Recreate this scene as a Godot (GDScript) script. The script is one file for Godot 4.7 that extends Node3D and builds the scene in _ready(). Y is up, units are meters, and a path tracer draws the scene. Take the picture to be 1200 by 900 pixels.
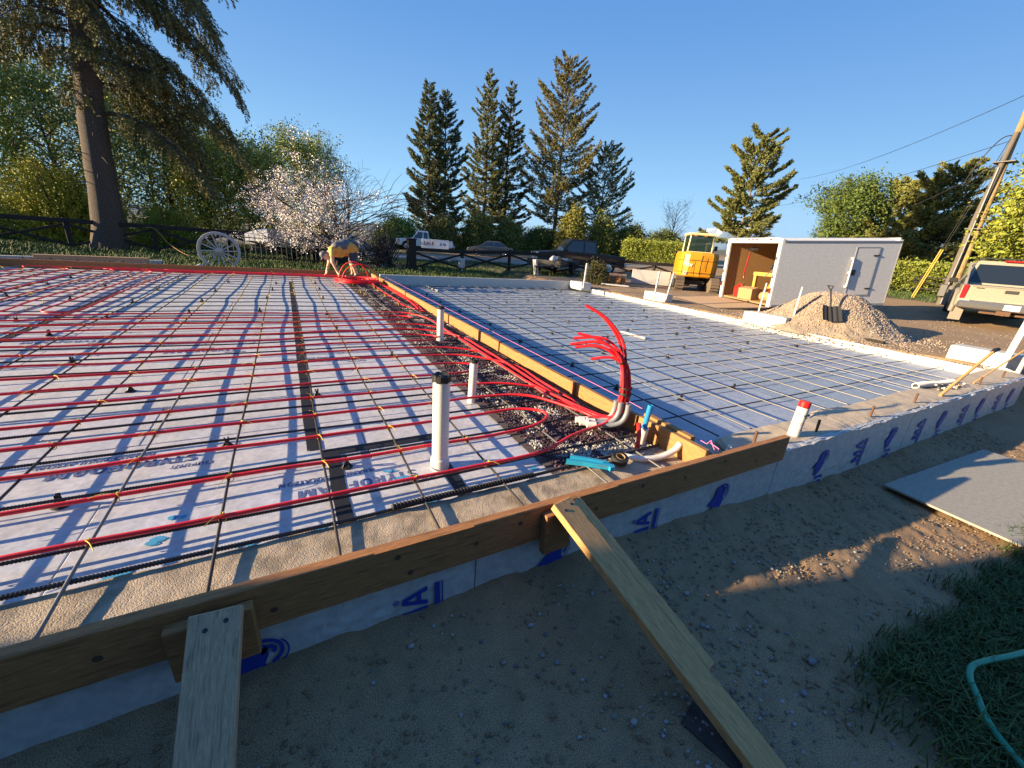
extends Node3D
# A building site on a spring evening: two slab pours ready for concrete, a bent worker with a coil of
# red tube, vehicles and tall pines behind.  Units are metres; y = 0 is the top of the form boards,
# +x runs along the near form board, -z runs away from the camera.

var M := {}
var taken := {}
var rng := RandomNumberGenerator.new()
var relief := FastNoiseLite.new()
var wobble := FastNoiseLite.new()
const SUN := Vector3(-4.1, 1.0, -0.95)

# ---------------------------------------------------------------- mesh building
class Shape:
	var v := PackedVector3Array()
	var n := PackedVector3Array()
	var c := PackedColorArray()
	var tint := Color(1, 1, 1)

	func tri(a: Vector3, b: Vector3, d: Vector3, na := Vector3.ZERO, nb := Vector3.ZERO, nd := Vector3.ZERO) -> void:
		var g := (b - a).cross(d - a)
		if g.length_squared() < 1e-18:
			return
		if na == Vector3.ZERO:
			na = g.normalized(); nb = na; nd = na
		# front faces run clockwise: keep the winding that faces the given normals
		if g.dot(na + nb + nd) > 0.0:
			v.append(a); v.append(d); v.append(b); n.append(na); n.append(nd); n.append(nb)
		else:
			v.append(a); v.append(b); v.append(d); n.append(na); n.append(nb); n.append(nd)
		c.append(tint); c.append(tint); c.append(tint)

	func quad(a: Vector3, b: Vector3, d: Vector3, e: Vector3, out := Vector3.ZERO) -> void:
		tri(a, b, d, out, out, out); tri(a, d, e, out, out, out)

	func box(at: Vector3, size: Vector3, bevel := 0.0, turn := Basis()) -> void:
		var h := size * 0.5
		var b: float = minf(bevel, minf(h.x, minf(h.y, h.z)) * 0.49)
		var q := h - Vector3(b, b, b)
		for ax in 3:
			var u := (ax + 1) % 3
			var w := (ax + 2) % 3
			for s in [-1.0, 1.0]:
				var p: Array = []
				for k in [[-1, -1], [1, -1], [1, 1], [-1, 1]]:
					var t := Vector3.ZERO
					t[ax] = h[ax] * s; t[u] = q[u] * k[0]; t[w] = q[w] * k[1]
					p.append(at + turn * t)
				var nn := Vector3.ZERO
				nn[ax] = s
				nn = turn * nn
				quad(p[0], p[1], p[2], p[3], nn)
			if b > 0.0:
				for s1 in [-1.0, 1.0]:
					for s2 in [-1.0, 1.0]:
						var a1 := Vector3.ZERO; var a2 := Vector3.ZERO
						a1[u] = h[u] * s1; a1[w] = q[w] * s2; a2[u] = q[u] * s1; a2[w] = h[w] * s2
						var lo := Vector3.ZERO; var hi := Vector3.ZERO
						lo[ax] = -q[ax]; hi[ax] = q[ax]
						var nb := Vector3.ZERO
						nb[u] = s1; nb[w] = s2
						nb = (turn * nb).normalized()
						quad(at + turn * (a1 + lo), at + turn * (a1 + hi), at + turn * (a2 + hi), at + turn * (a2 + lo), nb)
		if b > 0.0:
			for sx in [-1.0, 1.0]:
				for sy in [-1.0, 1.0]:
					for sz in [-1.0, 1.0]:
						var sg := Vector3(sx, sy, sz)
						var nc := (turn * sg).normalized()
						tri(at + turn * (Vector3(h.x, q.y, q.z) * sg), at + turn * (Vector3(q.x, h.y, q.z) * sg), at + turn * (Vector3(q.x, q.y, h.z) * sg), nc, nc, nc)

	func tube(pts: PackedVector3Array, radius: Variant, sides := 8, caps := true) -> void:
		var m := pts.size()
		var side := Vector3.ZERO
		var ring_p: Array = []
		var ring_n: Array = []
		for i in m:
			var t: Vector3 = (pts[mini(i + 1, m - 1)] - pts[maxi(i - 1, 0)]).normalized()
			if i == 0:
				side = t.cross(Vector3.UP if absf(t.y) < 0.9 else Vector3.RIGHT).normalized()
			else:
				side = (side - t * side.dot(t)).normalized()
			var up := t.cross(side)
			var r: float = radius[i] if radius is PackedFloat32Array else radius
			var pp := PackedVector3Array(); var nn := PackedVector3Array()
			for k in sides:
				var a := TAU * k / sides
				var d := side * cos(a) + up * sin(a)
				nn.append(d); pp.append(pts[i] + d * r)
			ring_p.append(pp); ring_n.append(nn)
		for i in m - 1:
			for k in sides:
				var l := (k + 1) % sides
				var p0: Vector3 = ring_p[i][k]; var p1: Vector3 = ring_p[i][l]; var p2: Vector3 = ring_p[i + 1][l]; var p3: Vector3 = ring_p[i + 1][k]
				tri(p0, p1, p2, ring_n[i][k], ring_n[i][l], ring_n[i + 1][l])
				tri(p0, p2, p3, ring_n[i][k], ring_n[i + 1][l], ring_n[i + 1][k])
		if caps and m > 1:
			var t0 := (pts[0] - pts[1]).normalized(); var t1 := (pts[m - 1] - pts[m - 2]).normalized()
			for k in sides:
				var l := (k + 1) % sides
				tri(pts[0], ring_p[0][k], ring_p[0][l], t0, t0, t0)
				tri(pts[m - 1], ring_p[m - 1][k], ring_p[m - 1][l], t1, t1, t1)

	func bar(a: Vector3, b: Vector3, r: float, sides := 6) -> void:
		tube(PackedVector3Array([a, b]), r, sides)

	func lathe(at: Transform3D, profile: Array, sides := 16) -> void:      # profile of Vector2(radius, height) from the bottom up
		for i in profile.size() - 1:
			var p: Vector2 = profile[i]; var q: Vector2 = profile[i + 1]
			var slope := Vector2(q.y - p.y, p.x - q.x).normalized()
			for k in sides:
				var a := TAU * k / sides; var b := TAU * (k + 1) / sides
				var da := Vector3(cos(a), 0, sin(a)); var db := Vector3(cos(b), 0, sin(b))
				var na := at.basis * (da * slope.x + Vector3.UP * slope.y); var nb := at.basis * (db * slope.x + Vector3.UP * slope.y)
				var p0 := at * (da * p.x + Vector3.UP * p.y); var p1 := at * (db * p.x + Vector3.UP * p.y)
				var p2 := at * (db * q.x + Vector3.UP * q.y); var p3 := at * (da * q.x + Vector3.UP * q.y)
				if na.length_squared() < 1e-8:
					continue
				tri(p0, p1, p2, na, nb, nb); tri(p0, p2, p3, na, nb, na)

	func prism(at: Transform3D, outline: PackedVector2Array, depth: float) -> void:   # outline in local xy, extruded along local z from 0 to depth
		var idx := Geometry2D.triangulate_polygon(outline)
		var fz := at.basis.z.normalized()
		for k in range(0, idx.size(), 3):
			var a := outline[idx[k]]; var b := outline[idx[k + 1]]; var d := outline[idx[k + 2]]
			tri(at * Vector3(a.x, a.y, depth), at * Vector3(b.x, b.y, depth), at * Vector3(d.x, d.y, depth), fz, fz, fz)
			tri(at * Vector3(a.x, a.y, 0), at * Vector3(b.x, b.y, 0), at * Vector3(d.x, d.y, 0), -fz, -fz, -fz)
		var cw := Geometry2D.is_polygon_clockwise(outline)
		for k in outline.size():
			var a := outline[k]; var b := outline[(k + 1) % outline.size()]
			var e := b - a
			var o := Vector3(e.y, -e.x, 0) * (-1.0 if cw else 1.0)
			if o.length_squared() < 1e-12:
				continue
			quad(at * Vector3(a.x, a.y, 0), at * Vector3(b.x, b.y, 0), at * Vector3(b.x, b.y, depth), at * Vector3(a.x, a.y, depth), (at.basis * o).normalized())

	func loft(sections: Array, caps := true) -> void:      # rings (PackedVector3Array) of one size, joined flat-shaded
		for i in sections.size() - 1:
			var a: PackedVector3Array = sections[i]; var b: PackedVector3Array = sections[i + 1]
			var mid := Vector3.ZERO
			for p in a: mid += p
			for p in b: mid += p
			mid /= a.size() + b.size()
			for k in a.size():
				var l := (k + 1) % a.size()
				var g := (a[l] - a[k]).cross(b[k] - a[k]) + (b[l] - a[l]).cross(b[k] - b[l]) * -1.0
				var o := (a[k] + a[l] + b[k] + b[l]) / 4.0 - mid
				if g.dot(o) < 0: g = -g
				quad(a[k], a[l], b[l], b[k], g.normalized())
		if caps:
			for e in [0, sections.size() - 1]:
				var r: PackedVector3Array = sections[e]
				var mid := Vector3.ZERO
				for p in r: mid += p
				mid /= r.size()
				var nb: PackedVector3Array = sections[1 if e == 0 else e - 1]
				var o := mid - nb[0]
				for k in r.size():
					var g := (r[k] - mid).cross(r[(k + 1) % r.size()] - mid)
					if g.dot(o) < 0: g = -g
					g = g.normalized()
					tri(mid, r[k], r[(k + 1) % r.size()], g, g, g)

	func stone(at: Vector3, size: Vector3, seed_no: int) -> void:       # a rounded, uneven pebble of 48 triangles
		var r := RandomNumberGenerator.new()
		r.seed = seed_no
		var rings: Array = []
		var yaw := Basis(Vector3.UP, r.randf() * TAU)
		for j in 5:
			var la := -PI / 2 + PI * j / 4.0
			var ring := PackedVector3Array()
			for k in 7:
				var a := TAU * k / 7.0
				var d := Vector3(cos(a) * cos(la), sin(la), sin(a) * cos(la)) * r.randf_range(0.8, 1.1)
				if j == 0 or j == 4:
					d = Vector3(0, sin(la), 0)
				ring.append(at + yaw * (d * size * 0.5))
			rings.append(ring)
		for j in 4:
			for k in 7:
				var l := (k + 1) % 7
				var q := [rings[j][k], rings[j][l], rings[j + 1][l], rings[j + 1][k]]
				var nn: Array = []
				for p in q: nn.append(((p - at) / (size * size)).normalized())
				tri(q[0], q[1], q[2], nn[0], nn[1], nn[2]); tri(q[0], q[2], q[3], nn[0], nn[2], nn[3])

	func mesh() -> ArrayMesh:
		var arr := []
		arr.resize(Mesh.ARRAY_MAX)
		arr[Mesh.ARRAY_VERTEX] = v; arr[Mesh.ARRAY_NORMAL] = n; arr[Mesh.ARRAY_COLOR] = c
		var m := ArrayMesh.new()
		if v.size():
			m.add_surface_from_arrays(Mesh.PRIMITIVE_TRIANGLES, arr)
		return m

# ---------------------------------------------------------------- naming
func numbered(called: String, parent: Node = null) -> String:
	var key := called if parent == null else "%d/%s" % [parent.get_instance_id(), called]
	if not taken.has(key):
		taken[key] = 0
		return called
	taken[key] += 1
	return "%s_%03d" % [called, taken[key]]

func tag(o: Node3D, label: String, category: String, group := "", kind := "") -> Node3D:
	o.set_meta("label", label)
	if category: o.set_meta("category", category)
	if group: o.set_meta("group", group)
	if kind: o.set_meta("kind", kind)
	return o

func thing(called: String, label: String, category: String, at := Vector3.ZERO, turn := 0.0, group := "") -> Node3D:
	var o := Node3D.new()
	o.name = numbered(called)
	add_child(o, true)
	o.position = at
	o.rotation.y = turn
	tag(o, label, category, group)
	return o

func part(called: String, s: Variant, m: Material, parent: Node3D, at := Transform3D(), label := "") -> MeshInstance3D:
	var o := MeshInstance3D.new()
	o.mesh = s.mesh() if s is Shape else s
	o.material_override = m
	o.name = numbered(called, parent)
	o.transform = at
	if label: o.set_meta("label", label)
	parent.add_child(o, true)
	return o

func one(called: String, s: Variant, m: Material, label: String, category: String, group := "", at := Transform3D()) -> MeshInstance3D:
	var o := MeshInstance3D.new()
	o.mesh = s.mesh() if s is Shape else s
	o.material_override = m
	o.name = numbered(called)
	o.transform = at
	add_child(o, true)
	tag(o, label, category, group)
	return o

func structure(called: String, s: Variant, m: Material, label: String) -> MeshInstance3D:
	var o := MeshInstance3D.new()
	o.mesh = s.mesh() if s is Shape else s
	o.material_override = m
	o.name = numbered(called)
	add_child(o, true)
	tag(o, label, "", "", "structure")
	return o

func copy(o: Node3D, at: Transform3D, label := "") -> Node3D:
	var d: Node3D = o.duplicate()
	var stem := String(o.name)
	if stem.length() > 4 and stem[stem.length() - 4] == "_" and stem.right(3).is_valid_int():
		stem = stem.left(-4)
	d.name = numbered(stem)
	add_child(d, true)
	d.transform = at
	if label: d.set_meta("label", label)
	return d

func many(called: String, mesh: Mesh, m: Material, places: Array, tints: Array, parent: Node, stuff := true) -> MultiMeshInstance3D:
	var mm := MultiMesh.new()
	mm.transform_format = MultiMesh.TRANSFORM_3D
	mm.use_colors = true
	mm.mesh = mesh
	mm.instance_count = places.size()
	for i in places.size():
		mm.set_instance_transform(i, places[i])
		mm.set_instance_color(i, tints[i % tints.size()] if tints else Color(1, 1, 1))
	var o := MultiMeshInstance3D.new()
	o.multimesh = mm
	o.material_override = m
	o.name = numbered(called, null if parent == self else parent)
	parent.add_child(o, true)
	if stuff: o.set_meta("kind", "stuff")
	return o

# ---------------------------------------------------------------- materials
var tex := {}

func noise_tex(key: String, kind: int, freq: float, octaves: int, stops: Array, size := 512, seed_no := 1, warp := 0.0) -> NoiseTexture2D:
	var f := FastNoiseLite.new()
	f.noise_type = kind
	f.frequency = freq
	f.fractal_octaves = octaves
	f.fractal_gain = 0.55
	f.seed = seed_no
	if warp > 0.0:
		f.domain_warp_enabled = true
		f.domain_warp_amplitude = warp
	var g := Gradient.new()
	g.offsets = PackedFloat32Array(stops.map(func(s): return s[0]))
	g.colors = PackedColorArray(stops.map(func(s): return Color(s[1], s[1], s[1]) if s[1] is float else s[1]))
	var t := NoiseTexture2D.new()
	t.width = size; t.height = size
	t.seamless = true
	t.noise = f
	t.color_ramp = g
	tex[key] = t
	return t

func make_textures() -> void:
	var SX := FastNoiseLite.TYPE_SIMPLEX_SMOOTH
	noise_tex("fine", SX, 0.05, 5, [[0.2, 0.8], [0.5, 0.92], [0.8, 1.0]], 512, 3)
	noise_tex("patchy", SX, 0.012, 4, [[0.25, 0.76], [0.5, 0.92], [0.75, 1.0]], 512, 5)
	noise_tex("faint", SX, 0.03, 5, [[0.2, 0.92], [0.8, 1.0]], 512, 6)
	noise_tex("speck", FastNoiseLite.TYPE_CELLULAR, 0.07, 2, [[0.0, 1.0], [0.35, 0.82], [0.75, 0.5]], 512, 7)
	noise_tex("grit", SX, 0.11, 3, [[0.3, 0.66], [0.5, 0.88], [0.72, 1.0]], 512, 9)
	noise_tex("wood", SX, 0.018, 4, [[0.2, 0.76], [0.42, 0.96], [0.5, 0.85], [0.62, 1.0], [0.85, 0.78]], 512, 11)
	noise_tex("height", SX, 0.06, 4, [[0.0, 0.0], [1.0, 1.0]], 512, 13)
	noise_tex("lumps", FastNoiseLite.TYPE_CELLULAR, 0.05, 2, [[0.0, 1.0], [0.9, 0.0]], 512, 15)
	noise_tex("film", SX, 0.01, 3, [[0.0, 0.0], [1.0, 1.0]], 512, 17, 30.0)

func mat(key: String, col: Color, rough := 0.8, grain := "", grain_scale := Vector3.ONE, bump := "", bump_cm := 0.0, bump_scale := Vector3.ONE, over := "", over_scale := Vector3.ONE, world := true) -> StandardMaterial3D:
	var m := StandardMaterial3D.new()
	m.resource_name = key
	m.albedo_color = col
	m.roughness = rough
	m.vertex_color_use_as_albedo = true
	if grain or bump or over:
		m.uv1_triplanar = true
		m.uv1_world_triplanar = world
		m.uv1_scale = grain_scale
		m.uv2_triplanar = true
		m.uv2_world_triplanar = world
		m.uv2_scale = over_scale
	if grain:
		m.albedo_texture = tex[grain]
	if bump:
		m.heightmap_enabled = true
		m.heightmap_texture = tex[bump]
		m.heightmap_scale = bump_cm
		if not grain:
			m.uv1_scale = bump_scale
	if over:
		m.detail_enabled = true
		m.detail_albedo = tex[over]
		m.detail_blend_mode = BaseMaterial3D.BLEND_MODE_MUL
		m.detail_uv_layer = BaseMaterial3D.DETAIL_UV_2
	M[key] = m
	return m

func lin(r: float, g: float, b: float) -> Color:      # a material colour given as linear reflectance
	return Color(r, g, b).linear_to_srgb()

func leaf(key: String, col: Color, through := 0.35) -> StandardMaterial3D:
	var m := mat(key, col, 0.7)
	m.backlight = Color(col.r * through, col.g * through, col.b * through * 0.6)
	m.cull_mode = BaseMaterial3D.CULL_DISABLED
	return m

func make_materials() -> void:
	var k := Vector3.ONE
	mat("soil", Color.WHITE, 0.95, "grit", k * 3.0, "height", 0.10, k, "faint", k * 0.6)
	mat("concrete", lin(0.60, 0.475, 0.33), 0.95, "grit", k * 6.0, "lumps", 0.16, k, "patchy", k * 0.9)
	mat("smooth_concrete", lin(0.62, 0.50, 0.35), 0.9, "fine", k * 3.0, "height", 0.05, k, "faint", k * 0.8)
	mat("foam", lin(0.60, 0.61, 0.63), 0.5, "faint", k * 1.5, "film", 0.10, k, "faint", k * 0.35)
	mat("foam_blue", lin(0.36, 0.42, 0.50), 0.42, "faint", k * 1.7, "film", 0.10, k, "faint", k * 0.5)
	mat("foam_block", lin(0.62, 0.60, 0.54), 0.8, "faint", k * 2.5, "height", 0.15, k, "faint", k)
	mat("wrap", lin(0.58, 0.58, 0.56), 0.42, "faint", k * 1.3, "film", 0.12, k, "faint", k * 0.6)
	mat("ink_blue", lin(0.01, 0.045, 0.36), 0.5, "faint", k * 4.0)
	mat("ink_pale", lin(0.13, 0.16, 0.33), 0.6, "grit", k * 9.0)
	mat("spray_blue", lin(0.06, 0.42, 0.72), 0.7, "grit", k * 6.0)
	mat("tape_black", lin(0.010, 0.010, 0.011), 0.6, "faint", k * 3.0, "film", 0.1, k)
	mat("rebar", lin(0.055, 0.05, 0.05), 0.5, "grit", k * 12.0)
	M.rebar.metallic = 0.35
	mat("rebar_bright", lin(0.23, 0.22, 0.21), 0.42, "grit", k * 12.0)
	M.rebar_bright.metallic = 0.5
	mat("pex", lin(0.85, 0.02, 0.026), 0.42, "faint", k * 2.0)
	mat("tie", lin(0.78, 0.52, 0.05), 0.5)
	mat("chair", lin(0.012, 0.012, 0.013), 0.5)
	mat("pvc", lin(0.72, 0.70, 0.64), 0.35, "faint", k * 4.0)
	mat("pvc_grey", lin(0.22, 0.235, 0.26), 0.4, "faint", k * 5.0)
	mat("rubber", lin(0.015, 0.015, 0.016), 0.7, "faint", k * 6.0)
	mat("blue_plastic", lin(0.02, 0.24, 0.55), 0.35, "faint", k * 6.0)
	mat("cyan_paint", lin(0.02, 0.30, 0.50), 0.3, "faint", k * 8.0)
	mat("red_plastic", lin(0.62, 0.02, 0.02), 0.35, "faint", k * 6.0)
	mat("pink", lin(0.80, 0.20, 0.42), 0.7)
	# timber: each board runs along its own x axis
	mat("pine", lin(0.66, 0.37, 0.14), 0.7, "wood", Vector3(0.55, 9.0, 9.0), "wood", 0.12, k, "faint", Vector3(0.8, 3, 3), false)
	mat("pine_lit", lin(0.42, 0.215, 0.07), 0.7, "wood", Vector3(0.4, 6.0, 6.0), "wood", 0.08, k, "faint", Vector3(0.7, 3, 3), false)
	mat("form_wood", lin(0.46, 0.20, 0.068), 0.75, "wood", Vector3(0.4, 6.0, 6.0), "wood", 0.08, k, "faint", Vector3(0.7, 2.5, 2.5), false)
	mat("weathered", lin(0.60, 0.40, 0.23), 0.85, "wood", Vector3(0.6, 9.0, 9.0), "wood", 0.10, k, "faint", Vector3(0.9, 3, 3), false)
	mat("knot", lin(0.10, 0.055, 0.03), 0.7, "fine", k * 9.0)
	mat("fence_wood", lin(0.022, 0.017, 0.015), 0.85, "wood", Vector3(0.7, 9, 9), "wood", 0.15, k, "", k, false)
	mat("plywood", lin(0.42, 0.24, 0.10), 0.75, "wood", Vector3(1.2, 3.0, 3.0), "", 0, k, "faint", k)
	mat("sheet_board", lin(0.42, 0.395, 0.33), 0.9, "fine", k * 4.0, "", 0, k, "faint", k * 1.3)
	mat("steel", lin(0.45, 0.44, 0.42), 0.35, "faint", k * 4.0)
	M.steel.metallic = 0.8
	mat("dark_steel", lin(0.03, 0.03, 0.032), 0.5, "fine", k * 5.0)
	mat("rust", lin(0.16, 0.08, 0.045), 0.8, "grit", k * 5.0)
	mat("stone", Color.WHITE, 0.9, "fine", k * 9.0, "height", 0.25, k)
	mat("white_paint", lin(0.64, 0.64, 0.61), 0.35, "faint", k * 1.2)
	mat("grey_white", lin(0.46, 0.46, 0.45), 0.75, "faint", k * 1.5, "height", 0.1, k)
	mat("trailer_skin", lin(0.52, 0.52, 0.52), 0.35, "faint", k * 0.8)
	mat("car_white", lin(0.72, 0.73, 0.74), 0.25)
	mat("car_grey", lin(0.10, 0.11, 0.12), 0.25)
	M.car_grey.metallic = 0.4
	mat("car_black", lin(0.006, 0.007, 0.011), 0.3)
	mat("car_beige", lin(0.34, 0.31, 0.24), 0.3, "faint", k * 1.2)
	M.car_beige.metallic = 0.15
	mat("cladding", lin(0.21, 0.19, 0.16), 0.65, "faint", k * 3.0)
	mat("chrome", lin(0.60, 0.60, 0.58), 0.22, "faint", k * 3.0)
	M.chrome.metallic = 0.9
	mat("tyre", lin(0.018, 0.018, 0.018), 0.85, "fine", k * 8.0)
	mat("glass_dark", lin(0.012, 0.016, 0.02), 0.06)
	M.glass_dark.metallic_specular = 0.7
	mat("lamp_red", lin(0.30, 0.015, 0.02), 0.2)
	mat("lamp_clear", lin(0.75, 0.75, 0.72), 0.15)
	mat("lamp_orange", lin(0.75, 0.25, 0.03), 0.25)
	mat("plate", lin(0.62, 0.68, 0.76), 0.4)
	mat("digger_yellow", lin(0.62, 0.27, 0.012), 0.38, "faint", k * 2.0)
	mat("cab_cream", lin(0.72, 0.62, 0.32), 0.4, "faint", k * 3.0)
	mat("track", lin(0.20, 0.15, 0.11), 0.9, "grit", k * 4.0)
	mat("cardboard", lin(0.38, 0.235, 0.11), 0.85, "faint", k * 4.0)
	mat("dull_yellow", lin(0.52, 0.36, 0.07), 0.6, "faint", k * 4.0)
	mat("tarp", lin(0.36, 0.38, 0.42), 0.6, "faint", k * 1.0, "film", 2.5, k)
	mat("hose_green", lin(0.02, 0.32, 0.18), 0.45, "faint", k * 6.0)
	mat("pole_wood", lin(0.42, 0.29, 0.14), 0.85, "wood", Vector3(5, 0.5, 5), "wood", 0.4, k, "patchy", Vector3(2, 0.4, 2))
	mat("pole_dark", lin(0.14, 0.12, 0.10), 0.85, "wood", Vector3(5, 0.5, 5), "", 0, k)
	mat("wire", lin(0.02, 0.02, 0.022), 0.6)
	mat("bark", lin(0.17, 0.135, 0.11), 0.95, "patchy", Vector3(2.6, 1.6, 2.6), "lumps", 3.0, k, "grit", k * 1.4)
	mat("bark_pale", lin(0.24, 0.20, 0.16), 0.95, "patchy", Vector3(1.5, 0.8, 1.5), "lumps", 2.0, k)
	mat("bark_dark", lin(0.06, 0.05, 0.045), 0.95, "patchy", Vector3(2, 0.8, 2))
	leaf("needle", lin(0.15, 0.15, 0.062), 0.45)
	leaf("leaf", lin(0.17, 0.20, 0.05), 0.9)
	leaf("petal", lin(0.78, 0.71, 0.68), 0.3)
	leaf("grass", lin(0.06, 0.105, 0.022), 0.45)
	mat("mountain", Color.WHITE, 1.0, "faint", k * 0.0008)
	mat("siding", lin(0.36, 0.31, 0.25), 0.8, "faint", k)
	mat("roof", lin(0.10, 0.10, 0.10), 0.9, "fine", k)
	mat("skin", Color.WHITE, 0.55)
	mat("hair", lin(0.05, 0.035, 0.025), 0.7)

# ---------------------------------------------------------------- small maths
func ss(a: float, b: float, x: float) -> float:
	return smoothstep(a, b, x)

func gy(x: float, z: float) -> float:      # height of the ground
	var back := -0.27 + 0.15 * ss(9.55, 9.65, x) + 0.030 * maxf(0.0, x - 15.0) * ss(15.0, 24.0, x)
	back -= 0.12 * ss(0.0, 30.0, -z - 22.0) * ss(6.0, -4.0, x)
	back -= 0.35 * ss(-6.1, -5.8, x) * ss(9.62, 9.56, x) * ss(-13.3, -13.0, z)
	var front := lerpf(-0.445, -0.63, ss(1.2, 4.6, x)) + 0.05 * ss(-0.9, -1.34, z) + 0.05 * ss(-0.5, 0.6, z) * ss(2.0, 4.0, x)
	return lerpf(back, front, ss(-1.75, -1.45, z) * (1.0 - ss(9.6, 11.2, x)))

func on_ground(x: float, z: float, lift := 0.0) -> Vector3:
	return Vector3(x, gy(x, z) + lift, z)

func aim(a: Vector3, b: Vector3, up := Vector3.UP) -> Transform3D:     # origin at a, local x towards b
	var x := (b - a).normalized()
	var z := x.cross(up).normalized()
	return Transform3D(Basis(x, z.cross(x), z), a)

func smooth_path(pts: Array, step := 0.05) -> PackedVector3Array:     # Catmull-Rom through the points
	var out := PackedVector3Array()
	var m := pts.size()
	for i in m - 1:
		var p0: Vector3 = pts[maxi(i - 1, 0)]; var p1: Vector3 = pts[i]; var p2: Vector3 = pts[i + 1]; var p3: Vector3 = pts[mini(i + 2, m - 1)]
		var k := maxi(1, int(ceil(p1.distance_to(p2) / step)))
		for j in k:
			out.append(p1.cubic_interpolate(p2, p0, p3, float(j) / k))
	out.append(pts[m - 1])
	return out

func flat_text(words: String, size: float, font_name := "Droid Sans", bold := true) -> TextMesh:
	var t := TextMesh.new()
	var f := SystemFont.new()
	f.font_names = PackedStringArray([font_name])
	if bold: f.font_weight = 700
	t.font = f
	t.text = words
	t.font_size = 32
	t.pixel_size = size / 32.0
	t.depth = 0.0012
	t.curve_step = 2.0
	return t

# ================================================================ the scene
func _ready() -> void:
	rng.seed = 20240512
	relief.seed = 4
	relief.frequency = 1.0
	relief.fractal_octaves = 4
	wobble.seed = 9
	wobble.frequency = 0.35
	# camera: 1.15 m above the forms, looking down 19 degrees, rolled 4.7 degrees
	var cam := Camera3D.new()
	cam.name = "camera"
	cam.fov = 87.75
	cam.near = 0.05
	cam.far = 12000.0
	var yaw := deg_to_rad(29.7); var pitch := deg_to_rad(19.15); var roll := deg_to_rad(4.7)
	var look := Vector3(sin(yaw) * cos(pitch), -sin(pitch), -cos(yaw) * cos(pitch))
	var right := Vector3(cos(yaw), 0, sin(yaw))
	var up := right.cross(look)
	cam.transform = Transform3D(Basis(right * cos(roll) + up * sin(roll), up * cos(roll) - right * sin(roll), -look), Vector3(0, 1.15, 0))
	add_child(cam)
	cam.current = true
	# sky, air and exposure
	var sky_mat := ProceduralSkyMaterial.new()
	sky_mat.sky_top_color = Color(0.25, 0.455, 0.715)
	sky_mat.sky_horizon_color = Color(0.645, 0.825, 0.93)
	sky_mat.sky_curve = 0.16
	sky_mat.ground_bottom_color = Color(0.30, 0.28, 0.25)
	sky_mat.ground_horizon_color = Color(0.56, 0.70, 0.82)
	sky_mat.ground_curve = 0.03
	sky_mat.sun_angle_max = 40.0
	sky_mat.sun_curve = 0.25
	sky_mat.energy_multiplier = 1.0
	var sky := Sky.new()
	sky.sky_material = sky_mat
	var env := Environment.new()
	env.background_mode = Environment.BG_SKY
	env.sky = sky
	env.background_energy_multiplier = 0.46
	env.ambient_light_source = Environment.AMBIENT_SOURCE_SKY
	env.tonemap_mode = Environment.TONE_MAPPER_LINEAR
	env.tonemap_exposure = 3.2
	env.volumetric_fog_enabled = true
	env.volumetric_fog_density = 0.0
	env.sdfgi_enabled = true
	env.ssao_enabled = true
	env.ssil_enabled = true
	var we := WorldEnvironment.new()
	we.name = "world_environment"
	we.environment = env
	add_child(we)
	# the low evening sun, far to the left and a little ahead
	var sun := DirectionalLight3D.new()
	sun.name = "sun"
	sun.light_energy = 1.6
	sun.light_color = Color(1.0, 0.89, 0.72)
	sun.light_angular_distance = 0.5
	sun.shadow_enabled = true
	sun.look_at_from_position(SUN, Vector3.ZERO, Vector3.UP)
	add_child(sun)

	make_textures()
	make_materials()
	build_ground()
	build_hills()
	build_foundation()
	build_insulation()
	build_forms()
	build_rebar()
	build_tubing()
	build_slab_things()
	build_foreground()
	build_fences()
	build_trees()
	build_vehicles()
	build_excavator()
	build_cargo_trailer()
	build_yard_things()
	build_person()

# ---------------------------------------------------------------- ground
func axis_values(parts: Array) -> PackedFloat32Array:     # [from, to, step] runs, joined
	var out := PackedFloat32Array()
	for p in parts:
		var v: float = p[0]
		while v < p[1] - 1e-4:
			out.append(v)
			v += p[2]
	out.append(parts[-1][1])
	return out

func lawn_share(x: float, z: float) -> float:
	var back := ss(-13.9, -15.0, z + 0.3 * wobble.get_noise_2d(x * 3, z * 3)) * ss(8.6, 6.8, x)
	var far := ss(-16.0, -17.0, z) * ss(60.0, 55.0, x) * ss(14.5, 13.0, x + 0.0 * z)
	var strip := ss(24.6, 25.4, x) * ss(-13.0, -12.0, z) * ss(-5.0, -6.0, z) * ss(34.0, 30.0, x)
	var fore := ss(-0.36, -0.22, z + 0.14 * wobble.get_noise_2d(x * 9, z * 9) - 0.02 * (x - 2.0)) * ss(1.75, 2.2, x + 0.25 * wobble.get_noise_2d(z * 8, x * 8))
	return clampf(maxf(maxf(back, far), maxf(strip, fore)), 0.0, 1.0)

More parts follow.
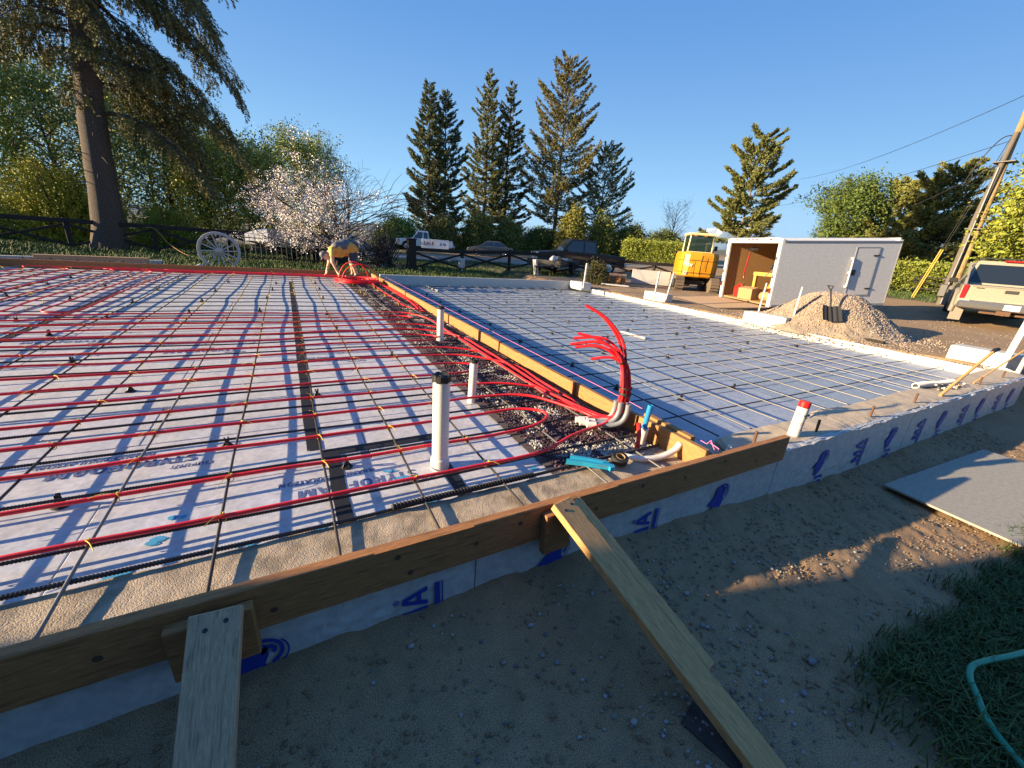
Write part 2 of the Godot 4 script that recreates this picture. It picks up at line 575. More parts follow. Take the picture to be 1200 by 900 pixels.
func build_ground() -> void:
	var xs := axis_values([[-6000, -600, 900], [-600, -60, 60], [-60, -10, 2.0], [-10, -2.4, 0.3], [-2.4, 7.6, 0.034], [7.6, 14, 0.16], [14, 30, 0.5], [30, 80, 3.0], [80, 600, 65], [600, 6000, 900]])
	var zs := axis_values([[-6000, -600, 900], [-600, -80, 65], [-80, -30, 2.5], [-30, -13, 0.4], [-13, -1.6, 0.3], [-1.6, 1.2, 0.034], [1.2, 12, 0.9], [12, 60, 8], [60, 600, 90], [600, 6000, 1350]])
	var nx := xs.size(); var nz := zs.size()
	var v := PackedVector3Array(); var c := PackedColorArray(); var idx := PackedInt32Array()
	v.resize(nx * nz); c.resize(nx * nz)
	for j in nz:
		for i in nx:
			var x := xs[i]; var z := zs[j]
			var y := gy(x, z)
			var near: bool = x > -2.6 and x < 7.9 and z > -1.8 and z < 1.4
			if near:
				y += 0.012 * relief.get_noise_2d(x * 1.2, z * 1.2) + 0.010 * relief.get_noise_2d(x * 6, z * 6) + 0.007 * relief.get_noise_2d(x * 17, z * 17) - 0.007 * ss(0.55, 0.8, sin(x * 21.0 + z * 9.0)) * ss(0.1, 0.3, wobble.get_noise_2d(x * 1.3, z * 2.6))
				y += 0.035 * maxf(0.0, relief.get_noise_2d(x * 2.3 + 40, 7)) * ss(-1.05, -1.3, z)
			elif absf(x) < 80 and z > -80 and z < 30:
				y += 0.03 * relief.get_noise_2d(x * 0.7, z * 0.7)
			v[j * nx + i] = Vector3(x, y, z)
			var patch := wobble.get_noise_2d(x * 2.0, z * 2.0)
			var col := Color(0.40, 0.245, 0.125).lerp(Color(0.49, 0.325, 0.175), 0.5 + 0.7 * patch)         # packed gravel of the yard
			var g := lawn_share(x, z)
			col = col.lerp(Color(0.085, 0.085, 0.035), g)
			if z < -13.5 and z > -15.2 and x < 9.0:
				col = col.lerp(Color(0.12, 0.095, 0.06), 0.7 * (1.0 - g))
			if absf(z + 29.5) < 3.2 and x > -2.0:
				col = Color(0.33, 0.30, 0.26)
			if absf(z + 46.0) < 3.0:
				col = Color(0.20, 0.20, 0.20)
			if absf(x) > 90 or z < -90 or z > 40:
				col = Color(0.10, 0.115, 0.05).lerp(Color(0.16, 0.15, 0.08), 0.5 + 0.5 * wobble.get_noise_2d(x * 0.02, z * 0.02))
			c[j * nx + i] = col
	for j in nz - 1:
		for i in nx - 1:
			var a := j * nx + i
			idx.append_array(PackedInt32Array([a, a + 1, a + nx, a + 1, a + nx + 1, a + nx]))
	var n := PackedVector3Array()
	n.resize(v.size())
	for j in nz:
		for i in nx:
			var e := v[j * nx + mini(i + 1, nx - 1)] - v[j * nx + maxi(i - 1, 0)]
			var s := v[mini(j + 1, nz - 1) * nx + i] - v[maxi(j - 1, 0) * nx + i]
			n[j * nx + i] = s.cross(e).normalized()
	var arr := []
	arr.resize(Mesh.ARRAY_MAX)
	arr[Mesh.ARRAY_VERTEX] = v; arr[Mesh.ARRAY_NORMAL] = n; arr[Mesh.ARRAY_COLOR] = c; arr[Mesh.ARRAY_INDEX] = idx
	var m := ArrayMesh.new()
	m.add_surface_from_arrays(Mesh.PRIMITIVE_TRIANGLES, arr)
	structure("ground", m, M.soil, "brown dirt in front, tan gravel yard at the right and lawn behind")
	build_grass()

func tuft(blades: int, h: float, w: float, spread: float, seed_no: int) -> ArrayMesh:
	var r := RandomNumberGenerator.new()
	r.seed = seed_no
	var s := Shape.new()
	for i in blades:
		var a := r.randf() * TAU
		var foot := Vector3(r.randf_range(-1, 1), 0, r.randf_range(-1, 1)) * spread
		var lean := Vector3(cos(a), 0, sin(a)) * r.randf_range(0.2, 0.9) * h
		var hh := h * r.randf_range(0.6, 1.1)
		var side := Vector3(-sin(a), 0, cos(a)) * w * 0.5
		var mid := foot + Vector3(0, hh * 0.6, 0) + lean * 0.35
		var tip := foot + Vector3(0, hh * 0.85, 0) + lean
		var t := r.randf_range(0.7, 1.2)
		s.tint = Color(t, t, t * r.randf_range(0.7, 1.0)) if r.randf() > 0.12 else Color(2.2, 1.5, 1.3)
		s.quad(foot - side, foot + side, mid + side * 0.8, mid - side * 0.8)
		s.tri(mid - side * 0.8, mid + side * 0.8, tip)
	return s.mesh()

func build_grass() -> void:
	var r := RandomNumberGenerator.new()
	r.seed = 77
	var near: Array = []; var tints: Array = []
	for i in 11000:
		var x := r.randf_range(1.5, 6.0); var z := r.randf_range(-0.62, 1.4)
		if r.randf() > pow(lawn_share(x, z), 1.6) * 0.95 or wobble.get_noise_2d(x * 14, z * 14) < -0.42:
			continue
		var k := r.randf_range(0.6, 1.3)
		near.append(Transform3D(Basis(Vector3.UP, r.randf() * TAU).scaled(Vector3(k, k * r.randf_range(0.7, 1.2), k)), on_ground(x, z, -0.01)))
	for i in 64:
		var b := r.randf_range(0.7, 1.25)
		tints.append(Color(b * r.randf_range(0.8, 1.3), b, b * 0.9))
	tag(many("grass", tuft(10, 0.105, 0.0055, 0.045, 5), M.grass, near, tints, self), "dark tangled grass at the edge of the shaded dirt", "grass")
	var far: Array = []
	for i in 26000:
		var x := r.randf_range(-16, 9); var z := r.randf_range(-32, -13.7)
		if i % 4 == 0:
			x = r.randf_range(8, 34); z = r.randf_range(-30, -4)
		if r.randf() > lawn_share(x, z) or (absf(z + 29.5) < 3.2 and x > -2):
			continue
		var k := r.randf_range(0.8, 1.7)
		far.append(Transform3D(Basis(Vector3.UP, r.randf() * TAU).scaled(Vector3(k, k * r.randf_range(0.6, 1.3), k)), on_ground(x, z, -0.01)))
	tag(many("lawn_grass", tuft(8, 0.13, 0.016, 0.10, 6), M.grass, far, tints, self), "green lawn grass behind the slab around the fence", "grass")
	# loose gravel and clods
	var peb := Shape.new()
	peb.stone(Vector3.ZERO, Vector3.ONE, 12)
	var pm := peb.mesh()
	var dirt: Array = []; var dt: Array = []
	for i in 15000:
		var x := r.randf_range(-1.6, 7.5); var z := r.randf_range(-1.28, 0.6)
		if i % 3 == 0:
			x = 1.0 + absf(r.randfn(0, 2.0)); z = r.randf_range(-1.2, -0.2)
		if wobble.get_noise_2d(x * 4, z * 5) < r.randf_range(-0.1, 0.5) or lawn_share(x, z) > 0.4:
			continue
		var k := 0.005 + 0.018 * pow(r.randf(), 4.0)
		dirt.append(Transform3D(Basis(Vector3.UP, r.randf() * TAU).scaled(Vector3(k, k * 0.6, k * r.randf_range(0.6, 1.0))), on_ground(x, z, 0.004)))
	for i in 50:
		var b := r.randf_range(0.14, 0.42)
		dt.append(Color(b * 1.08, b * 0.95, b * 0.8) if i % 6 else Color(0.45, 0.44, 0.42))
	tag(many("gravel", pm, M.stone, dirt, dt, self), "fine loose gravel scattered over the dirt in front", "gravel")
	var clods: Array = []
	for i in 60000:
		var x := r.randf_range(-1.6, 7.5); var z := r.randf_range(-1.29, 0.6)
		if wobble.get_noise_2d(x * 3 + 30, z * 4) < r.randf_range(-0.7, 0.3) or lawn_share(x, z) > 0.6:
			continue
		var k := 0.004 + 0.022 * pow(r.randf(), 7.0)
		clods.append(Transform3D(Basis(Vector3.UP, r.randf() * TAU).scaled(Vector3(k, k * 0.45, k * r.randf_range(0.6, 1.0))), on_ground(x, z, 0.003)))
	var ct: Array = []
	for i in 30:
		var b := r.randf_range(0.75, 1.1)
		ct.append(Color(0.33 * b, 0.205 * b, 0.108 * b))
	tag(many("soil_clods", pm, M.stone, clods, ct, self), "crumbs and clods of brown soil over the dirt in front", "soil")
	var yard: Array = []; var yt: Array = []
	for i in 15000:
		var x := r.randf_range(9.15, 21); var z := r.randf_range(-13, -0.6)
		if i % 3 == 0:
			x = 9.2 + absf(r.randfn(0, 0.5)); z = r.randf_range(-12.5, -1.5)
		var k := r.randf_range(0.01, 0.04)
		yard.append(Transform3D(Basis(Vector3.UP, r.randf() * TAU).scaled(Vector3(k, k * 0.6, k * 0.8)), on_ground(x, z, 0.0)))
	for i in 50:
		var b := r.randf_range(0.22, 0.46)
		yt.append(Color(b, b * 0.84, b * 0.64))
	tag(many("gravel", pm, M.stone, yard, yt, self), "tan driveway gravel spread beside the right slab", "gravel")

func build_hills() -> void:
	# a far range with old snow on its tops, a low blue line above the trees
	for k in 2:
		var s := Shape.new()
		var dist: float = [9500.0, 5200.0][k]
		var f := FastNoiseLite.new()
		f.seed = 31 + k
		f.frequency = 0.0011
		f.fractal_octaves = 6
		var steps := 150
		var rows := 7
		var grid: Array = []
		for j in rows:
			var row: Array = []
			for i in steps + 1:
				var a := deg_to_rad(lerpf(-70.0, 110.0, float(i) / steps))
				var d := dist - (1.0 - float(j) / (rows - 1)) * 2200.0
				var p := Vector3(sin(a) * d, 0, -cos(a) * d)
				var crest: float = ([560.0, 150.0][k] + [480.0, 110.0][k] * f.get_noise_2d(p.x * 0.5, p.z * 0.5)) * (0.35 + 0.65 * ss(5.0, 60.0, rad_to_deg(a)))
				var t := float(j) / (rows - 1)
				p.y = -60.0 + crest * pow(t, 1.25) * (1.0 + 0.5 * f.get_noise_2d(p.x * 3.0, p.z * 3.0) * sin(t * PI))
				row.append(p)
			grid.append(row)
		for j in rows - 1:
			for i in steps:
				var p0: Vector3 = grid[j][i]
				var high := p0.y
				var rock := Color(0.12, 0.15, 0.17)
				s.tint = rock if (k == 1 or high < 380 + 120 * f.get_noise_2d(p0.x * 4, p0.z * 4)) else Color(0.55, 0.60, 0.66)
				s.quad(grid[j][i], grid[j][i + 1], grid[j + 1][i + 1], grid[j + 1][i])
		structure("mountains" if k == 0 else "hills", s, M.mountain, "distant blue mountains with snow on their tops" if k == 0 else "low dark foothills in front of the mountains")
	# the blue air in front of the range
	var haze := FogVolume.new()
	haze.name = "valley_haze"
	haze.shape = RenderingServer.FOG_VOLUME_SHAPE_BOX
	haze.size = Vector3(4600, 430, 8000)
	haze.position = Vector3(4000, 140, -3600)
	var fm := FogMaterial.new()
	fm.density = 0.00016
	fm.albedo = Color(0.62, 0.76, 0.92)
	haze.material = fm
	haze.set_meta("kind", "stuff")
	haze.set_meta("label", "pale blue haze in front of the distant mountains")
	add_child(haze)

# ---------------------------------------------------------------- foundation and its wrapped foam
const FOAM_Y := -0.148
const RIGHT_FOAM_Y := -0.26
func mammoth() -> PackedVector2Array:     # the printed animal: body to the left, curled head to the right
	var out := PackedVector2Array([Vector2(-0.165, 0.02), Vector2(-0.10, 0.045), Vector2(-0.06, 0.06)])
	for i in 9:                        # domed head
		var a := deg_to_rad(170.0 - 24.0 * i)
		out.append(Vector2(0.005, 0.055) + Vector2(cos(a), sin(a)) * 0.064)
	out.append_array([Vector2(0.045, -0.005), Vector2(0.05, -0.035), Vector2(0.02, -0.075), Vector2(-0.03, -0.10), Vector2(-0.09, -0.11), Vector2(-0.125, -0.085), Vector2(-0.085, -0.06), Vector2(-0.14, -0.055), Vector2(-0.105, -0.018)])
	return out

func arc_band(center: Vector2, r0: float, r1: float, a0: float, a1: float) -> PackedVector2Array:
	var out := PackedVector2Array()
	for i in 13:
		var a := deg_to_rad(lerpf(a0, a1, i / 12.0))
		out.append(center + Vector2(cos(a), sin(a)) * r1)
	for i in 13:
		var a := deg_to_rad(lerpf(a1, a0, i / 12.0))
		out.append(center + Vector2(cos(a), sin(a)) * r0)
	return out

func build_foundation() -> void:
	var f := thing("foundation", "concrete foundation wrapped in white printed foam boards around both slabs", "foundation")
	# stem walls; the near one carries a rough ledge at the left and a trowelled top at the right
	var s := Shape.new()
	s.box(Vector3(-2.2, -0.56, -1.53), Vector3(9.0, 0.8, 0.36))
	s.box(Vector3(-1.8, -0.52, -13.1), Vector3(8.4, 0.7, 0.3)); s.box(Vector3(-5.85, -0.56, -7.3), Vector3(0.2, 0.8, 11.2))
	part("stem_wall", s, M.concrete, f)
	var ledge := Shape.new()
	var inner := func(x: float) -> float: return -1.665 + 0.012 * wobble.get_noise_1d(x * 12)
	var nx := 420
	for i in nx:
		for j in 12:
			var q: Array = []
			for k in [[0, 0], [1, 0], [1, 1], [0, 1]]:
				var x := lerpf(-6.4, 2.2, float(i + k[0]) / nx)
				var z := lerpf(-1.335, inner.call(x), float(j + k[1]) / 12)
				q.append(Vector3(x, -0.118 + 0.002 * relief.get_noise_2d(x * 6, z * 6) + 0.0009 * relief.get_noise_2d(x * 33, z * 33), z))
			ledge.quad(q[0], q[1], q[2], q[3])
	part("rough_ledge", ledge, M.concrete, f)
	var top := Shape.new()
	var edge := [[2.27, -1.37], [2.58, -1.40], [2.80, -1.655], [3.2, -1.67], [3.6, -1.66], [4.05, -1.62], [4.35, -1.72], [4.95, -1.68], [5.8, -1.69], [6.6, -1.70], [6.75, -1.50], [7.4, -1.47], [7.6, -1.72], [8.4, -1.74], [9.75, -1.76]]
	for i in 260:
		for j in 7:
			var q: Array = []
			for k in [[0, 0], [1, 0], [1, 1], [0, 1]]:
				var x := lerpf(2.27, 9.75, float(i + k[0]) / 260)
				var e := -1.7
				for m in edge.size() - 1:
					if x >= edge[m][0]:
						e = lerpf(edge[m][1], edge[m + 1][1], smoothstep(0, 1, clampf((x - edge[m][0]) / (edge[m + 1][0] - edge[m][0]), 0, 1)))
				var t := float(j + k[1]) / 7
				var z := lerpf(-1.345, e, t)
				var front := -0.025 * (1.0 - ss(0.0, 0.22, t)) * (0.6 + 0.8 * relief.get_noise_1d(x * 2.2))
				q.append(Vector3(x, -0.105 + front - (0.035 if t > 0.99 else 0.0) + 0.006 * relief.get_noise_2d(x * 3, z * 3), z))
			top.quad(q[0], q[1], q[2], q[3])
	part("trowelled_top", top, M.smooth_concrete, f)
	var body := Shape.new()
	body.box(Vector3(6.16, -0.56, -1.50), Vector3(7.15, 0.80, 0.31))
	body.box(Vector3(2.262, -0.32, -7.3), Vector3(0.034, 0.24, 11.6))
	body.box(Vector3(9.61, -0.55, -7.2), Vector3(0.2, 0.72, 10.6)); body.box(Vector3(5.85, -0.6, -12.45), Vector3(7.3, 0.72, 0.2))
	part("stem_wall", body, M.smooth_concrete, f)
	# foam boards on the outside of the near wall, each 2.44 m long, with wrinkled film
	for k in range(-3, 4):
		var x0 := 0.64 + 2.44 * k + 0.003; var x1 := minf(0.64 + 2.44 * (k + 1) - 0.003, 9.75)
		var b := Shape.new()
		var n := 170; var rows := 22
		var creases: Array = []
		for q in 9:
			creases.append([x0 + rng.randf() * 2.4, rng.randf_range(-0.55, -0.2), rng.randf_range(-0.5, 0.9), rng.randf_range(0.15, 0.5), rng.randf_range(0.002, 0.005)])
		var free_top: bool = x0 > 3.0 or k == 1
		var pos := func(x: float, t: float) -> Vector3:
			var y: float = lerpf(-0.95, -0.192 if x < 3.09 else -0.118 - 0.02 * maxf(0.0, relief.get_noise_1d(x * 1.7)), t)
			var w := 0.0035 * sin((x * 0.9 - y * 2.1) * 34.0 + 3.0 * relief.get_noise_2d(x * 2, y * 2)) * maxf(0.0, relief.get_noise_2d(x * 1.1 + 9, y * 1.5)) * 2.0
			for q in creases:
				var d := Vector2(x - q[0], y - q[1]).rotated(-q[2])
				w += q[4] * exp(-pow(d.y / (0.007 + 0.012 * absf(d.x)), 2.0)) * ss(q[3], q[3] * 0.4, absf(d.x))
			return Vector3(x, y, -1.321 + w * 0.8 + 0.0015 * relief.get_noise_2d(x * 2.5, y * 5))
		for i in n:
			for j in rows:
				var xa := lerpf(x0, x1, float(i) / n); var xb := lerpf(x0, x1, float(i + 1) / n)
				b.quad(pos.call(xa, float(j) / rows), pos.call(xb, float(j) / rows), pos.call(xb, float(j + 1) / rows), pos.call(xa, float(j + 1) / rows))
			var xa2 := lerpf(x0, x1, float(i) / n); var xb2 := lerpf(x0, x1, float(i + 1) / n)
			var ta: Vector3 = pos.call(xa2, 1.0); var tb: Vector3 = pos.call(xb2, 1.0)
			b.quad(ta, tb, Vector3(tb.x, tb.y - 0.004, -1.344), Vector3(ta.x, ta.y - 0.004, -1.344))
		for e in [x0, x1]:
			b.quad(Vector3(e, -0.95, -1.32), Vector3(e, -0.13 if e > 3.09 else -0.195, -1.32), Vector3(e, -0.13 if e > 3.09 else -0.195, -1.345), Vector3(e, -0.95, -1.345))
		var p := part("foam_board", b, M.wrap, f)
		# the blue print on this board: the animal over two letters, then two letters beside a bar
		for m in range(-2, 8):
			var ex := -0.25 + 1.345 * m; var ax := 0.36 + 1.365 * m
			if ex > x0 + 0.16 and ex < x1 - 0.1:
				var e := Shape.new()
				var at := Transform3D(Basis(Vector3.BACK, 0.12 if m < 1 else 0.35).scaled(Vector3(1.0 if m < 1 else 0.72, 1.0 if m < 1 else 0.9, 1)), Vector3(ex, -0.385 if m < 1 else -0.365, -1.3122))
				e.prism(at, mammoth(), 0.0014)
				e.prism(at, arc_band(Vector2(0.052, 0.045), 0.052, 0.066, -75, 118), 0.0014)
				e.prism(at, arc_band(Vector2(0.055, 0.035), 0.072, 0.078, -95, 35), 0.0014)
				e.prism(at, arc_band(Vector2(0.070, 0.050), 0.010, 0.026, -60, 200), 0.0014)
				part("animal_print", e, M.ink_blue, p)
				var sm := part("letter_print", flat_text("SI", 0.16), M.ink_blue, p, Transform3D(Basis(Vector3.BACK, PI / 2), Vector3(ex + 0.045, -0.545, -1.3120)))
				sm.scale = Vector3(0.75, 1, 1)
			if ax > x0 + 0.1 and ax < x1 - 0.14:
				part("letter_print", flat_text("MA", 0.155), M.ink_blue, p, Transform3D(Basis(Vector3.BACK, PI / 2 + 0.03), Vector3(ax, -0.395, -1.3120)))
				var bar := Shape.new()
				bar.prism(Transform3D(Basis(Vector3.BACK, 0.03), Vector3(ax + 0.085, -0.40, -1.3128)), PackedVector2Array([Vector2(0, -0.16), Vector2(0.024, -0.16), Vector2(0.024, 0.13), Vector2(0, 0.13)]), 0.0014)
				bar.prism(Transform3D(Basis(Vector3.BACK, 0.03), Vector3(ax + 0.118, -0.40, -1.3128)), PackedVector2Array([Vector2(0, -0.16), Vector2(0.006, -0.16), Vector2(0.006, 0.13), Vector2(0, 0.13)]), 0.0014)
				part("bar_print", bar, M.ink_blue, p)
				var ring := Shape.new()
				ring.prism(Transform3D(Basis(), Vector3(ax - 0.085, -0.315, -1.3128)), arc_band(Vector2.ZERO, 0.011, 0.014, 0, 350), 0.0014)
				part("mark_print", ring, M.ink_blue, p)
				part("mark_print", flat_text("R", 0.02), M.ink_blue, p, Transform3D(Basis(Vector3.BACK, PI / 2), Vector3(ax - 0.085, -0.315, -1.3122)))
	# the frayed film edge above the boards at the right
	var fray := Shape.new()
	for i in 300:
		var xa := lerpf(3.12, 9.7, i / 300.0); var xb := lerpf(3.12, 9.7, (i + 1) / 300.0)
		var q: Array = []
		for x in [xa, xb]:
			q.append(Vector3(x, -0.112 - 0.012 * absf(relief.get_noise_1d(x * 4)), -1.352)); q.append(Vector3(x, -0.122 - 0.03 * absf(relief.get_noise_1d(x * 2.5 + 5)), -1.302 + 0.02 * relief.get_noise_1d(x * 3)))
		fray.quad(q[0], q[2], q[3], q[1])
	part("film_edge", fray, M.grey_white, f)
	# far foam walls of the right slab: they stand a little above the pour
	var back := Shape.new()
	back.box(Vector3(5.95, -0.16, -12.42), Vector3(7.2, 0.40, 0.10), 0.01)
	part("foam_wall", back, M.foam_block, f)
	for k in 5:
		var side := Shape.new()
		var z0 := -12.3 + k * 2.12
		var n := 16
		for i in n:
			var za := z0 + 2.11 * i / n; var zb := z0 + 2.11 * (i + 1) / n
			var ha := -0.115 - 0.02 * absf(relief.get_noise_1d(za * 3)); var hb := -0.115 - 0.02 * absf(relief.get_noise_1d(zb * 3))
			side.quad(Vector3(9.49, ha, za), Vector3(9.56, ha, za), Vector3(9.56, hb, zb), Vector3(9.49, hb, zb))
			side.quad(Vector3(9.49, ha, za), Vector3(9.49, hb, zb), Vector3(9.49, -0.30, zb), Vector3(9.49, -0.30, za))
			side.quad(Vector3(9.56, ha, za), Vector3(9.56, hb, zb), Vector3(9.56, -0.3, zb), Vector3(9.56, -0.3, za))
		part("foam_edge", side, M.grey_white, f)
	# foam blocks with white stakes along the right edge of the slab
	var spots := [[9.3, -11.9, 0.75, 0.26, 0.42, 0.0, "white foam block with one stake at the far corner of the right slab"], [9.95, -8.85, 0.85, 0.30, 0.32, 0.0, "white foam block with two stakes in front of the excavator"],
		[9.75, -5.35, 0.95, 0.27, 0.34, 0.0, "white foam block with two stakes beside the gravel pile"], [10.15, -1.9, 0.85, 0.30, 0.42, 0.0, "largest white foam block with one stake at the near right corner"]]
	var stakes := [[8.70, -10.95, 0.10, -0.10], [9.35, -8.45, 0.09, -0.05], [9.75, -8.35, 0.14, 0.0], [9.85, -5.65, 0.02, 0.0], [9.98, -4.92, 0.05, -0.03], [9.75, -1.62, 0.03, 0.04]]
	var sl := ["leaning white stake at the far foam block", "left white stake in the foam block before the excavator", "right white stake in the foam block before the excavator", "left white stake in the foam block by the gravel pile", "right white stake in the foam block by the gravel pile", "broad white stake at the near right foam block"]
	for k in spots.size():
		var q: Array = spots[k]
		var b := Shape.new()
		b.box(Vector3(0, q[3] / 2 - 0.04, 0), Vector3(q[4], q[3], q[2]), 0.012)
		if k == 1 or k == 2:
			b.box(Vector3(0.0, q[3] - 0.045, 0), Vector3(q[4] * 0.7, 0.02, q[2] * 0.8), 0.004)
		one("foam_block", b, M.foam_block, q[6], "foam block", "white foam blocks along the right slab", Transform3D(Basis(Vector3.UP, 0.06 * (k - 1)), Vector3(q[0], -0.14, q[1])))
	for k in stakes.size():
		var q: Array = stakes[k]
		var b := Shape.new()
		var w := 0.10 if k < 5 else 0.16
		b.box(Vector3(0, 0.36, 0), Vector3(w, 0.82, 0.03), 0.006)
		var tilt := Basis(Vector3.BACK, -q[2]) * Basis(Vector3.RIGHT, q[3]) * Basis(Vector3.UP, 0.5)
		one("white_stake", b, M.white_paint, sl[k], "stake", "white stakes in the foam blocks", Transform3D(tilt, Vector3(q[0], 0.0, q[1])))
	# anchor bolts in the trowelled top
	var bolt := Shape.new()
	bolt.bar(Vector3(0, -0.04, 0), Vector3(0, 0.105, 0), 0.010, 8)
	for i in 9:
		bolt.lathe(Transform3D(Basis(), Vector3(0, 0.035 + i * 0.008, 0)), [Vector2(0.010, 0), Vector2(0.0118, 0.002), Vector2(0.010, 0.004)], 8)
	var bm := bolt.mesh()
	var bx := [[2.93, -1.45, "anchor bolt just behind the form board end"], [3.72, -1.40, "anchor bolt beside the spray can"], [4.69, -1.40, "second anchor bolt right of the spray can"], [5.77, -1.42, "anchor bolt left of the stone filled gap"], [7.87, -1.42, "anchor bolt right of the stone filled gap"], [8.91, -1.43, "anchor bolt nearest the right corner block"]]
	for k in bx.size():
		one("anchor_bolt", bm, M.rust, bx[k][2], "bolt", "anchor bolts in the foundation", Transform3D(Basis(Vector3.BACK, 0.05 * sin(k * 2.1)), Vector3(bx[k][0], -0.108, bx[k][1])))

# ---------------------------------------------------------------- floor foam, tape, gravel bed
func build_insulation() -> void:
	var f := thing("floor_insulation", "grey white foam sheets laid under the left rebar mat", "insulation")
	var r := RandomNumberGenerator.new()
	r.seed = 41
	# sheets 0.61 x 2.44 m laid along x, staggered
	var cols := 0
	for row in 19:
		var z1 := -1.66 - 0.61 * row; var z0 := maxf(z1 - 0.606, -13.0)
		if z1 < -12.9: break
		var x := -5.75 - (1.22 if row % 2 else 0.0)
		while x < 1.3:
			var xa := maxf(x, -5.75); var xb := minf(x + 2.436, 1.36 + 0.03 * sin(row * 2.0))
			if xb - xa > 0.08:
				var s := Shape.new()
				var t := r.randf_range(0.93, 1.04)
				s.tint = Color(t, t * r.randf_range(0.99, 1.0), t * r.randf_range(0.98, 1.02))
				s.box(Vector3((xa + xb) / 2, FOAM_Y - 0.025 + r.randf_range(-0.0015, 0.0015), (z0 + z1) / 2), Vector3(xb - xa, 0.05, z1 - z0), 0.004)
				var p := part("foam_sheet", s, M.foam, f)
				if row < 9 and xb - xa > 1.8 and (row + cols) % 2 == 0 and xa > -4:
					var cx := (xa + xb) / 2; var cz := (z0 + z1) / 2 - 0.05
					var flip := Basis(Vector3.UP, PI) * Basis(Vector3.RIGHT, -PI / 2)
					part("printed_word", flat_text("STYROFOAM", 0.105), M.ink_pale, p, Transform3D(flip, Vector3(cx, FOAM_Y + 0.0025, cz)))
					part("printed_word", flat_text("BRAND INSULATION", 0.05), M.ink_pale, p, Transform3D(flip, Vector3(cx - 0.15, FOAM_Y + 0.0025, cz - 0.12)))
					part("printed_word", flat_text("DUPONT", 0.045), M.ink_pale, p, Transform3D(flip, Vector3(cx + 0.30, FOAM_Y + 0.0025, cz + 0.09)))
			cols += 1
			x += 2.44
	var strips := [[0.0, 0.085, -2.48, -11.6], [0.10, 0.175, -1.68, -2.3], [0.70, 0.775, -1.68, -2.06], [-2.62, -2.55, -3.0, -9.5]]
	for q in strips:
		var s := Shape.new()
		var n := 40
		for i in n:
			var za := lerpf(q[2], q[3], float(i) / n); var zb := lerpf(q[2], q[3], float(i + 1) / n)
			var da := 0.008 * wobble.get_noise_1d(za * 4); var db := 0.008 * wobble.get_noise_1d(zb * 4)
			s.quad(Vector3(q[0] + da, FOAM_Y + 0.0032, za), Vector3(q[1] + da, FOAM_Y + 0.0032, za), Vector3(q[1] + db, FOAM_Y + 0.0032, zb), Vector3(q[0] + db, FOAM_Y + 0.0032, zb), Vector3.UP)
		part("black_tape", s, M.tape_black, f)
	var cross := Shape.new()
	for i in 20:
		var xa := lerpf(0.08, 0.80, i / 20.0); var xb := lerpf(0.08, 0.80, (i + 1) / 20.0)
		cross.quad(Vector3(xa, FOAM_Y + 0.0055, -2.38), Vector3(xb, FOAM_Y + 0.0055, -2.38), Vector3(xb, FOAM_Y + 0.0055, -2.46), Vector3(xa, FOAM_Y + 0.0055, -2.46), Vector3.UP)
	cross.box(Vector3(0.13, FOAM_Y + 0.004, -2.36), Vector3(0.10, 0.004, 0.12))
	part("black_tape", cross, M.tape_black, f)
	# dashes and smears of blue marking spray
	var spray := Shape.new()
	for q in [[-0.68, -1.70, 0.09], [-0.60, -1.88, 0.07], [-0.55, -2.03, 0.05], [-0.27, -1.72, 0.06], [-0.30, -1.95, 0.05], [0.02, -1.71, 0.05], [0.55, -1.72, 0.07], [0.46, -1.98, 0.06], [0.42, -2.08, 0.05], [1.02, -1.92, 0.06], [1.12, -1.74, 0.05], [1.22, -1.80, 0.05], [1.0, -1.76, 0.04], [-1.3, -2.4, 0.05], [-0.31, -1.50, 0.05]]:
		for k in 5:
			var o := PackedVector2Array()
			var c2 = Vector2(q[0], q[1]) + Vector2(r.randf_range(-1, 1), r.randf_range(-0.4, 0.4)) * q[2] * 0.5
			for a in 9:
				o.append(c2 + Vector2(cos(TAU * a / 9) * 1.3, sin(TAU * a / 9) * 0.8) * q[2] * 0.33 * r.randf_range(0.5, 1.1))
			var y: float = FOAM_Y + 0.0028 + 0.0003 * k + (0.012 if q[1] > -1.66 else 0.0)
			for a in 9:
				spray.tri(Vector3(c2.x, y, c2.y), Vector3(o[a].x, y, o[a].y), Vector3(o[(a + 1) % 9].x, y, o[(a + 1) % 9].y), Vector3.UP, Vector3.UP, Vector3.UP)
	part("spray_mark", spray, M.spray_blue, f)

	var g := thing("slab_insulation", "blue grey foam sheets laid under the right rebar mat", "insulation")
	for row in 5:
		for k in 9:
			var z1 := -1.66 - 1.22 * k; var z0 := maxf(z1 - 1.216, -12.38)
			var xa := 2.29 + 2.44 * row - (1.2 if k % 2 else 0.0); var xb := minf(xa + 2.436, 9.485)
			xa = maxf(xa, 2.29)
			if xb - xa < 0.1: continue
			var s := Shape.new()
			var t := r.randf_range(0.9, 1.06)
			s.tint = Color(t * r.randf_range(0.96, 1.03), t, t * r.randf_range(0.98, 1.03))
			s.box(Vector3((xa + xb) / 2, RIGHT_FOAM_Y - 0.025 + r.randf_range(-0.002, 0.002), (z0 + z1) / 2), Vector3(xb - xa, 0.05, z1 - z0), 0.004)
			part("foam_sheet", s, M.foam_blue, g)
	# crushed stone bed between the foam and the divider
	var bed := Shape.new()
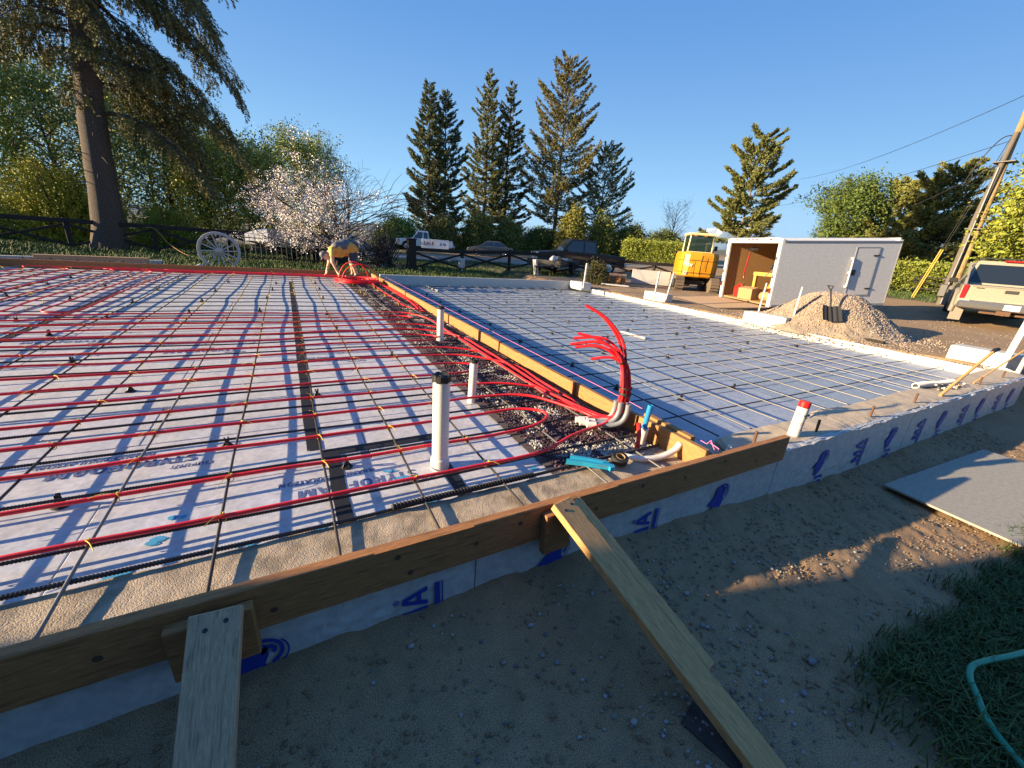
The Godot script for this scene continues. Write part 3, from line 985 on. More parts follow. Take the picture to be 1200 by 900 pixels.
	for i in 6:
		for j in 110:
			var q: Array = []
			for k in [[0, 0], [1, 0], [1, 1], [0, 1]]:
				var x = 1.30 + 0.155 * (i + k[0]); var z = -1.66 - 0.104 * (j + k[1])
				q.append(Vector3(x, -0.14 + 0.012 * relief.get_noise_2d(x * 4, z * 4), z))
			bed.tint = Color(0.10, 0.075, 0.075)
			bed.quad(q[0], q[1], q[2], q[3])
	structure("gravel_bed", bed, M.stone, "bed of crushed stone beside the divider board")
	var dark: Array = []; var pale: Array = []; var dt: Array = []; var pt: Array = []
	for i in 26000:
		var z := -1.68 - pow(r.randf(), 1.7) * 11.3
		var x := r.randf_range(1.36, 2.2)
		var pick: float = wobble.get_noise_2d(x * 9, z * 7)
		var k := r.randf_range(0.008, 0.021)
		var t := Transform3D(Basis(Vector3(r.randf(), r.randf(), r.randf()).normalized(), r.randf() * TAU).scaled(Vector3(k, k * 0.75, k)), Vector3(x, -0.138 + r.randf_range(-0.006, 0.008), z))
		if pick > 0.18 or (z > -1.9 and x > 1.75): pale.append(t)
		else: dark.append(t)
	for i in 40:
		var b := r.randf_range(0.03, 0.11)
		dt.append(Color(b * 1.25, b * 0.72, b * 0.92))
		b = r.randf_range(0.35, 0.62)
		pt.append(Color(b, b * 0.95, b * 0.85))
	var peb := Shape.new()
	peb.stone(Vector3.ZERO, Vector3.ONE, 5)
	var pm := peb.mesh()
	tag(many("crushed_stone", pm, M.stone, dark, dt, self), "dark purple dyed crushed stone beside the divider", "crushed stone")
	tag(many("crushed_stone", pm, M.stone, pale, pt, self), "pale crushed stone patches beside the divider", "crushed stone")

# ---------------------------------------------------------------- form boards and braces
func plank(s: Shape, length: float, height: float, thick: float, bow := 0.0) -> void:      # runs along +x from 0
	var n := maxi(2, int(length / 0.4))
	if bow == 0.0:
		s.box(Vector3(length / 2, 0, 0), Vector3(length, height, thick), 0.003)
		return
	var rings: Array = []
	for i in n + 1:
		var t := float(i) / n
		var z := bow * sin(t * PI)
		var h := height / 2; var w := thick / 2; var b := 0.004
		var ring := PackedVector3Array()
		for q in [[-h + b, -w], [h - b, -w], [h, -w + b], [h, w - b], [h - b, w], [-h + b, w], [-h, w - b], [-h, -w + b]]:
			ring.append(Vector3(t * length, q[0], q[1] + z))
		rings.append(ring)
	s.loft(rings)

func build_forms() -> void:
	var near := thing("form_board", "long brown form board along the front edge of the left slab", "form board")
	var s := Shape.new()
	plank(s, 9.9, 0.192, 0.045, 0.012)
	part("board", s, M.form_wood, near, Transform3D(Basis(), Vector3(-6.82, -0.096, -1.318)))
	var kn := Shape.new()
	for q in [[-1.2, -0.07], [-0.15, -0.12], [0.28, -0.05], [0.33, -0.145], [0.62, -0.10], [0.84, -0.06], [1.3, -0.11], [1.62, -0.05], [1.98, -0.08], [2.35, -0.05], [2.72, -0.12], [-0.6, -0.10]]:
		kn.lathe(Transform3D(Basis(Vector3.RIGHT, PI / 2), Vector3(q[0], q[1], -1.2965 + 0.012 * sin((q[0] + 6.82) / 9.9 * PI))), [Vector2(0.016 + 0.004 * sin(q[0] * 9), 0), Vector2(0.012, 0.0012), Vector2(0.0, 0.0016)], 10)
	part("knot", kn, M.knot, near)
	# the divider between the slabs: several boards end to end
	var div := thing("divider_board", "tan divider boards standing between the two slabs", "form board")
	var cuts := [-1.93, -2.78, -4.35, -6.2, -9.0, -13.15]
	for k in cuts.size() - 1:
		var b := Shape.new()
		var l: float = cuts[k] - cuts[k + 1] - 0.006
		plank(b, l, 0.185 - 0.012 * (k % 2), 0.04, 0.0 if l < 1 else 0.008 * (1 - 2 * (k % 2)))
		part("board", b, M.pine_lit, div, aim(Vector3(2.255 + 0.008 * (k % 2), -0.0925, cuts[k]), Vector3(2.255, -0.0925, cuts[k + 1])))
		var st := Shape.new()
		st.box(Vector3(2.225, -0.08, cuts[k + 1] + 0.02), Vector3(0.018, 0.17, 0.05), 0.002)
		if k < 4: part("joint_cleat", st, M.form_wood, div)
	var gap := thing("divider_board", "short tan divider boards beside the blue pipe", "form board")
	for q in [[2.225, -1.345, -1.72, 0.105, 0.04], [2.275, -1.50, -1.92, 0.115, 0.05], [2.235, -1.73, -1.92, 0.10, 0.06]]:
		var b := Shape.new()
		plank(b, q[1] - q[2], q[3] * 1.5, q[4])
		part("board", b, M.pine_lit, gap, aim(Vector3(q[0], -0.105 + q[3] * 0.5, q[1]), Vector3(q[0], -0.105 + q[3] * 0.5, q[2])))
	var back := thing("form_board", "brown form board along the back edge of the left slab", "form board")
	for k in 3:
		var b := Shape.new()
		plank(b, 2.6, 0.19, 0.042)
		part("board", b, M.form_wood, back, Transform3D(Basis(), Vector3(-5.6 + 2.61 * k, -0.075, -13.22 - 0.01 * k)))
	var left := thing("form_board", "brown form board along the left end of the left slab", "form board")
	for k in 4:
		var b := Shape.new()
		plank(b, 2.98, 0.19, 0.042)
		part("board", b, M.form_wood, left, aim(Vector3(-5.75, -0.085, -1.35 - 2.99 * k), Vector3(-5.75, -0.085, -4.35 - 2.99 * k)))
	# braces and the blocks behind them
	var blocks := [[-0.437, -0.150, 0.236, 0.21, "brown block nailed behind the left brace"], [0.955, -0.140, 0.155, 0.22, "brown block nailed behind the right brace"]]
	for q in blocks:
		var b := Shape.new()
		b.box(Vector3(q[2] / 2, 0, 0), Vector3(q[2], q[3], 0.042), 0.004)
		one("brace_block", b, M.form_wood, q[4], "wood block", "blocks behind the braces", Transform3D(Basis(Vector3.BACK, 0.02), Vector3(q[0], q[1], -1.262)))
	for k in 2:
		var a: Vector3 = [Vector3(-0.292, -0.005, -1.235), Vector3(1.038, 0.018, -1.262)][k]
		var e: Vector3 = [Vector3(-0.345, -0.47, -0.66), Vector3(1.275, -0.485, -0.10)][k]
		var br := thing("brace", ["weathered grey board bracing the left end of the form", "tan board bracing the form near its middle, lit at its top"][k], "brace")
		var b := Shape.new()
		var l := a.distance_to(e)
		var w: float = [0.138, 0.118][k]
		plank(b, l, 0.038, w)
		var at := aim(a, e)
		part("board", b, M.weathered if k == 0 else M.pine, br, at)
		if k == 1:
			var b2 := Shape.new()
			plank(b2, l * 0.62, 0.036, 0.05)
			part("side_strip", b2, M.pine, br, at * Transform3D(Basis(), Vector3(0.02, -0.002, 0.084 if (at.basis.z.x > 0) == true else -0.084)))
		for q in [[0.035, -0.03], [0.05, 0.022]]:
			var sc := Shape.new()
			sc.lathe(Transform3D(Basis(), Vector3(q[0], 0.019, q[1])), [Vector2(0.007, 0), Vector2(0.007, 0.002), Vector2(0.003, 0.0026), Vector2(0.0, 0.001)], 10)
			part("screw", sc, M.dark_steel, br, at)
	var dk := Shape.new()
	plank(dk, 0.75, 0.035, 0.11)
	one("dark_plank", dk, M.bark_dark, "dark old plank lying half buried beside the tan brace", "plank", "", aim(Vector3(1.16, -0.455, -0.52), Vector3(1.36, -0.46, 0.15)))

# ---------------------------------------------------------------- rebar mats
const BAR_Y := -0.086        # long bars of the left mat, on top of the cross bars
func bar_height(x: float, z: float) -> float:
	return BAR_Y + 0.006 * sin(x * 2.1 + z * 1.3) + 0.008 * wobble.get_noise_2d(x * 2.2, z * 1.5)

func ribbed(pts: PackedVector3Array, r: float, pitch := 0.011) -> Shape:     # a deformed bar: short raised ribs along its length
	var s := Shape.new()
	s.tube(pts, r * 0.9, 7)
	for i in pts.size() - 1:
		var l := pts[i].distance_to(pts[i + 1])
		var n := int(l / pitch)
		for k in n:
			var p: Vector3 = pts[i].lerp(pts[i + 1], (k + 0.5) / n)
			var d := (pts[i + 1] - pts[i]).normalized() * pitch * 0.22
			s.tube(PackedVector3Array([p - d, p + d]), r * 1.12, 7)
	return s

func line(x0: float, x1: float, f: Callable, step := 0.4) -> PackedVector3Array:
	var out := PackedVector3Array()
	var n := maxi(2, int(absf(x1 - x0) / step))
	for i in n + 1:
		out.append(f.call(lerpf(x0, x1, float(i) / n)))
	return out

func build_rebar() -> void:
	var m := thing("rebar_mat", "steel rebar mat tied with yellow ties over the left slab", "rebar")
	for k in range(-11, 5):                      # long bars, running away from the camera
		var x := -0.78 + 0.4285 * (k + 0.0)
		if x < -5.6: continue
		var s := Shape.new()
		var pts := line(-1.385 - 0.02 * sin(k * 5.0), -13.1, func(z): return Vector3(x + 0.012 * wobble.get_noise_2d(x * 9, z * 1.1) + 0.012 * sin(k * 3.3) , bar_height(x, z) - 0.010 * ss(-1.7, -1.38, z), z), 0.35)
		s.tube(pts, 0.0066, 7)
		part("rebar", s, M.rebar if k % 5 else M.rebar_bright, m)
	for k in 2:
		var s := Shape.new()
		var x := 1.50 + 0.44 * k
		s.tube(line(-1.40, -13.0, func(z): return Vector3(x + 0.02 * wobble.get_noise_2d(x * 9, z), bar_height(x, z) - 0.012, z), 0.35), 0.0066, 7)
		part("rebar", s, M.rebar_bright, m)
	var sleeve := Shape.new()
	for i in 46:
		var x := 0.34 + i * 0.0175
		sleeve.lathe(Transform3D(Basis(Vector3.BACK, -PI / 2) , Vector3(x, -0.092, -1.668 - 0.02 * ss(0.9, 0.3, x) * 0.0)), [Vector2(0.011, 0), Vector2(0.0165, 0.004), Vector2(0.0165, 0.010), Vector2(0.011, 0.0175)], 9)
	for k in 28:                                 # cross bars underneath
		var z: float = -1.668 if k == 0 else -1.865 - 0.412 * (k - 1)
		if z < -13.0: break
		var f := func(x): return Vector3(x, bar_height(x, z) - 0.0145 + (0.003 if k == 0 else 0.0), z + 0.012 * wobble.get_noise_2d(x * 1.4, z * 7))
		var pts := line(-5.6, 2.17, f, 0.32)
		if k < 7:
			part("rebar", ribbed(pts, 0.0095 if k < 1 else 0.0078), M.rebar, m)
		else:
			var s := Shape.new()
			s.tube(pts, 0.0075, 6)
			part("rebar", s, M.rebar, m)
	part("rubber_sleeve", sleeve, M.rubber, m)
	# yellow ties: a loop round tube and bar and a long loose tail
	var ties: Array = []
	for v in 4:
		var s := Shape.new()
		var ring := PackedVector3Array()
		for i in 11:
			var a := TAU * i / 10.0
			ring.append(Vector3(cos(a) * 0.0145, sin(a) * 0.019, cos(a) * 0.006))
		s.tube(ring, 0.0021, 4)
		var d := Vector3([-0.075, -0.062, 0.05, -0.03][v], [0.022, -0.012, 0.008, 0.055][v], [0.05, 0.055, 0.05, 0.02][v])
		s.tube(smooth_path([Vector3(0.012, 0.018, 0), Vector3(0, 0.024, 0.006), d * 0.5 + Vector3(0, 0.02, 0), d], 0.02), 0.0019, 4)
		s.box(Vector3(0.008, 0.024, 0.0), Vector3(0.008, 0.006, 0.007), 0.001)
		ties.append(s.mesh())
	var loose: Array = []
	var r := RandomNumberGenerator.new()
	r.seed = 61
	for run in 15:
		for k in range(-11, 7):
			var x := -0.78 + 0.4285 * k
			if x < -5.2 or x > 1.2 or r.randf() < 0.12: continue
			var z := -1.85 - 0.331 * run
			var t := Transform3D(Basis(Vector3.UP, r.randf_range(-0.5, 0.5)), Vector3(x, bar_height(x, z) + 0.008, z))
			if run < 9 and x > -4.2:
				part("cable_tie", ties[r.randi() % 4], M.tie, m, t)
			else:
				loose.append(t)
	for i in 130:
		var x := -0.78 + 0.4285 * (r.randi() % 17 - 10); var z := -6.9 - 0.412 * (r.randi() % 15)
		loose.append(Transform3D(Basis(Vector3.UP, r.randf() * TAU), Vector3(x, bar_height(x, z), z)))
	many("cable_ties", ties[0], M.tie, loose, [], m)

	var q := thing("rebar_mat", "bare steel rebar mat over the blue foam of the right slab", "rebar")
	for k in range(-1, 13):
		var x := 3.00 + 0.448 * k
		var s := Shape.new()
		s.tube(line(-1.76 + 0.04 * sin(k * 2.0), -12.33, func(z): return Vector3(x + 0.015 * wobble.get_noise_2d(x * 7, z * 0.8), -0.203 + 0.008 * wobble.get_noise_2d(x * 3, z * 2), z), 0.45), 0.0066, 7)
		part("rebar", s, M.rebar_bright if k > 0 else M.rebar, q)
	for k in 27:
		var z := -2.20 - 0.424 * k
		if z < -12.3: break
		var s := Shape.new()
		s.tube(line(2.36, 9.45, func(x): return Vector3(x, -0.217 + 0.008 * wobble.get_noise_2d(x * 3, z * 2), z + 0.012 * wobble.get_noise_2d(x, z * 7)), 0.45), 0.0068, 7)
		part("rebar", s, M.rebar, q)
	# black plastic chairs that hold the bars up
	var c := Shape.new()
	c.lathe(Transform3D(), [Vector2(0.0, 0.0), Vector2(0.040, 0.0), Vector2(0.042, 0.005), Vector2(0.034, 0.009), Vector2(0.022, 0.009), Vector2(0.013, 0.022), Vector2(0.011, 0.04), Vector2(0.016, 0.048), Vector2(0.016, 0.054)], 14)
	c.box(Vector3(-0.012, 0.066, 0), Vector3(0.007, 0.026, 0.022), 0.002); c.box(Vector3(0.012, 0.066, 0), Vector3(0.007, 0.026, 0.022), 0.002)
	var fin := PackedVector2Array([Vector2(-0.036, 0.005), Vector2(0.036, 0.005), Vector2(0.013, 0.045), Vector2(-0.013, 0.045)])
	c.prism(Transform3D(Basis(), Vector3(0, 0, -0.002)), fin, 0.004); c.prism(Transform3D(Basis(Vector3.UP, PI / 2), Vector3(-0.002, 0, 0)), fin, 0.004)
	var cm := c.mesh()
	var cs := Vector3(0.82, 0.82, 0.82)
	var near_spots := [[-1.02, -2.31, "black rebar chair nearest the left edge of the photo, under the third red tube"], [-0.42, -2.70, "black rebar chair beside the printed word on the left foam"], [0.20, -2.21, "black rebar chair beside the black tape corner"], [0.12, -3.42, "black rebar chair touching the long black tape strip"], [1.32, -2.30, "black rebar chair at the edge of the crushed stone"],
		[-1.15, -3.9, ""], [0.95, -4.45, ""], [0.52, -5.85, ""], [-1.75, -4.8, ""], [-2.3, -6.0, ""]]
	for k in range(-5, 2):
		for j in 4:
			near_spots.append([0.5 + 0.857 * k + 0.1 * sin(j * 7.0 + k), -7.1 - 1.42 * j - 0.3 * sin(k * 5.0 + j), ""])
	var n := 0
	for p in near_spots:
		n += 1
		one("rebar_chair", cm, M.chair, p[2] if p[2] else "rebar chair under the red tubed mat, number %d from the front" % n if n < 11 else "rebar chair in far left bay, row %d from back, column %d from divider" % [4 - (n - 11) % 4, 7 - (n - 11) / 4], "rebar chair", "black chairs under the left rebar mat", Transform3D(Basis(Vector3.UP, n * 1.7).scaled(cs), Vector3(p[0], FOAM_Y + 0.001, p[1])))
	var right_spots := [[2.72, -2.72, "black rebar chair in the divider shadow beside the red tube ends"], [3.16, -2.30, "black rebar chair nearest the form board on the blue foam"], [4.08, -2.36, "black rebar chair left of the spray can on the blue foam"]]
	for k in 7:
		for j in 7:
			right_spots.append([2.76 + 0.81 * k + 0.05 * sin(j * 4.0), -3.5 - 1.16 * j - 0.38 * (k % 2), ""])
	for p in right_spots:
		n += 1
		one("rebar_chair", cm, M.chair, p[2] if p[2] else "rebar chair on the right foam, row %d from front, column %d from divider" % [1 + (n - 42) % 7, 1 + (n - 42) / 7], "rebar chair", "black chairs under the right rebar mat", Transform3D(Basis(Vector3.UP, n * 1.3).scaled(cs), Vector3(p[0] * 1.10 + 0.1 * (1.0 - p[0] / 8.0), RIGHT_FOAM_Y + 0.001, p[1] * 1.12)))

# ---------------------------------------------------------------- red heating tube
const TUBE_R := 0.0106
func tube_y(x: float, z: float) -> float:
	return bar_height(x, z) + 0.0175

func stub_path(n: int) -> Array:            # the end of a loop: out of the slab through the grey elbow and up
	var sx := 2.115 + 0.021 * (n % 4); var sz := -2.06 + 0.022 * int(n / 4) + 0.005 * (n % 2)
	var tips := [[[0, 0.50, -0.07], [-0.12, 0.70, -0.16], [-0.24, 0.78, -0.25]], [[0.0, 0.50, -0.06], [-0.11, 0.68, -0.14], [-0.22, 0.76, -0.22]],
		[[-0.03, 0.42, -0.05], [-0.14, 0.55, -0.15], [-0.33, 0.53, -0.28]], [[-0.04, 0.40, -0.06], [-0.18, 0.52, -0.16], [-0.36, 0.48, -0.30]], [[-0.03, 0.43, -0.05], [-0.17, 0.55, -0.14], [-0.30, 0.58, -0.24]], [[-0.05, 0.40, -0.06], [-0.17, 0.50, -0.15], [-0.31, 0.47, -0.27]],
		[[-0.02, 0.36, -0.05], [-0.10, 0.42, -0.11], [-0.22, 0.39, -0.20]], [[-0.03, 0.38, -0.04], [-0.13, 0.47, -0.12], [-0.28, 0.50, -0.21]]]
	var t: Array = tips[n % 8]
	var out: Array = [Vector3(sx - 0.19 + 0.02 * (n % 3), -0.062 + 0.012 * int(n / 4), sz - 0.24), Vector3(sx - 0.09, -0.058 + 0.01 * int(n / 4), sz - 0.08), Vector3(sx - 0.02, -0.01, sz - 0.005), Vector3(sx, 0.06, sz), Vector3(sx, 0.20, sz)]
	if n == 0:                          # the nearest run comes in straight from the left
		out[0] = Vector3(sx - 0.24, -0.066, sz + 0.04)
		out[1] = Vector3(sx - 0.10, -0.06, sz + 0.012)
	for p in t:
		out.append(Vector3(sx + p[0], p[1], sz + p[2]))
	return out

func lane(n: int, z: float) -> Vector3:     # where end number n lies in the bundle along the divider
	var x := 2.19 - 0.034 * (n % 9) + 0.02 * wobble.get_noise_2d(n * 17.0, z * 1.2)
	return Vector3(x, -0.112 + 0.020 * wobble.get_noise_2d(n * 31.0, z * 1.6) + 0.022 * (n % 2), z)

func along_divider(n: int, z_from: float) -> Array:    # down the bundle from z_from to the elbow
	var out: Array = []
	var z := z_from
	while z < (-2.55 if n < 8 else -7.6):
		out.append(lane(n, z))
		z += 0.55
	if n < 8:
		out.append_array(stub_path(n))
	else:
		out.append(Vector3(2.15 - 0.03 * (n % 4), -0.125, -7.2))
	return out

func run_points(z: float, x0: float, x1: float) -> Array:
	var out: Array = []
	var k := maxi(2, int(absf(x1 - x0) / 0.43))
	for i in k + 1:
		var x := lerpf(x0, x1, float(i) / k)
		out.append(Vector3(x, tube_y(x, z) + 0.004 * sin(x * 7.3 + z * 5.0), z + 0.016 * wobble.get_noise_2d(x * 2.0, z * 9.0)))
	return out

func build_tubing() -> void:
	var labels := ["red heating tube loop nearest the front form board", "second red heating tube loop from the front form board", "third red heating tube loop from the front form board", "fourth red heating tube loop, farthest of the crosswise ones"]
	var n := 0
	for g in 4:
		var z := -1.85 - 0.331 * 4 * g
		var d := 0.331
		var pts: Array = []
		var end_b := along_divider(n + 1, z - 3 * d + 0.5)
		# start of the loop: from the elbow back to the first run
		var start := along_divider(n, minf(z + 0.35, -2.5)) if g > 0 else stub_path(0)
		start.reverse()
		pts.append_array(start)
		if g == 0:
			pts.append(Vector3(1.62, tube_y(1.62, z) + 0.004, z - 0.10))
		else:
			pts.append(Vector3(1.72, tube_y(1.7, z), z + 0.10))
		pts.append_array(run_points(z, 1.30, -5.05))
		pts.append_array([Vector3(-5.22, tube_y(-5.2, z), z - 0.06), Vector3(-5.27, tube_y(-5.2, z), z - d / 2), Vector3(-5.22, tube_y(-5.2, z), z - d + 0.06)])
		pts.append_array(run_points(z - d, -5.05, 1.15))
		pts.append_array([Vector3(1.50, tube_y(1.5, z), z - d - 0.02), Vector3(1.66, tube_y(1.6, z) + 0.004, z - 1.5 * d), Vector3(1.50, tube_y(1.5, z), z - 2 * d + 0.02)])
		pts.append_array(run_points(z - 2 * d, 1.15, -5.05))
		pts.append_array([Vector3(-5.22, tube_y(-5.2, z), z - 2 * d - 0.06), Vector3(-5.27, tube_y(-5.2, z), z - 2.5 * d), Vector3(-5.22, tube_y(-5.2, z), z - 3 * d + 0.06)])
		pts.append_array(run_points(z - 3 * d, -5.05, 1.30))
		pts.append(Vector3(1.72, tube_y(1.7, z), z - 3 * d + 0.12))
		pts.append_array(end_b)
		var s := Shape.new()
		s.tube(smooth_path(pts, 0.07), TUBE_R, 8)
		one("heating_tube", s, M.pex, labels[g], "heating tube", "red heating tube loops on the left mat")
		n += 2
	# the loops that lie along the far left of the slab and come home along the back and the divider
	var far_labels := ["red heating tube loop running lengthwise nearest the middle of the far left", "red heating tube loop running lengthwise at the outer far left"]
	for g in 2:
		var pts: Array = along_divider(n, -12.2)
		pts.reverse()
		pts.append_array([Vector3(1.55 - 0.2 * g, -0.06, -12.75 + 0.1 * g)])
		pts.append_array(run_points(-12.62 - 0.06 * g, 1.2, -2.2 - 1.4 * g))
		var x := -2.4 - 1.36 * g
		for k in 4:
			var za := -12.3 if k % 2 == 0 else -7.1; var zb := -7.1 if k % 2 == 0 else -12.2
			for i in 9:
				var zz := lerpf(za, zb, i / 8.0)
				pts.append(Vector3(x + 0.015 * wobble.get_noise_2d(zz * 4, x * 9), tube_y(x, zz), zz))
			if k < 3:
				pts.append(Vector3(x - 0.165, tube_y(x, zb), zb + (0.12 if k % 2 == 0 else -0.12)))
			x -= 0.33
		pts.append(Vector3(x + 0.2, -0.06, -12.55 - 0.05 * g))
		pts.append_array(run_points(-12.78 - 0.06 * g, x + 0.6, 1.35))
		pts.append(Vector3(1.72, -0.06, -12.5))
		pts.append_array(along_divider(n + 1, -12.0))
		var s := Shape.new()
		s.tube(smooth_path(pts, 0.1), TUBE_R, 7)
		one("heating_tube", s, M.pex, far_labels[g], "heating tube", "red heating tube loops on the left mat")
		n += 2
	# slack tube laid along the back edge, from the coil at the worker's feet
	var slack: Array = []
	for k in 4:
		var z := -12.42 - 0.16 * k
		var row := run_points(z, 1.1, -3.4 + 0.5 * k)
		if k % 2: row.reverse()
		slack.append_array(row)
		if k < 3:
			slack.append(Vector3(-3.6 + 0.5 * k if k % 2 == 0 else 1.3, -0.06, z - 0.08))
	var ss_ := Shape.new()
	ss_.tube(smooth_path(slack, 0.1), TUBE_R, 7)
	one("heating_tube", ss_, M.pex, "slack red heating tube laid back and forth along the back form board", "heating tube")
	# coil on the floor with two loops springing up
	var c := thing("tube_coil", "coil of red heating tube at the feet of the bent worker", "tube coil", Vector3(1.55, -0.075, -11.25))
	var r := RandomNumberGenerator.new()
	r.seed = 8
	for k in 9:
		var turns: Array = []
		for i in 25:
			var a := TAU * i / 24.0
			var rr := 0.40 + 0.055 * (k % 3) + 0.02 * sin(a * 2 + k)
			turns.append(Vector3(cos(a) * rr, 0.012 + 0.030 * (k / 3) + 0.03 * r.randf() , sin(a) * rr))
		turns[24] = turns[0]
		var s := Shape.new()
		s.tube(smooth_path(turns, 0.06), TUBE_R, 7)
		part("tube_turn", s, M.pex, c)
	for k in 2:
		var turns: Array = []
		for i in 17:
			var a := PI * i / 16.0
			turns.append(Vector3(-0.05 + 0.30 * k * 0.5 + cos(a) * (0.36 + 0.08 * k) , sin(a) * (0.50 - 0.05 * k), -0.12 + 0.1 * k + 0.1 * cos(a)))
		var s := Shape.new()
		s.tube(smooth_path(turns, 0.06), TUBE_R, 7)
		part("tube_turn", s, M.pex, c)
	# grey elbows that the ends come up through
	for k in 5:
		var sx := 2.10 + 0.03 * (k % 3); var sz := -2.075 + 0.05 * int(k / 2)
		var s := Shape.new()
		var p := smooth_path([Vector3(sx - 0.20, -0.078, sz - 0.10), Vector3(sx - 0.11, -0.076, sz - 0.05), Vector3(sx - 0.035, -0.045, sz - 0.01), Vector3(sx, 0.02, sz), Vector3(sx + 0.004, 0.10, sz)], 0.015)
		s.tube(p, 0.019, 12)
		var e := thing("conduit_elbow", ["grey bend elbow nearest the divider board end", "grey bend elbow at the left of the tube bundle", "grey bend elbow in the middle of the tube bundle", "grey bend elbow at the right of the tube bundle", "thickest grey bend elbow at the front of the tube bundle"][k], "conduit elbow", Vector3.ZERO, 0, "grey elbows at the red tube ends")
		part("bend", s, M.pvc_grey, e)
		var w := Shape.new()
		w.tube(PackedVector3Array([Vector3(sx - 0.255, -0.079, sz - 0.128), Vector3(sx - 0.195, -0.078, sz - 0.098)]), 0.025, 12)
		part("white_socket", w, M.pvc, e)
	for k in 3:
		var s := Shape.new()
		var y: float = [0.155, 0.205, 0.40][k]
		var cx: float = [2.139, 2.137, 2.10][k]; var cz: float = [-2.035, -2.035, -2.085][k]
		s.lathe(Transform3D(Basis(Vector3.BACK, 0.0 if k < 2 else 0.3), Vector3(cx, y, cz)), [Vector2(0.046 if k < 2 else 0.04, 0), Vector2(0.048 if k < 2 else 0.042, 0.006), Vector2(0.046 if k < 2 else 0.04, 0.022 if k == 0 else 0.014)], 14)
		one("tape_band", s, M.tape_black, ["broad black tape band low on the red tube bundle", "narrow black tape band just above the broad one", "black tape band where the red tubes bend over"][k], "tape band", "black bands round the red tube bundle")

# ---------------------------------------------------------------- pipes, tools and small things on the slab
func stand_pipe(at: Vector3, r: float, h: float, label: String, hub: bool, cap: bool, lean := 0.0) -> void:
	var t := thing("drain_pipe", label, "pipe", at, 0.0, "white drain pipes standing in the left slab")
	t.rotation = Vector3(0, 0.4, lean)
	var s := Shape.new()
	s.lathe(Transform3D(), [Vector2(r, 0), Vector2(r, h), Vector2(r * 0.88, h), Vector2(r * 0.88, h - 0.12), Vector2(0, h - 0.12)], 28)
	part("pipe", s, M.pvc, t)
	if hub:
		var b := Shape.new()
		b.lathe(Transform3D(), [Vector2(r * 1.14, 0), Vector2(r * 1.16, 0.006), Vector2(r * 1.16, 0.062), Vector2(r * 1.10, 0.070), Vector2(r, 0.074)], 28)
		part("hub", b, M.pvc, t)
	if cap:
		var c := Shape.new()
		for k in 14:
			var a := TAU * k / 14
			var rr := r * (1.03 + 0.02 * sin(k * 5.0))
			c.box(Vector3(cos(a) * rr, h - r * 0.30 + 0.004 * sin(k * 3.0), sin(a) * rr), Vector3(0.006, r * 0.75, r * 0.47), 0.002, Basis(Vector3.UP, -a))
		c.lathe(Transform3D(Basis(), Vector3(0, h, 0)), [Vector2(r * 1.03, -r * 0.66), Vector2(r * 1.04, 0), Vector2(r * 0.9, 0.006), Vector2(r * 0.5, -0.008), Vector2(r * 0.2, 0.004), Vector2(0, -0.004)], 20)
		part("tape_cap", c, M.tape_black, t)

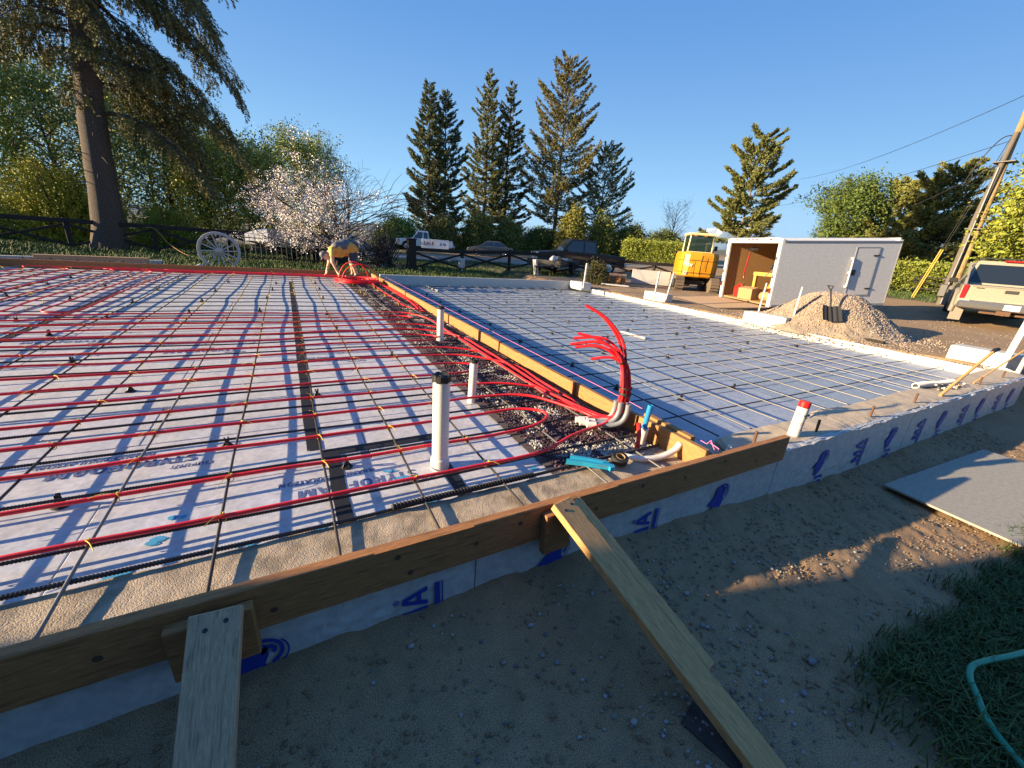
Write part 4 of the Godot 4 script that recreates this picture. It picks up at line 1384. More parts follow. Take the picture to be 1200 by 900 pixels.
func build_slab_things() -> void:
	stand_pipe(Vector3(0.70, FOAM_Y, -2.02), 0.048, 0.585, "tallest white drain pipe with black taped top, on the left foam", true, true)
	stand_pipe(Vector3(1.285, FOAM_Y - 0.01, -2.93), 0.034, 0.385, "short thin white drain pipe behind the tallest one", false, true, -0.03)
	stand_pipe(Vector3(1.72, FOAM_Y - 0.01, -5.06), 0.045, 0.475, "white drain pipe in the crushed stone by the divider board", true, true)
	# blue pipe in its white sleeve
	var b := thing("water_pipe", "bright blue pipe rising from a white sleeve at the divider gap", "pipe", Vector3(2.13, -0.13, -1.80))
	b.rotation = Vector3(0.04, 0, -0.06)
	var s := Shape.new()
	s.lathe(Transform3D(), [Vector2(0.019, 0.05), Vector2(0.019, 0.30), Vector2(0.015, 0.30), Vector2(0.015, 0.2)], 16)
	part("pipe", s, M.blue_plastic, b)
	s = Shape.new()
	s.lathe(Transform3D(), [Vector2(0.034, 0), Vector2(0.034, 0.125), Vector2(0.028, 0.125), Vector2(0.022, 0.05)], 18)
	part("sleeve", s, M.pvc, b)
	s = Shape.new()
	s.tube(PackedVector3Array([Vector3(2.02, -0.13, -1.72), Vector3(2.035, -0.02, -1.74), Vector3(2.08, 0.03, -1.80)]), 0.016, 10)
	one("red_pipe", s, M.red_plastic, "short red pipe stub left of the blue pipe", "pipe")
	s = Shape.new()
	s.tube(smooth_path([Vector3(1.83, -0.10, -1.66), Vector3(1.92, -0.10, -1.58), Vector3(2.05, -0.092, -1.545), Vector3(2.16, -0.06, -1.535), Vector3(2.205, -0.015, -1.535)], 0.015), 0.021, 14)
	one("white_elbow", s, M.pvc, "white bent pipe lying on the ledge beside the blue pipe", "pipe")
	# blue tube cutter lying across the bars
	var c := thing("tube_cutter", "bright blue tube cutter lying across the near rebar", "cutter")
	var at := aim(Vector3(1.385, -0.062, -1.685), Vector3(1.61, -0.062, -1.515))
	s = Shape.new()
	s.prism(at * Transform3D(Basis(Vector3.RIGHT, PI / 2), Vector3(0, 0.012, 0)), PackedVector2Array([Vector2(0, -0.012), Vector2(0.10, -0.020), Vector2(0.19, -0.018), Vector2(0.245, -0.030), Vector2(0.285, -0.018), Vector2(0.288, 0.012), Vector2(0.262, 0.024), Vector2(0.252, 0.004), Vector2(0.20, 0.006), Vector2(0.10, 0.004), Vector2(0, 0.010)]), 0.028)
	part("handle", s, M.cyan_paint, c)
	s = Shape.new()
	s.prism(at * Transform3D(Basis(Vector3.RIGHT, PI / 2) * Basis(Vector3.BACK, 0.05), Vector3(0.02, 0.020, -0.042)), PackedVector2Array([Vector2(0, -0.010), Vector2(0.10, -0.014), Vector2(0.215, -0.012), Vector2(0.235, 0.0), Vector2(0.20, 0.012), Vector2(0.10, 0.008), Vector2(0, 0.008)]), 0.026)
	part("handle", s, M.cyan_paint, c)
	s = Shape.new()
	s.prism(at * Transform3D(Basis(Vector3.RIGHT, PI / 2), Vector3(0.18, 0.006, -0.012)), PackedVector2Array([Vector2(0, 0), Vector2(0.07, 0.004), Vector2(0.07, 0.02), Vector2(0, 0.022)]), 0.004)
	part("blade", s, M.steel, c)
	# roll of black tape
	var tr := thing("tape_roll", "roll of black tape lying beside the blue tube cutter", "tape roll", Vector3(1.735, -0.088, -1.60))
	s = Shape.new()
	s.lathe(Transform3D(Basis(Vector3.RIGHT, 0.25), Vector3.ZERO), [Vector2(0.030, 0), Vector2(0.052, 0), Vector2(0.052, 0.04), Vector2(0.030, 0.04), Vector2(0.030, 0)], 26)
	part("roll", s, M.rubber, tr)
	s = Shape.new()
	s.lathe(Transform3D(Basis(Vector3.RIGHT, 0.25), Vector3.ZERO), [Vector2(0.027, -0.001), Vector2(0.0295, -0.001), Vector2(0.0295, 0.042), Vector2(0.027, 0.042), Vector2(0.027, -0.001)], 26)
	part("core", s, M.cardboard, tr)
	# pink mason's line along the right side of the divider
	s = Shape.new()
	s.tube(PackedVector3Array([Vector3(2.42, 0.012, -12.4), Vector3(2.40, 0.008, -6.0), Vector3(2.37, 0.012, -2.2), Vector3(2.33, 0.012, -1.43)]), 0.0022, 5)
	s.tube(PackedVector3Array([Vector3(2.33, 0.012, -1.43), Vector3(2.315, 0.055, -1.40), Vector3(2.30, -0.004, -1.34), Vector3(2.36, 0.004, -1.36), Vector3(2.33, 0.03, -1.41)]), 0.003, 5)
	one("string_line", s, M.pink, "pink string line stretched along the right side of the divider", "string line")
	s = Shape.new()
	s.box(Vector3(0, 0.012, 0), Vector3(0.10, 0.018, 0.035), 0.006); s.box(Vector3(0.03, 0.03, 0), Vector3(0.035, 0.022, 0.03), 0.006)
	one("white_clip", s, M.pvc, "small white plastic clip on the form board by the string", "clip", "", Transform3D(Basis(Vector3.UP, 0.5), Vector3(2.58, -0.095, -1.42)))
	# marking paint can, standing on its red cap's other end
	var can := thing("spray_can", "white marking spray can with a red cap on the foundation", "spray can", Vector3(3.43, -0.112, -1.43))
	can.rotation = Vector3(0.05, 0.6, -0.10)
	s = Shape.new()
	s.lathe(Transform3D(), [Vector2(0.0, 0), Vector2(0.038, 0), Vector2(0.041, 0.006), Vector2(0.041, 0.235), Vector2(0.036, 0.245), Vector2(0.036, 0.25)], 28)
	part("can", s, M.white_paint, can)
	s = Shape.new()
	s.lathe(Transform3D(Basis(), Vector3(0, 0.242, 0)), [Vector2(0.040, 0), Vector2(0.041, 0.045), Vector2(0.036, 0.052), Vector2(0.0, 0.052)], 24)
	part("cap", s, M.red_plastic, can)
	for q in [["MARKING", 0.020, 0.185], ["PAINT", 0.016, 0.165], ["17 OZ", 0.013, 0.06]]:
		var word := part("printed_word", flat_text(q[0], q[1]), M.rubber, can, Transform3D(Basis(Vector3.UP, -0.55), Vector3(sin(-0.55) * 0.0412, q[2], cos(-0.55) * 0.0412)))
		word.position.y = q[2]
	s = Shape.new()
	s.lathe(Transform3D(Basis(), Vector3(0, 0.10, 0)), [Vector2(0.0413, 0), Vector2(0.0413, 0.028)], 28)
	part("label_band", s, M.grey_white, can)
	# white foam strips left lying on the blue foam
	for q in [[4.9, -4.8, 0.75, 0.6], [3.3, -10.4, 1.0, 0.2]]:
		s = Shape.new()
		s.box(Vector3(0, 0.018, 0), Vector3(q[2], 0.035, 0.07), 0.006)
		one("foam_strip", s, M.foam_block, ["white foam strip lying on the blue foam behind the red tube ends", "white foam strip lying near the far wall of the right slab"][[4.9, 3.3].find(q[0])], "foam strip", "white foam strips on the right slab", Transform3D(Basis(Vector3.UP, PI / 2 + q[3] * 0.2), Vector3(q[0] * 1.12, RIGHT_FOAM_Y + 0.001, q[1] * 1.12)))
	# gap in the wall with stones, white corrugated pipe, rod and stick
	s = Shape.new()
	s.box(Vector3(7.18, -0.16, -1.58), Vector3(0.9, 0.06, 0.22))
	var gap := one("stone_gap", s, M.concrete, "stone filled gap in the foundation top at the right", "gap")
	var peb := Shape.new()
	peb.stone(Vector3.ZERO, Vector3.ONE, 31)
	var pm := peb.mesh()
	var r := RandomNumberGenerator.new()
	r.seed = 19
	for k in 46:
		var kk := r.randf_range(0.025, 0.055)
		var sm = StandardMaterial3D.new() if false else M.stone
		var st := part("stone", pm, sm, gap, Transform3D(Basis(Vector3.UP, r.randf() * TAU).scaled(Vector3(kk, kk * 0.7, kk * 0.8)), Vector3(r.randf_range(6.80, 7.6), -0.118 + r.randf_range(0, 0.03), r.randf_range(-1.66, -1.44))))
		st.material_override = M.foam_block if k % 3 == 0 else (M.car_grey if k % 3 == 1 else M.concrete)
	s = Shape.new()
	for k in 26:
		var p := Vector3(6.66 + 0.034 * k, -0.10 + 0.006 * sin(k * 0.3), -1.69 + 0.004 * k)
		s.lathe(Transform3D(Basis(Vector3.BACK, -PI / 2), p), [Vector2(0.026, 0), Vector2(0.038, 0.008), Vector2(0.038, 0.02), Vector2(0.026, 0.034)], 14)
	one("corrugated_pipe", s, M.pvc, "white corrugated pipe lying behind the stone filled gap", "pipe")
	s = Shape.new()
	s.tube(PackedVector3Array([Vector3(6.47, -0.10, -1.41), Vector3(7.30, 0.40, -1.33)]), 0.016, 10)
	var rk := thing("wooden_handle", "long pale wooden handle leaning up out of the stone filled gap", "handle")
	part("shaft", s, M.pine, rk)
	s = Shape.new()
	s.tube(PackedVector3Array([Vector3(7.28, 0.39, -1.332), Vector3(7.33, 0.418, -1.328), Vector3(7.42, 0.42, -1.325)]), 0.022, 10)
	part("grip", s, M.rubber, rk)
	s = Shape.new()
	s.tube(PackedVector3Array([Vector3(7.86, -0.10, -1.47), Vector3(8.75, 0.36, -1.32)]), 0.010, 8)
	one("thin_stick", s, M.pine, "thin wooden stick leaning against the near right foam block", "stick")

# ---------------------------------------------------------------- dirt in front
func build_foreground() -> void:
	var peb: Array = []
	for k in 4:
		var s := Shape.new()
		s.stone(Vector3.ZERO, Vector3.ONE, 100 + k)
		peb.append(s.mesh())
	var tones: Array = []
	for k in 4:
		tones.append(mat("stone_%s" % ["pale", "grey", "tan", "dark"][k], [lin(0.42, 0.40, 0.37), lin(0.28, 0.28, 0.28), lin(0.34, 0.27, 0.20), lin(0.18, 0.17, 0.16)][k], 0.9, "fine", Vector3.ONE * 9.0, "height", 0.25))
	var r := RandomNumberGenerator.new()
	r.seed = 303
	var spots := [[0.30, -1.17, 0.030, "lone pale stone on the dirt under the left foam board"], [0.80, -1.06, 0.030, "greenish grey stone at the head of the stone cluster left of the tan brace"], [0.86, -1.09, 0.022, ""], [0.84, -1.0, 0.026, ""], [0.90, -1.01, 0.018, ""], [0.98, -0.98, 0.024, ""], [0.62, -0.97, 0.028, ""], [0.66, -0.94, 0.02, ""], [0.57, -0.98, 0.018, ""], [0.78, -0.93, 0.026, ""], [0.82, -0.88, 0.026, ""], [0.72, -0.87, 0.02, ""], [0.86, -0.82, 0.022, ""],
		[0.87, -0.78, 0.02, ""], [1.0, -0.82, 0.018, ""], [0.95, -0.58, 0.034, "flat pale stone low in the dirt left of the tan brace foot"], [1.52, -0.92, 0.026, "pale stone right of the tan brace near the sunlit wedge"], [1.60, -0.98, 0.022, ""], [1.63, -0.90, 0.034, ""], [1.54, -0.74, 0.03, ""], [1.42, -0.83, 0.03, "square pale stone chip right of the tan brace"], [2.1, -0.95, 0.026, ""], [2.4, -1.02, 0.03, ""], [2.65, -0.62, 0.028, "small stone in the sunlit wedge of dirt"], [1.85, -0.42, 0.05, "largest half buried stone near the edge of the grass"], [2.02, -0.28, 0.035, ""], [1.66, -0.36, 0.035, ""], [0.4, -0.72, 0.024, ""], [0.55, -0.6, 0.02, ""], [3.3, -0.9, 0.035, ""], [3.05, -0.72, 0.03, ""]]
	for i in 26:
		spots.append([r.randf_range(0.1, 3.4), r.randf_range(-1.12, -0.35), r.randf_range(0.012, 0.024), ""])
	for q in spots:
		var k: float = q[2]
		one("stone", peb[r.randi() % 4], tones[r.randi() % 4], q[3] if q[3] else "small stone lying loose on the shaded dirt before the foundation", "stone", "stones on the dirt before the foundation", Transform3D(Basis(Vector3.UP, r.randf() * TAU).scaled(Vector3(k, k * 0.6, k * 0.75)), on_ground(q[0], q[1], 0.008)))
	# grey board lying on the dirt
	var s := Shape.new()
	s.box(Vector3.ZERO, Vector3(2.25, 0.018, 0.98), 0.003)
	one("board_sheet", s, M.sheet_board, "large grey cement board lying flat on the dirt at the right", "board", "", Transform3D(Basis(Vector3.UP, -0.045) * Basis(Vector3.RIGHT, 0.0) * Basis(Vector3.BACK, -0.012), Vector3(5.50, -0.585, -0.51)))
	# green garden hose in the grass
	s = Shape.new()
	s.tube(smooth_path([Vector3(3.6, -0.44, 0.10), Vector3(3.0, -0.425, 0.04), Vector3(2.75, -0.42, -0.01), Vector3(2.58, -0.42, -0.06), Vector3(2.46, -0.42, -0.085), Vector3(2.37, -0.42, -0.07), Vector3(2.29, -0.42, -0.03), Vector3(2.20, -0.425, 0.02), Vector3(2.12, -0.43, 0.11), Vector3(2.05, -0.44, 0.26), Vector3(2.02, -0.44, 0.5)], 0.03), 0.0118, 12)
	one("garden_hose", s, M.hose_green, "green garden hose curving through the dark grass", "hose")
	# the neighbouring house whose corner shades the ground in front
	var h := thing("house", "plain grey house standing left of the photographer, outside the frame", "house", Vector3(-7.6, -0.5, -3.04))
	s = Shape.new()
	s.box(Vector3(-4, 2.9, 6.0), Vector3(8, 5.8, 12))
	s.box(Vector3(5.2, 2.4, 13.0), Vector3(13.0, 4.8, 8.0))
	part("wall", s, M.siding, h)
	s = Shape.new()
	s.prism(Transform3D(Basis(), Vector3(0, 0, -0.02)), PackedVector2Array([Vector2(-8.0, 5.8), Vector2(0.0, 5.8), Vector2(-4, 7.8)]), 12.04)
	part("roof", s, M.roof, h)

# ---------------------------------------------------------------- fences
func fence_post(parent: Node3D, p: Vector3, h: float, w: float) -> void:
	var s := Shape.new()
	s.box(Vector3(0, h / 2 - 0.1, 0), Vector3(w, h + 0.2, w), 0.012)
	part("post", s, M.fence_wood, parent, Transform3D(Basis(Vector3.UP, 0.2), p))

func rail(parent: Node3D, called: String, a: Vector3, b: Vector3, hgt: float, thick: float) -> void:
	var s := Shape.new()
	s.box(Vector3(a.distance_to(b) / 2, 0, 0), Vector3(a.distance_to(b), hgt, thick), 0.008)
	part(called, s, M.fence_wood, parent, aim(a, b))

func build_fences() -> void:
	var runs := [["dark wooden fence with crossed braces behind the left slab, below the big spruce", [[-17.0, -18.3], [-14.4, -19.4], [-11.9, -20.4], [-9.35, -21.1], [-6.95, -21.5], [-4.56, -21.73], [-2.1, -21.6], [0.3, -21.2], [2.53, -20.2]], 1.10, 0.14],
		["dark wooden fence with crossed braces behind the right slab", [[4.81, -18.0], [7.45, -18.9], [9.86, -18.6], [12.1, -17.7], [14.2, -16.4], [16.2, -15.0], [18.4, -13.9]], 1.02, 0.12]]
	for q in runs:
		var f := thing("fence", q[0], "fence")
		var pts: Array = q[1]
		for i in pts.size():
			var p := on_ground(pts[i][0], pts[i][1])
			if not (i == 0 and q[2] < 1.05):
				fence_post(f, p, q[2], q[3])
			if i < pts.size() - 1:
				var e := on_ground(pts[i + 1][0], pts[i + 1][1])
				rail(f, "top_rail", p + Vector3(0, q[2] - 0.10, 0.09), e + Vector3(0, q[2] - 0.10, 0.09), 0.15, 0.045)
				rail(f, "brace", p + Vector3(0, q[2] - 0.22, 0.04), e + Vector3(0, 0.14, 0.04), 0.09, 0.04)
				rail(f, "brace", p + Vector3(0, 0.14, -0.01), e + Vector3(0, q[2] - 0.22, -0.01), 0.09, 0.04)
	var gp := thing("gate_post", "thick dark gate post at the start of the right fence", "post")
	var s := Shape.new()
	s.box(Vector3(0, 0.62, 0), Vector3(0.34, 1.4, 0.34), 0.02)
	s.box(Vector3(0, 1.33, 0), Vector3(0.38, 0.05, 0.38), 0.015)
	part("post", s, M.fence_wood, gp, Transform3D(Basis(), on_ground(4.72, -17.85)))
	# iron railing behind the wagon wheel
	var ir := thing("iron_railing", "thin black iron railing behind the white wagon wheel", "railing")
	for k in 20:
		var b := Shape.new()
		b.bar(Vector3.ZERO, Vector3(0, 1.0, 0), 0.012, 6)
		b.lathe(Transform3D(Basis(), Vector3(0, 0.99, 0)), [Vector2(0.012, 0), Vector2(0.016, 0.02), Vector2(0.0, 0.05)], 6)
		part("bar", b, M.wire, ir, Transform3D(Basis(), on_ground(-2.0 + 0.17 * k, -18.4 - 0.02 * k)))
	for y in [0.2, 0.92]:
		var b := Shape.new()
		b.box(Vector3(1.65, 0, 0), Vector3(3.4, 0.035, 0.02))
		part("rail", b, M.dark_steel, ir, aim(on_ground(-2.05, -18.4, y), on_ground(1.3, -18.80, y)))

# ---------------------------------------------------------------- trees
func spray_mesh(n: int, len: float, w: float, droop: float, seed_no: int) -> ArrayMesh:    # needles along a twig that runs along +x
	var r := RandomNumberGenerator.new()
	r.seed = seed_no
	var s := Shape.new()
	for i in n:
		var t := r.randf()
		var p := Vector3(t * len, -droop * t * t, 0)
		var a := r.randf() * TAU
		var d := Vector3(0.55, cos(a), sin(a)).normalized() * w * r.randf_range(0.7, 1.3) * (1.05 - 0.5 * t)
		var side := d.cross(Vector3(r.randf(), r.randf(), r.randf())).normalized() * w * 0.24
		var b := r.randf_range(0.75, 1.25)
		s.tint = Color(b, b, b * 0.9)
		s.quad(p - side * 0.6, p + side * 0.6, p + d + side, p + d - side)
	return s.mesh()

func clump_mesh(n: int, radius: float, leaf_size: float, seed_no: int) -> ArrayMesh:
	var r := RandomNumberGenerator.new()
	r.seed = seed_no
	var s := Shape.new()
	for i in n:
		var p := Vector3(r.randfn(), r.randfn(), r.randfn()) * radius * 0.5
		var b := Basis(Vector3(r.randfn(), r.randfn(), r.randfn()).normalized(), r.randf() * TAU)
		var l := leaf_size * r.randf_range(0.6, 1.25)
		var t := r.randf_range(0.8, 1.2)
		s.tint = Color(t, t, t)
		var u := b.x * l * 0.5; var w := b.z * l * 0.32
		s.tri(p - u, p + w, p + u); s.tri(p - u, p + u, p - w)
	return s.mesh()

var sprays := {}

func tones(base: Color, n: int, spread: float, r: RandomNumberGenerator) -> Array:
	var out: Array = []
	for i in n:
		var b := 1.0 + r.randf_range(-spread, spread)
		out.append(Color(base.r * b * r.randf_range(0.9, 1.12), base.g * b, base.b * b * r.randf_range(0.85, 1.1)))
	return out

# a conifer: tapered trunk, limbs in whorls, twigs with needles along each limb
func conifer(label: String, at: Vector3, h: float, half_w: float, o: Dictionary) -> Node3D:
	var r := RandomNumberGenerator.new()
	r.seed = int(o.get("seed", 1))
	var t := thing("pine_tree", label, "tree", at, 0.0, "tall conifers behind the site")
	var tr: float = o.get("trunk", h * 0.014)
	var lean: Vector3 = o.get("lean", Vector3.ZERO)
	var trunk := Shape.new()
	var pts := PackedVector3Array(); var rad := PackedFloat32Array()
	for i in 13:
		var u := i / 12.0
		pts.append(Vector3(0.06 * sin(u * 7.0 + o.get("seed", 1)), -0.3 + u * (h + 0.3), 0.06 * cos(u * 5.0)) + lean * u * h)
		rad.append(maxf(tr * (1.0 - 0.93 * u) * (1.25 if i == 0 else 1.0), 0.012))
	trunk.tube(pts, rad, 10)
	part("trunk", trunk, M.bark_pale if o.get("pale", false) else M.bark, t)
	var limbs := Shape.new()
	var places: Array = []
	var clear: float = o.get("clear", 0.12)
	var n: int = o.get("limbs", 70)
	var shape: float = o.get("shape", 0.8)
	var rise: float = o.get("rise", 0.25)
	var dens: float = o.get("dens", 1.0)
	var tw: float = o.get("twig", 0.48)
	for i in n:
		var u := clear + (0.985 - clear) * (i + r.randf()) / n
		var y := u * h
		var v := (1.0 - u) / (1.0 - clear)
		var l := half_w * pow(clampf(v, 0.02, 1.0), shape) * (0.55 + 0.45 * ss(0.0, 0.18, u - clear + 0.06)) * r.randf_range(0.62, 1.15)
		l = maxf(l, 0.35)
		if r.randf() < o.get("gap", 0.0): continue
		var a := i * 2.399 + r.randf_range(-0.5, 0.5)
		var up: float = lerpf(rise * 0.2, rise + 0.5, u) + r.randf_range(-0.15, 0.15)
		var d := Vector3(cos(a), 0, sin(a))
		var base := Vector3(0, y, 0) + lean * u * h
		var lp: Array = []
		for k in 5:
			var q := k / 4.0
			lp.append(base + d * l * q + Vector3.UP * l * (up * q - 0.12 * sin(q * PI) + (0.10 if up < 0.2 else 0.0) * q * q))
		limbs.tube(PackedVector3Array(lp), PackedFloat32Array([tr * 0.20 * (1.1 - u) + 0.012, tr * 0.16 * (1.1 - u) + 0.01, 0.016, 0.011, 0.006]), 5, false)
		var side := Vector3(-d.z, 0, d.x)
		var m := int(maxf(6.0, l * 26.0 * dens / tw * 0.62))
		for k in m:
			var q := pow(r.randf(), 0.7)
			if l > 1.2: q = 0.16 + 0.84 * q
			var f := clampf(q * 4.0, 0.0, 3.999)
			var p: Vector3 = lp[int(f)].lerp(lp[int(f) + 1], f - int(f))
			var off := r.randf_range(-1, 1) * l * 0.34 * (1.1 - q) * ss(0.0, 0.3, q)
			p += side * off + Vector3.UP * r.randf_range(-0.10, 0.14) * l * 0.4
			var dir := (d * r.randf_range(0.4, 1.0) + side * signf(off) * r.randf_range(0.1, 0.9) + Vector3.UP * (up * 0.7 + r.randf_range(-0.25, 0.35))).normalized()
			var z := dir.cross(Vector3.UP).normalized()
			var b := Basis(dir, z.cross(dir), z).rotated(dir, r.randf() * TAU)
			var sc := r.randf_range(0.65, 1.25) * tw / 0.55
			places.append(Transform3D(b.scaled(Vector3.ONE * sc), p))
	part("limbs", limbs, M.bark_dark, t)
	many("crown", sprays[o.get("spray", "needle")], M[o.get("leaf", "needle")], places, tones(o.get("tint", Color(1, 1, 1)), 40, 0.28, r), t)
	return t

# a broadleaf tree: trunk, forking limbs, leaf clumps round the limb ends
func broadleaf(called: String, label: String, group: String, at: Vector3, h: float, half_w: float, o: Dictionary) -> Node3D:
	var r := RandomNumberGenerator.new()
	r.seed = int(o.get("seed", 1))
	var t := thing(called, label, "tree", at, 0.0, group)
	var wood := Shape.new()
	var ends: Array = []
	var fork: float = o.get("fork", 0.3)
	var tr: float = o.get("trunk", h * 0.016)
	var stems: int = o.get("stems", 1)
	var trunk := Shape.new()
	for sidx in stems:
		var a0 := r.randf() * TAU
		var out := Vector3(cos(a0), 0, sin(a0)) * (0.0 if stems == 1 else r.randf_range(0.1, 0.35))
		var pts := PackedVector3Array(); var rad := PackedFloat32Array()
		var hh := h * (1.0 if sidx == 0 else r.randf_range(0.7, 0.95))
		for i in 8:
			var u := i / 7.0
			pts.append(Vector3(0, -0.2 + u * hh * 0.86, 0) + out * u * hh * 0.35 + Vector3(r.randf_range(-1, 1), 0, r.randf_range(-1, 1)) * 0.025 * h * u)
			rad.append(maxf(tr * (1.0 - 0.9 * u), 0.012))
		trunk.tube(pts, rad, 8)
		var n: int = o.get("limbs", 26) / stems
		for i in n:
			var u := fork + (1.0 - fork) * (i + r.randf()) / n
			var f := clampf(u * 7.0, 0, 6.99)
			var base: Vector3 = pts[int(f)].lerp(pts[int(f) + 1], f - int(f))
			var a := i * 2.399 + r.randf_range(-0.6, 0.6)
			var prof := sin(clampf((u - fork * 0.6) / (1.02 - fork * 0.6), 0.05, 1.0) * PI * 0.92 + 0.12)
			var l := half_w * (0.35 + 0.75 * prof) * r.randf_range(0.6, 1.15)
			var up: float = o.get("rise", 0.6) + r.randf_range(-0.3, 0.4)
			var d := (Vector3(cos(a), up, sin(a))).normalized()
			var mid := base + d * l * 0.5 + Vector3(r.randf_range(-1, 1), r.randf_range(-0.3, 1), r.randf_range(-1, 1)) * l * 0.12
			var tip := base + d * l + Vector3(r.randf_range(-1, 1), r.randf_range(0, 1), r.randf_range(-1, 1)) * l * 0.2
			wood.tube(PackedVector3Array([base, mid, tip]), PackedFloat32Array([tr * 0.3 * (1.15 - u) + 0.008, tr * 0.16 * (1.15 - u) + 0.006, 0.005]), 5, false)
			for k in o.get("twigs", 3):
				var s0 := mid.lerp(tip, r.randf())
				var e := s0 + (d + Vector3(r.randfn(), r.randfn() * 0.7 + 0.25, r.randfn()) * 0.7).normalized() * l * r.randf_range(0.25, 0.55)
				wood.tube(PackedVector3Array([s0, s0.lerp(e, 0.5) + Vector3(0, 0.03, 0) * l, e]), PackedFloat32Array([0.012, 0.008, 0.004]), 4, false)
				ends.append([s0, e])
			ends.append([mid, tip])
	part("trunk", trunk, M[o.get("bark", "bark_dark")], t)
	part("limbs", wood, M[o.get("bark", "bark_dark")], t)
	var places: Array = []
	var per: float = o.get("per", 14.0)
	for e in ends:
		for k in int(per * r.randf_range(0.4, 1.5)):
			var p: Vector3 = e[0].lerp(e[1], r.randf_range(0.1, 1.1)) + Vector3(r.randfn(), r.randfn(), r.randfn()) * o.get("scatter", 0.28)
			var keep: Vector3 = o.get("side", Vector3.ZERO)
			if keep != Vector3.ZERO and r.randf() > clampf(0.5 + (p - Vector3(0, h * 0.6, 0)).dot(keep), 0.02, 1.0): continue
			var sc = r.randf_range(0.6, 1.3) * o.get("leaf_scale", 1.0)
			places.append(Transform3D(Basis(Vector3(r.randfn(), r.randfn(), r.randfn()).normalized(), r.randf() * TAU).scaled(Vector3.ONE * sc), p))
	if places:
		many("crown", sprays[o.get("spray", "clump")], M[o.get("leaf", "leaf")], places, tones(o.get("tint", Color(1, 1, 1)), 40, 0.3, r), t)
	return t

# shrubs: many thin stems from the base with leaf clumps, dense or loose
func shrub(called: String, label: String, group: String, at: Vector3, size: Vector3, count: int, o: Dictionary) -> Node3D:
	var r := RandomNumberGenerator.new()
	r.seed = int(o.get("seed", 1))
	var t := thing(called, label, o.get("cat", "bush"), at, o.get("turn", 0.0), group)
	var wood := Shape.new()
	var boxy: bool = o.get("boxy", false)
	for k in int(o.get("stems", 22)):
		var a := r.randf() * TAU
		var e := Vector3(cos(a) * size.x * 0.45 * r.randf(), size.y * r.randf_range(0.5, 0.98), sin(a) * size.z * 0.45 * r.randf())
		var foot := Vector3(e.x * (0.9 if boxy else 0.25), -0.1, e.z * (0.9 if boxy else 0.25))
		wood.tube(PackedVector3Array([foot, foot.lerp(e, 0.5) + Vector3(0, 0.1, 0), e]), PackedFloat32Array([0.018, 0.012, 0.004]), 4, false)
	part("stems", wood, M.bark_dark, t)
	var places: Array = []
	for k in count:
		var p: Vector3
		var out: Vector3
		if boxy:
			p = Vector3(r.randf_range(-0.5, 0.5), r.randf(), r.randf_range(-0.5, 0.5))
			var ax := r.randi() % 5
			if ax < 2: p.z = (0.5 if r.randf() < 0.75 else -0.5) * r.randf_range(0.82, 1.0)
			elif ax < 4: p.y = r.randf_range(0.9, 1.02)
			else: p.x = 0.5 * signf(r.randf() - 0.5) * r.randf_range(0.85, 1)
			out = Vector3(p.x * 0.6, 0.7, p.z).normalized()
			p *= size
		else:
			var d := Vector3(r.randfn(), absf(r.randfn()) * 1.1 - 0.15, r.randfn()).normalized()
			var bump := 0.82 + 0.3 * relief.get_noise_3d(d.x * 1.6 + r.seed % 50, d.y * 1.6, d.z * 1.6)
			var rr := pow(r.randf(), 0.38) * bump
			p = Vector3(d.x * size.x * 0.5, maxf(0.02, d.y) * size.y, d.z * size.z * 0.5) * rr
			out = (d + Vector3(0, 0.7, 0)).normalized()
		var sc: float = r.randf_range(0.6, 1.3) * o.get("leaf_scale", 1.0)
		var b := Basis(Vector3(r.randfn(), r.randfn(), r.randfn()).normalized(), r.randf() * TAU)
		if o.get("spray", "clump") != "clump":
			var dir := (out + Vector3(r.randfn(), r.randfn(), r.randfn()) * 0.25).normalized()
			var z := dir.cross(Vector3.UP + Vector3(0.01, 0, 0)).normalized()
			b = Basis(dir, z.cross(dir), z).rotated(dir, r.randf() * TAU)
		places.append(Transform3D(b.scaled(Vector3.ONE * sc), p))
	many("foliage", sprays[o.get("spray", "clump")], M[o.get("leaf", "leaf")], places, tones(o.get("tint", Color(1, 1, 1)), 40, 0.28, r), t)
	return t

